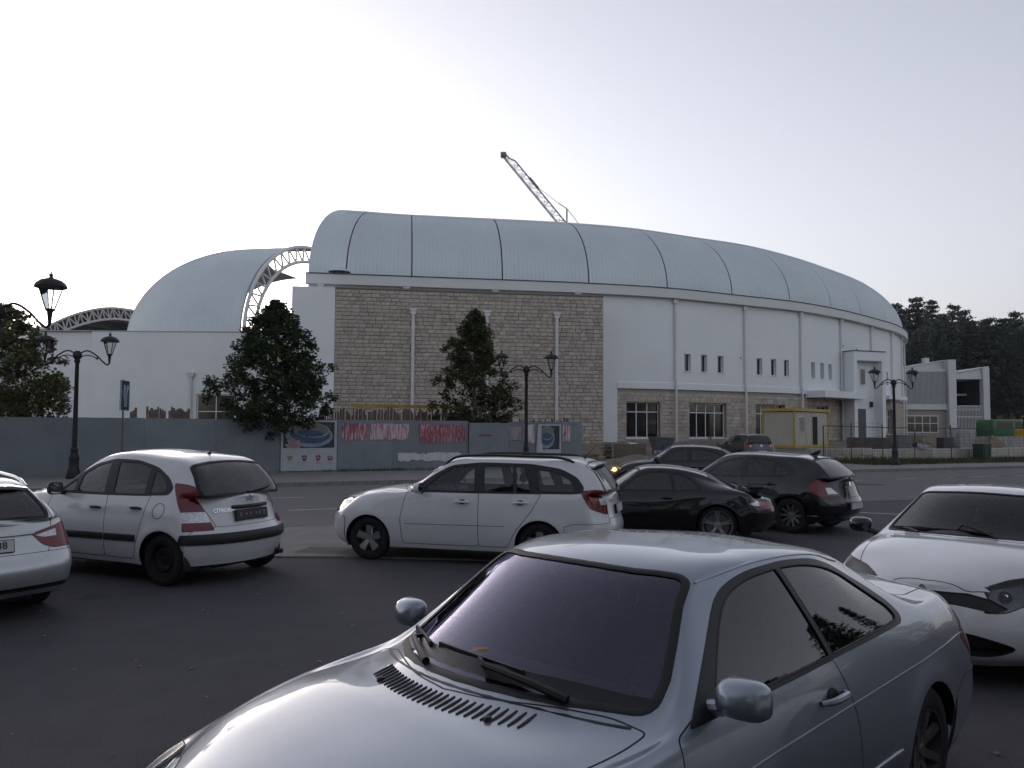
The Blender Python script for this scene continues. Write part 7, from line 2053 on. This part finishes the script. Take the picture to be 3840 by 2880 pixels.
def car_sport():
    d = dict(name='sports_car', paint=BLACKP, label='low black two-door sports car with raised rear wing and silver twin-spoke wheels', wheels=(.25, 'double', K['alloy'], .235), ns=8, nr=6,
      net=dict(hw=.90, wheel_r=.325, arch_r=.355, arches=[0, -2.415], flare=.025, xs=[.45, 0, -.55, -1.0, -1.45, -1.95, -2.45, -2.95], xs4=[.2, -.1, -.52, -.85, -1.4, -1.95, -2.45, -2.95],
        zb=[.62, .74, .80, .82, .83, .845, .865, .875, .84, .745], yb=[.62, .74, .78, .80, .805, .81, .82, .825, .785, .67], front=[(.72, .17), (.85, .28), (.89, .42), (.86, .52), (.80, .60)],
        rear=[(-3.26, .24), (-3.38, .36), (-3.42, .50), (-3.40, .62), (-3.36, .72)], fb=(.10, .40), rb=(.08, .34), zl=(.18, .29, .48, .66),
        hood=[(.78, .605), (.70, .635), (.5, .69), (.2, .77), (-.1, .83)], deck=[(-3.0, .835), (-3.25, .775), (-3.35, .74)], cowl=(-.35, .885), cowlc=(-.58, .70, .855), wtop=(-.98, 1.255), wtopc=(-1.10, .50, 1.215),
        roofB=((-1.35, 1.30), (-1.4, .53, 1.25)), roofC=((-1.8, 1.265), (-1.85, .51, 1.215)), rtop=(-2.2, 1.165), rtopc=(-2.25, .48, 1.105), rbot=(-2.75, .91), rbotc=(-2.75, .56, .885)),
      br=[(-2.82, .50), (-3.0, .56), (-3.8, .56), (-3.8, .1), (-2.8, .1)], bonnet=[(.74, -.05), (.70, .30), (.56, .48), (.2, .60), (-.5, .68), (-.48, .6), (-.36, .4), (-.3, -.05)],
      doors=[[(-.52, .24), (-.48, .55), (-.55, .85), (-1.0, 1.18), (-1.50, 1.26), (-1.72, .86), (-1.78, .60), (-1.70, .24)]],
      dlo=[(-.62, .86), (-.95, 1.10), (-1.15, 1.185), (-1.45, 1.222), (-1.8, 1.175), (-2.02, 1.085), (-2.17, .97), (-2.12, .895), (-1.4, .87)],
      wins=[[(-.80, .885), (-1.0, 1.075), (-1.18, 1.16), (-1.44, 1.195), (-1.60, 1.18), (-1.66, .89)], [(-1.72, .895), (-1.66, 1.17), (-1.8, 1.145), (-1.97, 1.065), (-2.09, .965), (-2.06, .915)]],
      boot=[(-2.25, -.05), (-2.3, .42), (-2.8, .52), (-3.2, .50), (-3.2, -.05)],
      tail=([(-2.92, .70), (-3.05, .735), (-3.8, .70), (-3.8, .575), (-3.2, .60)], [(.42, .57), (.40, .66), (.5, .74), (.9, .74), (.9, .57)]), tail_white=[([(-2.9, .66), (-3.10, .66), (-3.08, .74), (-2.9, .74)], 'side')],
      head=[(.25, .72), (.50, .69), (.80, .62), (.80, .54), (.55, .58), (.35, .64)], seat_x=-1.35, seat_z=.20, dash_x=-.90, glass=K['glass_dark'], wind=K['glass_dark'], rplane='top', handles=[(-1.58, .76)], mirror=(-.72, .97, .93, (.11, .20, .13)), door_r=.08)
    c = std_car(d, SPORT)
    # raised wing on two struts
    w = MB(); vs = []; ys = np.linspace(-.60, .60, 9)
    prof = [(.0, .0), (.05, .022), (.14, .030), (.24, .028), (.30, .036), (.31, .030), (.24, .012), (.12, .004), (.04, -.006)]
    for y in ys:
        b = .05 * (abs(y) / .6)**2
        for x, z in prof: vs.append((-2.93 - x - b * .0 + b, y, .955 + z - b * .4))
    n = len(prof)
    w.add(vs, [(i * n + j, i * n + (j + 1) % n, (i + 1) * n + (j + 1) % n, (i + 1) * n + j) for i in range(8) for j in range(n)] + [tuple(range(n)), tuple(range(8 * n + n - 1, 8 * n - 1, -1))])
    wo = w.build('rear_wing', BLACKP, c.root, smooth=True)
    for y in (-.40, .40):
        MB().prism([(-2.98, .84), (-3.12, .80), (-3.16, .975), (-3.0, .965)], y - .02, y + .02).build('wing_strut', K['black'], wo)
        return c

def car_blackhatch():
    d = dict(name='hatchback_car', paint=BLACKP, label='black five-door hatchback seen from behind with red tail lamp and roof fin', wheels=(.215, 'multi', K['alloy'], .215), ns=8, nr=6,
      net=dict(hw=.875, wheel_r=.318, arch_r=.35, arches=[0, -2.66], xs=[.42, 0, -.6, -1.1, -1.7, -2.3, -2.75, -3.08], xs4=[.2, -.1, -.6, -.95, -1.65, -2.25, -2.65, -3.02],
        zb=[.72, .80, .87, .925, .935, .955, .975, .985, .98, .94], yb=[.67, .745, .785, .805, .81, .815, .80, .78, .75, .69], rear=[(-3.33, .26), (-3.45, .36), (-3.49, .52), (-3.44, .66), (-3.375, .92)], fb=(.07, .32), rb=(.06, .24),
        deck=[(-3.375, .985), (-3.38, .975), (-3.385, .965)], cowl=(-.38, .99), cowlc=(-.64, .69, .955), wtop=(-1.05, 1.36), wtopc=(-1.17, .52, 1.32), roofB=((-1.6, 1.415), (-1.65, .55, 1.37)), roofC=((-2.2, 1.40), (-2.25, .54, 1.35)),
        rtop=(-2.88, 1.335), rtopc=(-2.91, .51, 1.285), rbot=(-3.35, 1.005), rbotc=(-3.26, .62, .99), **BMWF),
      br=[(-2.92, .56), (-3.12, .65), (-3.8, .65), (-3.8, .1), (-2.9, .1), (-2.94, .4)], bonnet=BON,
      doors=[[(-.62, .26), (-.58, .6), (-.64, .94), (-1.2, 1.33), (-1.68, 1.40), (-1.72, .95), (-1.74, .26)], [(-1.74, .26), (-1.72, .95), (-1.68, 1.40), (-2.2, 1.37), (-2.46, .98), (-2.34, .74), (-2.24, .5), (-2.16, .26)]],
      dlo=[(-.72, .95), (-1.05, 1.17), (-1.27, 1.275), (-1.65, 1.34), (-2.1, 1.33), (-2.42, 1.265), (-2.66, 1.16), (-2.70, 1.08), (-2.62, 1.01), (-1.6, .965)],
      wins=[[(-.95, .975), (-1.12, 1.14), (-1.30, 1.25), (-1.62, 1.305), (-1.67, .985)], [(-1.78, .99), (-1.73, 1.308), (-2.08, 1.30), (-2.24, 1.265), (-2.27, 1.0)], [(-2.33, 1.01), (-2.30, 1.245), (-2.44, 1.20), (-2.60, 1.13), (-2.62, 1.09), (-2.55, 1.03)]],
      gate=[(-.05, .56), (.50, .58), (.56, .70), (.62, .97), (.54, 1.31), (-.05, 1.36)],
      tail=([(-2.98, .86), (-3.10, .955), (-3.7, .93), (-3.7, .66), (-3.2, .68), (-3.06, .76)], [(.40, .70), (.52, .80), (.60, .94), (.70, .965), (.95, .965), (.95, .68), (.40, .68)]), tail_white=[([(.44, .72), (.66, .72), (.66, .83), (.56, .83)], 'end')],
      head=[(.24, .735), (.42, .78), (.66, .74), (.80, .69), (.80, .63), (.50, .625), (.33, .67)], head_y=.24, seat_x=-1.5, rear_x=-2.32, dash_x=-1.0, handles=[(-1.52, .83), (-2.28, .855)], mirror=(-.84, .96, 1.02, (.11, .21, .14)), rglass=K['glass_dark'])
    c = std_car(d, BLACKH)
    c.plate(True, .0, .50, None, blue=True); loop_logo(c.gate, rear_frame(c, 0, .88), 'round', .041)
    for y in (0,):
        q, n = c.zsurf(-2.72, 0); MB().prism([(-2.62, q.z - .005), (-2.74, q.z + .055), (-2.86, q.z + .10), (-2.84, q.z + .04), (-2.80, q.z - .01)], -.018, .018).build('roof_fin', BLACKP, c.root, smooth=True)
    MB().tube([(-3.35, .42, .30), (-3.48, .42, .295)], .035, 10).build('exhaust', K['rim'], c.root, smooth=True)
    rear_wiper(c, (0, .985), (-.40, 1.05))
    c.strip('rear_skirt', [(-2.98, .34), (-3.2, .34)], .03, .006, mat('paint_grey_skirt', (.2, .21, .22), .4), n=6)
    return c

def car_sedan():
    d = dict(name='saloon_car', paint=BLACKP, label='black saloon on the road with amber indicator lit beside site entrance', group='cars on the road side', wheels=(.21, 'multi', K['alloy'], .215), ns=5, nr=4,
      net=dict(hw=.908, wheel_r=.32, arch_r=.35, arches=[0, -2.76], xs=[.42, 0, -.62, -1.15, -1.75, -2.45, -2.95, -3.32], xs4=[.2, -.1, -.62, -1.0, -1.7, -2.3, -2.62, -3.02],
        zb=[.72, .80, .87, .92, .93, .945, .96, .97, .98, .96], yb=[.68, .76, .80, .825, .83, .835, .825, .81, .785, .70], rear=[(-3.64, .25), (-3.73, .36), (-3.76, .52), (-3.72, .74), (-3.71, .95)], fb=(.07, .32), rb=(.05, .22),
        deck=[(-3.3, 1.05), (-3.58, 1.04), (-3.70, 1.015)], cowl=(-.38, .985), cowlc=(-.64, .70, .95), wtop=(-1.05, 1.36), wtopc=(-1.17, .53, 1.32), roofB=((-1.6, 1.415), (-1.65, .56, 1.365)), roofC=((-2.15, 1.395), (-2.2, .55, 1.345)),
        rtop=(-2.5, 1.33), rtopc=(-2.58, .51, 1.27), rbot=(-3.03, 1.075), rbotc=(-2.95, .62, 1.05), **BMWF),
      bf=[(.40, .56), (.62, .60), (.9, .60), (.9, .1), (.36, .1), (.33, .40)], bonnet=BON,
      doors=[[(-.62, .26), (-.58, .6), (-.64, .93), (-1.2, 1.33), (-1.68, 1.39), (-1.72, .94), (-1.74, .26)], [(-1.74, .26), (-1.72, .94), (-1.68, 1.39), (-2.3, 1.36), (-2.55, .97), (-2.44, .74), (-2.34, .5), (-2.26, .26)]],
      dlo=[(-.72, .94), (-1.05, 1.16), (-1.27, 1.275), (-1.65, 1.335), (-2.1, 1.32), (-2.45, 1.24), (-2.68, 1.12), (-2.72, 1.04), (-2.62, .99), (-1.6, .955)],
      wins=[[(-.95, .965), (-1.12, 1.135), (-1.30, 1.245), (-1.62, 1.30), (-1.67, .975)], [(-1.78, .98), (-1.73, 1.302), (-2.1, 1.285), (-2.40, 1.21), (-2.58, 1.12), (-2.62, 1.05), (-2.54, 1.01)]],
      boot=[(-3.08, -.05), (-3.06, .54), (-3.14, .64), (-3.8, .58), (-3.8, -.05)],
      tail=([(-3.36, .80), (-3.5, .93), (-4, .94), (-4, .72), (-3.45, .70)], [(.38, .70), (.38, .92), (1, .95), (1, .70)]),
      head=[(.24, .72), (.42, .765), (.66, .725), (.80, .68), (.80, .62), (.50, .615), (.33, .66)], head_y=.24, seat_x=-1.5, rear_x=-2.4, dash_x=-1.0, handles=[(-1.55, .83), (-2.38, .85)], mirror=(-.84, .99, 1.02, (.11, .22, .14)), rplane='top', glass=K['glass_dark'])
    c = std_car(d, SEDAN)
    q, n = c.ysurf(.47, .675)
    m = MB(); m.lathe([(0, .05), (.03, .045), (.05, .02), (.055, 0)], 14, c=(.52, q.y - .06, .675), axis='y'); m.build('indicator_lamp', mat('indicator_lit', (.9, .35, .05), .3, emit=((1.0, .36, .05), 9.0)), c.root, smooth=True)
    return c

def car_golf():
    d = dict(name='hatchback_car', paint=GREYB, label='dark hatchback with red round tail lamps parked beside the cream site cabin', group='cars on the road side', wheels=(.20, 'five', K['alloy'], .195), ns=5, nr=4,
      net=dict(hw=.88, wheel_r=.315, arch_r=.345, arches=[0, -2.578], xs=[.42, 0, -.55, -1.05, -1.6, -2.2, -2.65, -2.98], xs4=[.2, -.1, -.55, -.9, -1.55, -2.15, -2.6, -2.92],
        zb=[.78, .87, .92, .95, .96, .97, .985, .99, .985, .96], yb=[.66, .74, .78, .80, .805, .81, .80, .785, .755, .70], front=[(.70, .2), (.83, .31), (.86, .46), (.83, .62), (.76, .76)], rear=[(-3.18, .28), (-3.28, .38), (-3.32, .54), (-3.27, .70), (-3.22, .95)], fb=(.08, .34), rb=(.05, .2),
        hood=[(.74, .775), (.68, .81), (.5, .87), (.2, .94), (-.1, .99)], deck=[(-3.225, 1.0), (-3.23, .99), (-3.235, .98)], cowl=(-.36, 1.02), cowlc=(-.60, .69, .985), wtop=(-1.02, 1.42), wtopc=(-1.14, .54, 1.375), roofB=((-1.55, 1.48), (-1.6, .57, 1.43)), roofC=((-2.15, 1.465), (-2.2, .56, 1.415)),
        rtop=(-2.85, 1.40), rtopc=(-2.88, .54, 1.35), rbot=(-3.20, 1.03), rbotc=(-3.12, .64, 1.02)),
      doors=[[(-.55, .26), (-.5, .6), (-.56, .96), (-1.1, 1.37), (-1.62, 1.46), (-1.66, .97), (-1.68, .26)], [(-1.68, .26), (-1.66, .97), (-1.62, 1.46), (-2.2, 1.43), (-2.4, .99), (-2.28, .74), (-2.18, .5), (-2.1, .26)]],
      dlo=[(-.62, .97), (-.95, 1.2), (-1.2, 1.32), (-1.6, 1.385), (-2.1, 1.375), (-2.4, 1.31), (-2.62, 1.17), (-2.64, 1.06), (-2.5, 1.0), (-1.5, .98)],
      wins=[[(-.85, .995), (-1.05, 1.18), (-1.25, 1.3), (-1.58, 1.35), (-1.62, 1.0)], [(-1.72, 1.005), (-1.67, 1.352), (-2.1, 1.34), (-2.35, 1.27), (-2.52, 1.15), (-2.5, 1.04)]],
      gate=[(-.05, .58), (.52, .6), (.56, .78), (.60, 1.0), (.56, 1.38), (-.05, 1.42)],
      tail=([(-2.88, .90), (-3.0, .965), (-3.7, .95), (-3.7, .74), (-3.0, .74)], [(.46, .84), (.52, .95), (.72, .97), (.95, .96), (.95, .74), (.56, .74)]), tail_white=[([(.52, .80), (.58, .80), (.58, .88), (.52, .88)], 'end')],
      head=[(.30, .83), (.52, .81), (.9, .74), (.9, .63), (.60, .64), (.42, .72)], seat_x=-1.5, rear_x=-2.35, dash_x=-.95, handles=[(-1.45, .84), (-2.22, .855)], mirror=(-.82, .97, 1.03, (.11, .21, .14)))
    c = std_car(d, GOLF)
    loop_logo(c.gate, rear_frame(c, 0, .87), 'ring', .055); c.plate(True, 0, .55, None)
    return c
cars = [car_coupe(), car_wagon(), car_hatch(), car_touring(), car_clio(), car_sport(), car_blackhatch(), car_sedan(), car_golf()]
cars[8].root.location.z = .12

# a second white estate in the next bay, outside the frame; it shows in the coupe's side glass
ob = copy_tree(cars[1].root); ob.location = (4.3, 3.35, 0); ob.rotation_euler = (0, 0, R(44))
tag(ob, 'white estate car beside the coupe, outside the frame, mirrored in its side glass', 'car', 'cars in the parking lot')

# ------------------------------------------------------------------ the evening air
hz = MB().box(-2900, 1800, -140, 3600, -60, 470).build('haze', None)
hm = bpy.data.materials.new('evening_air'); hm.use_nodes = True
hn = hm.node_tree.nodes; hn.remove(hn['Principled BSDF'])
pv = hn.new('ShaderNodeVolumePrincipled'); pv.inputs['Color'].default_value = (.86, .90, .97, 1); pv.inputs['Density'].default_value = .00022; pv.inputs['Anisotropy'].default_value = .3
hm.node_tree.links.new(pv.outputs[0], hn['Material Output'].inputs['Volume'])
hz.data.materials.clear(); hz.data.materials.append(hm); tag(hz, kind='stuff')
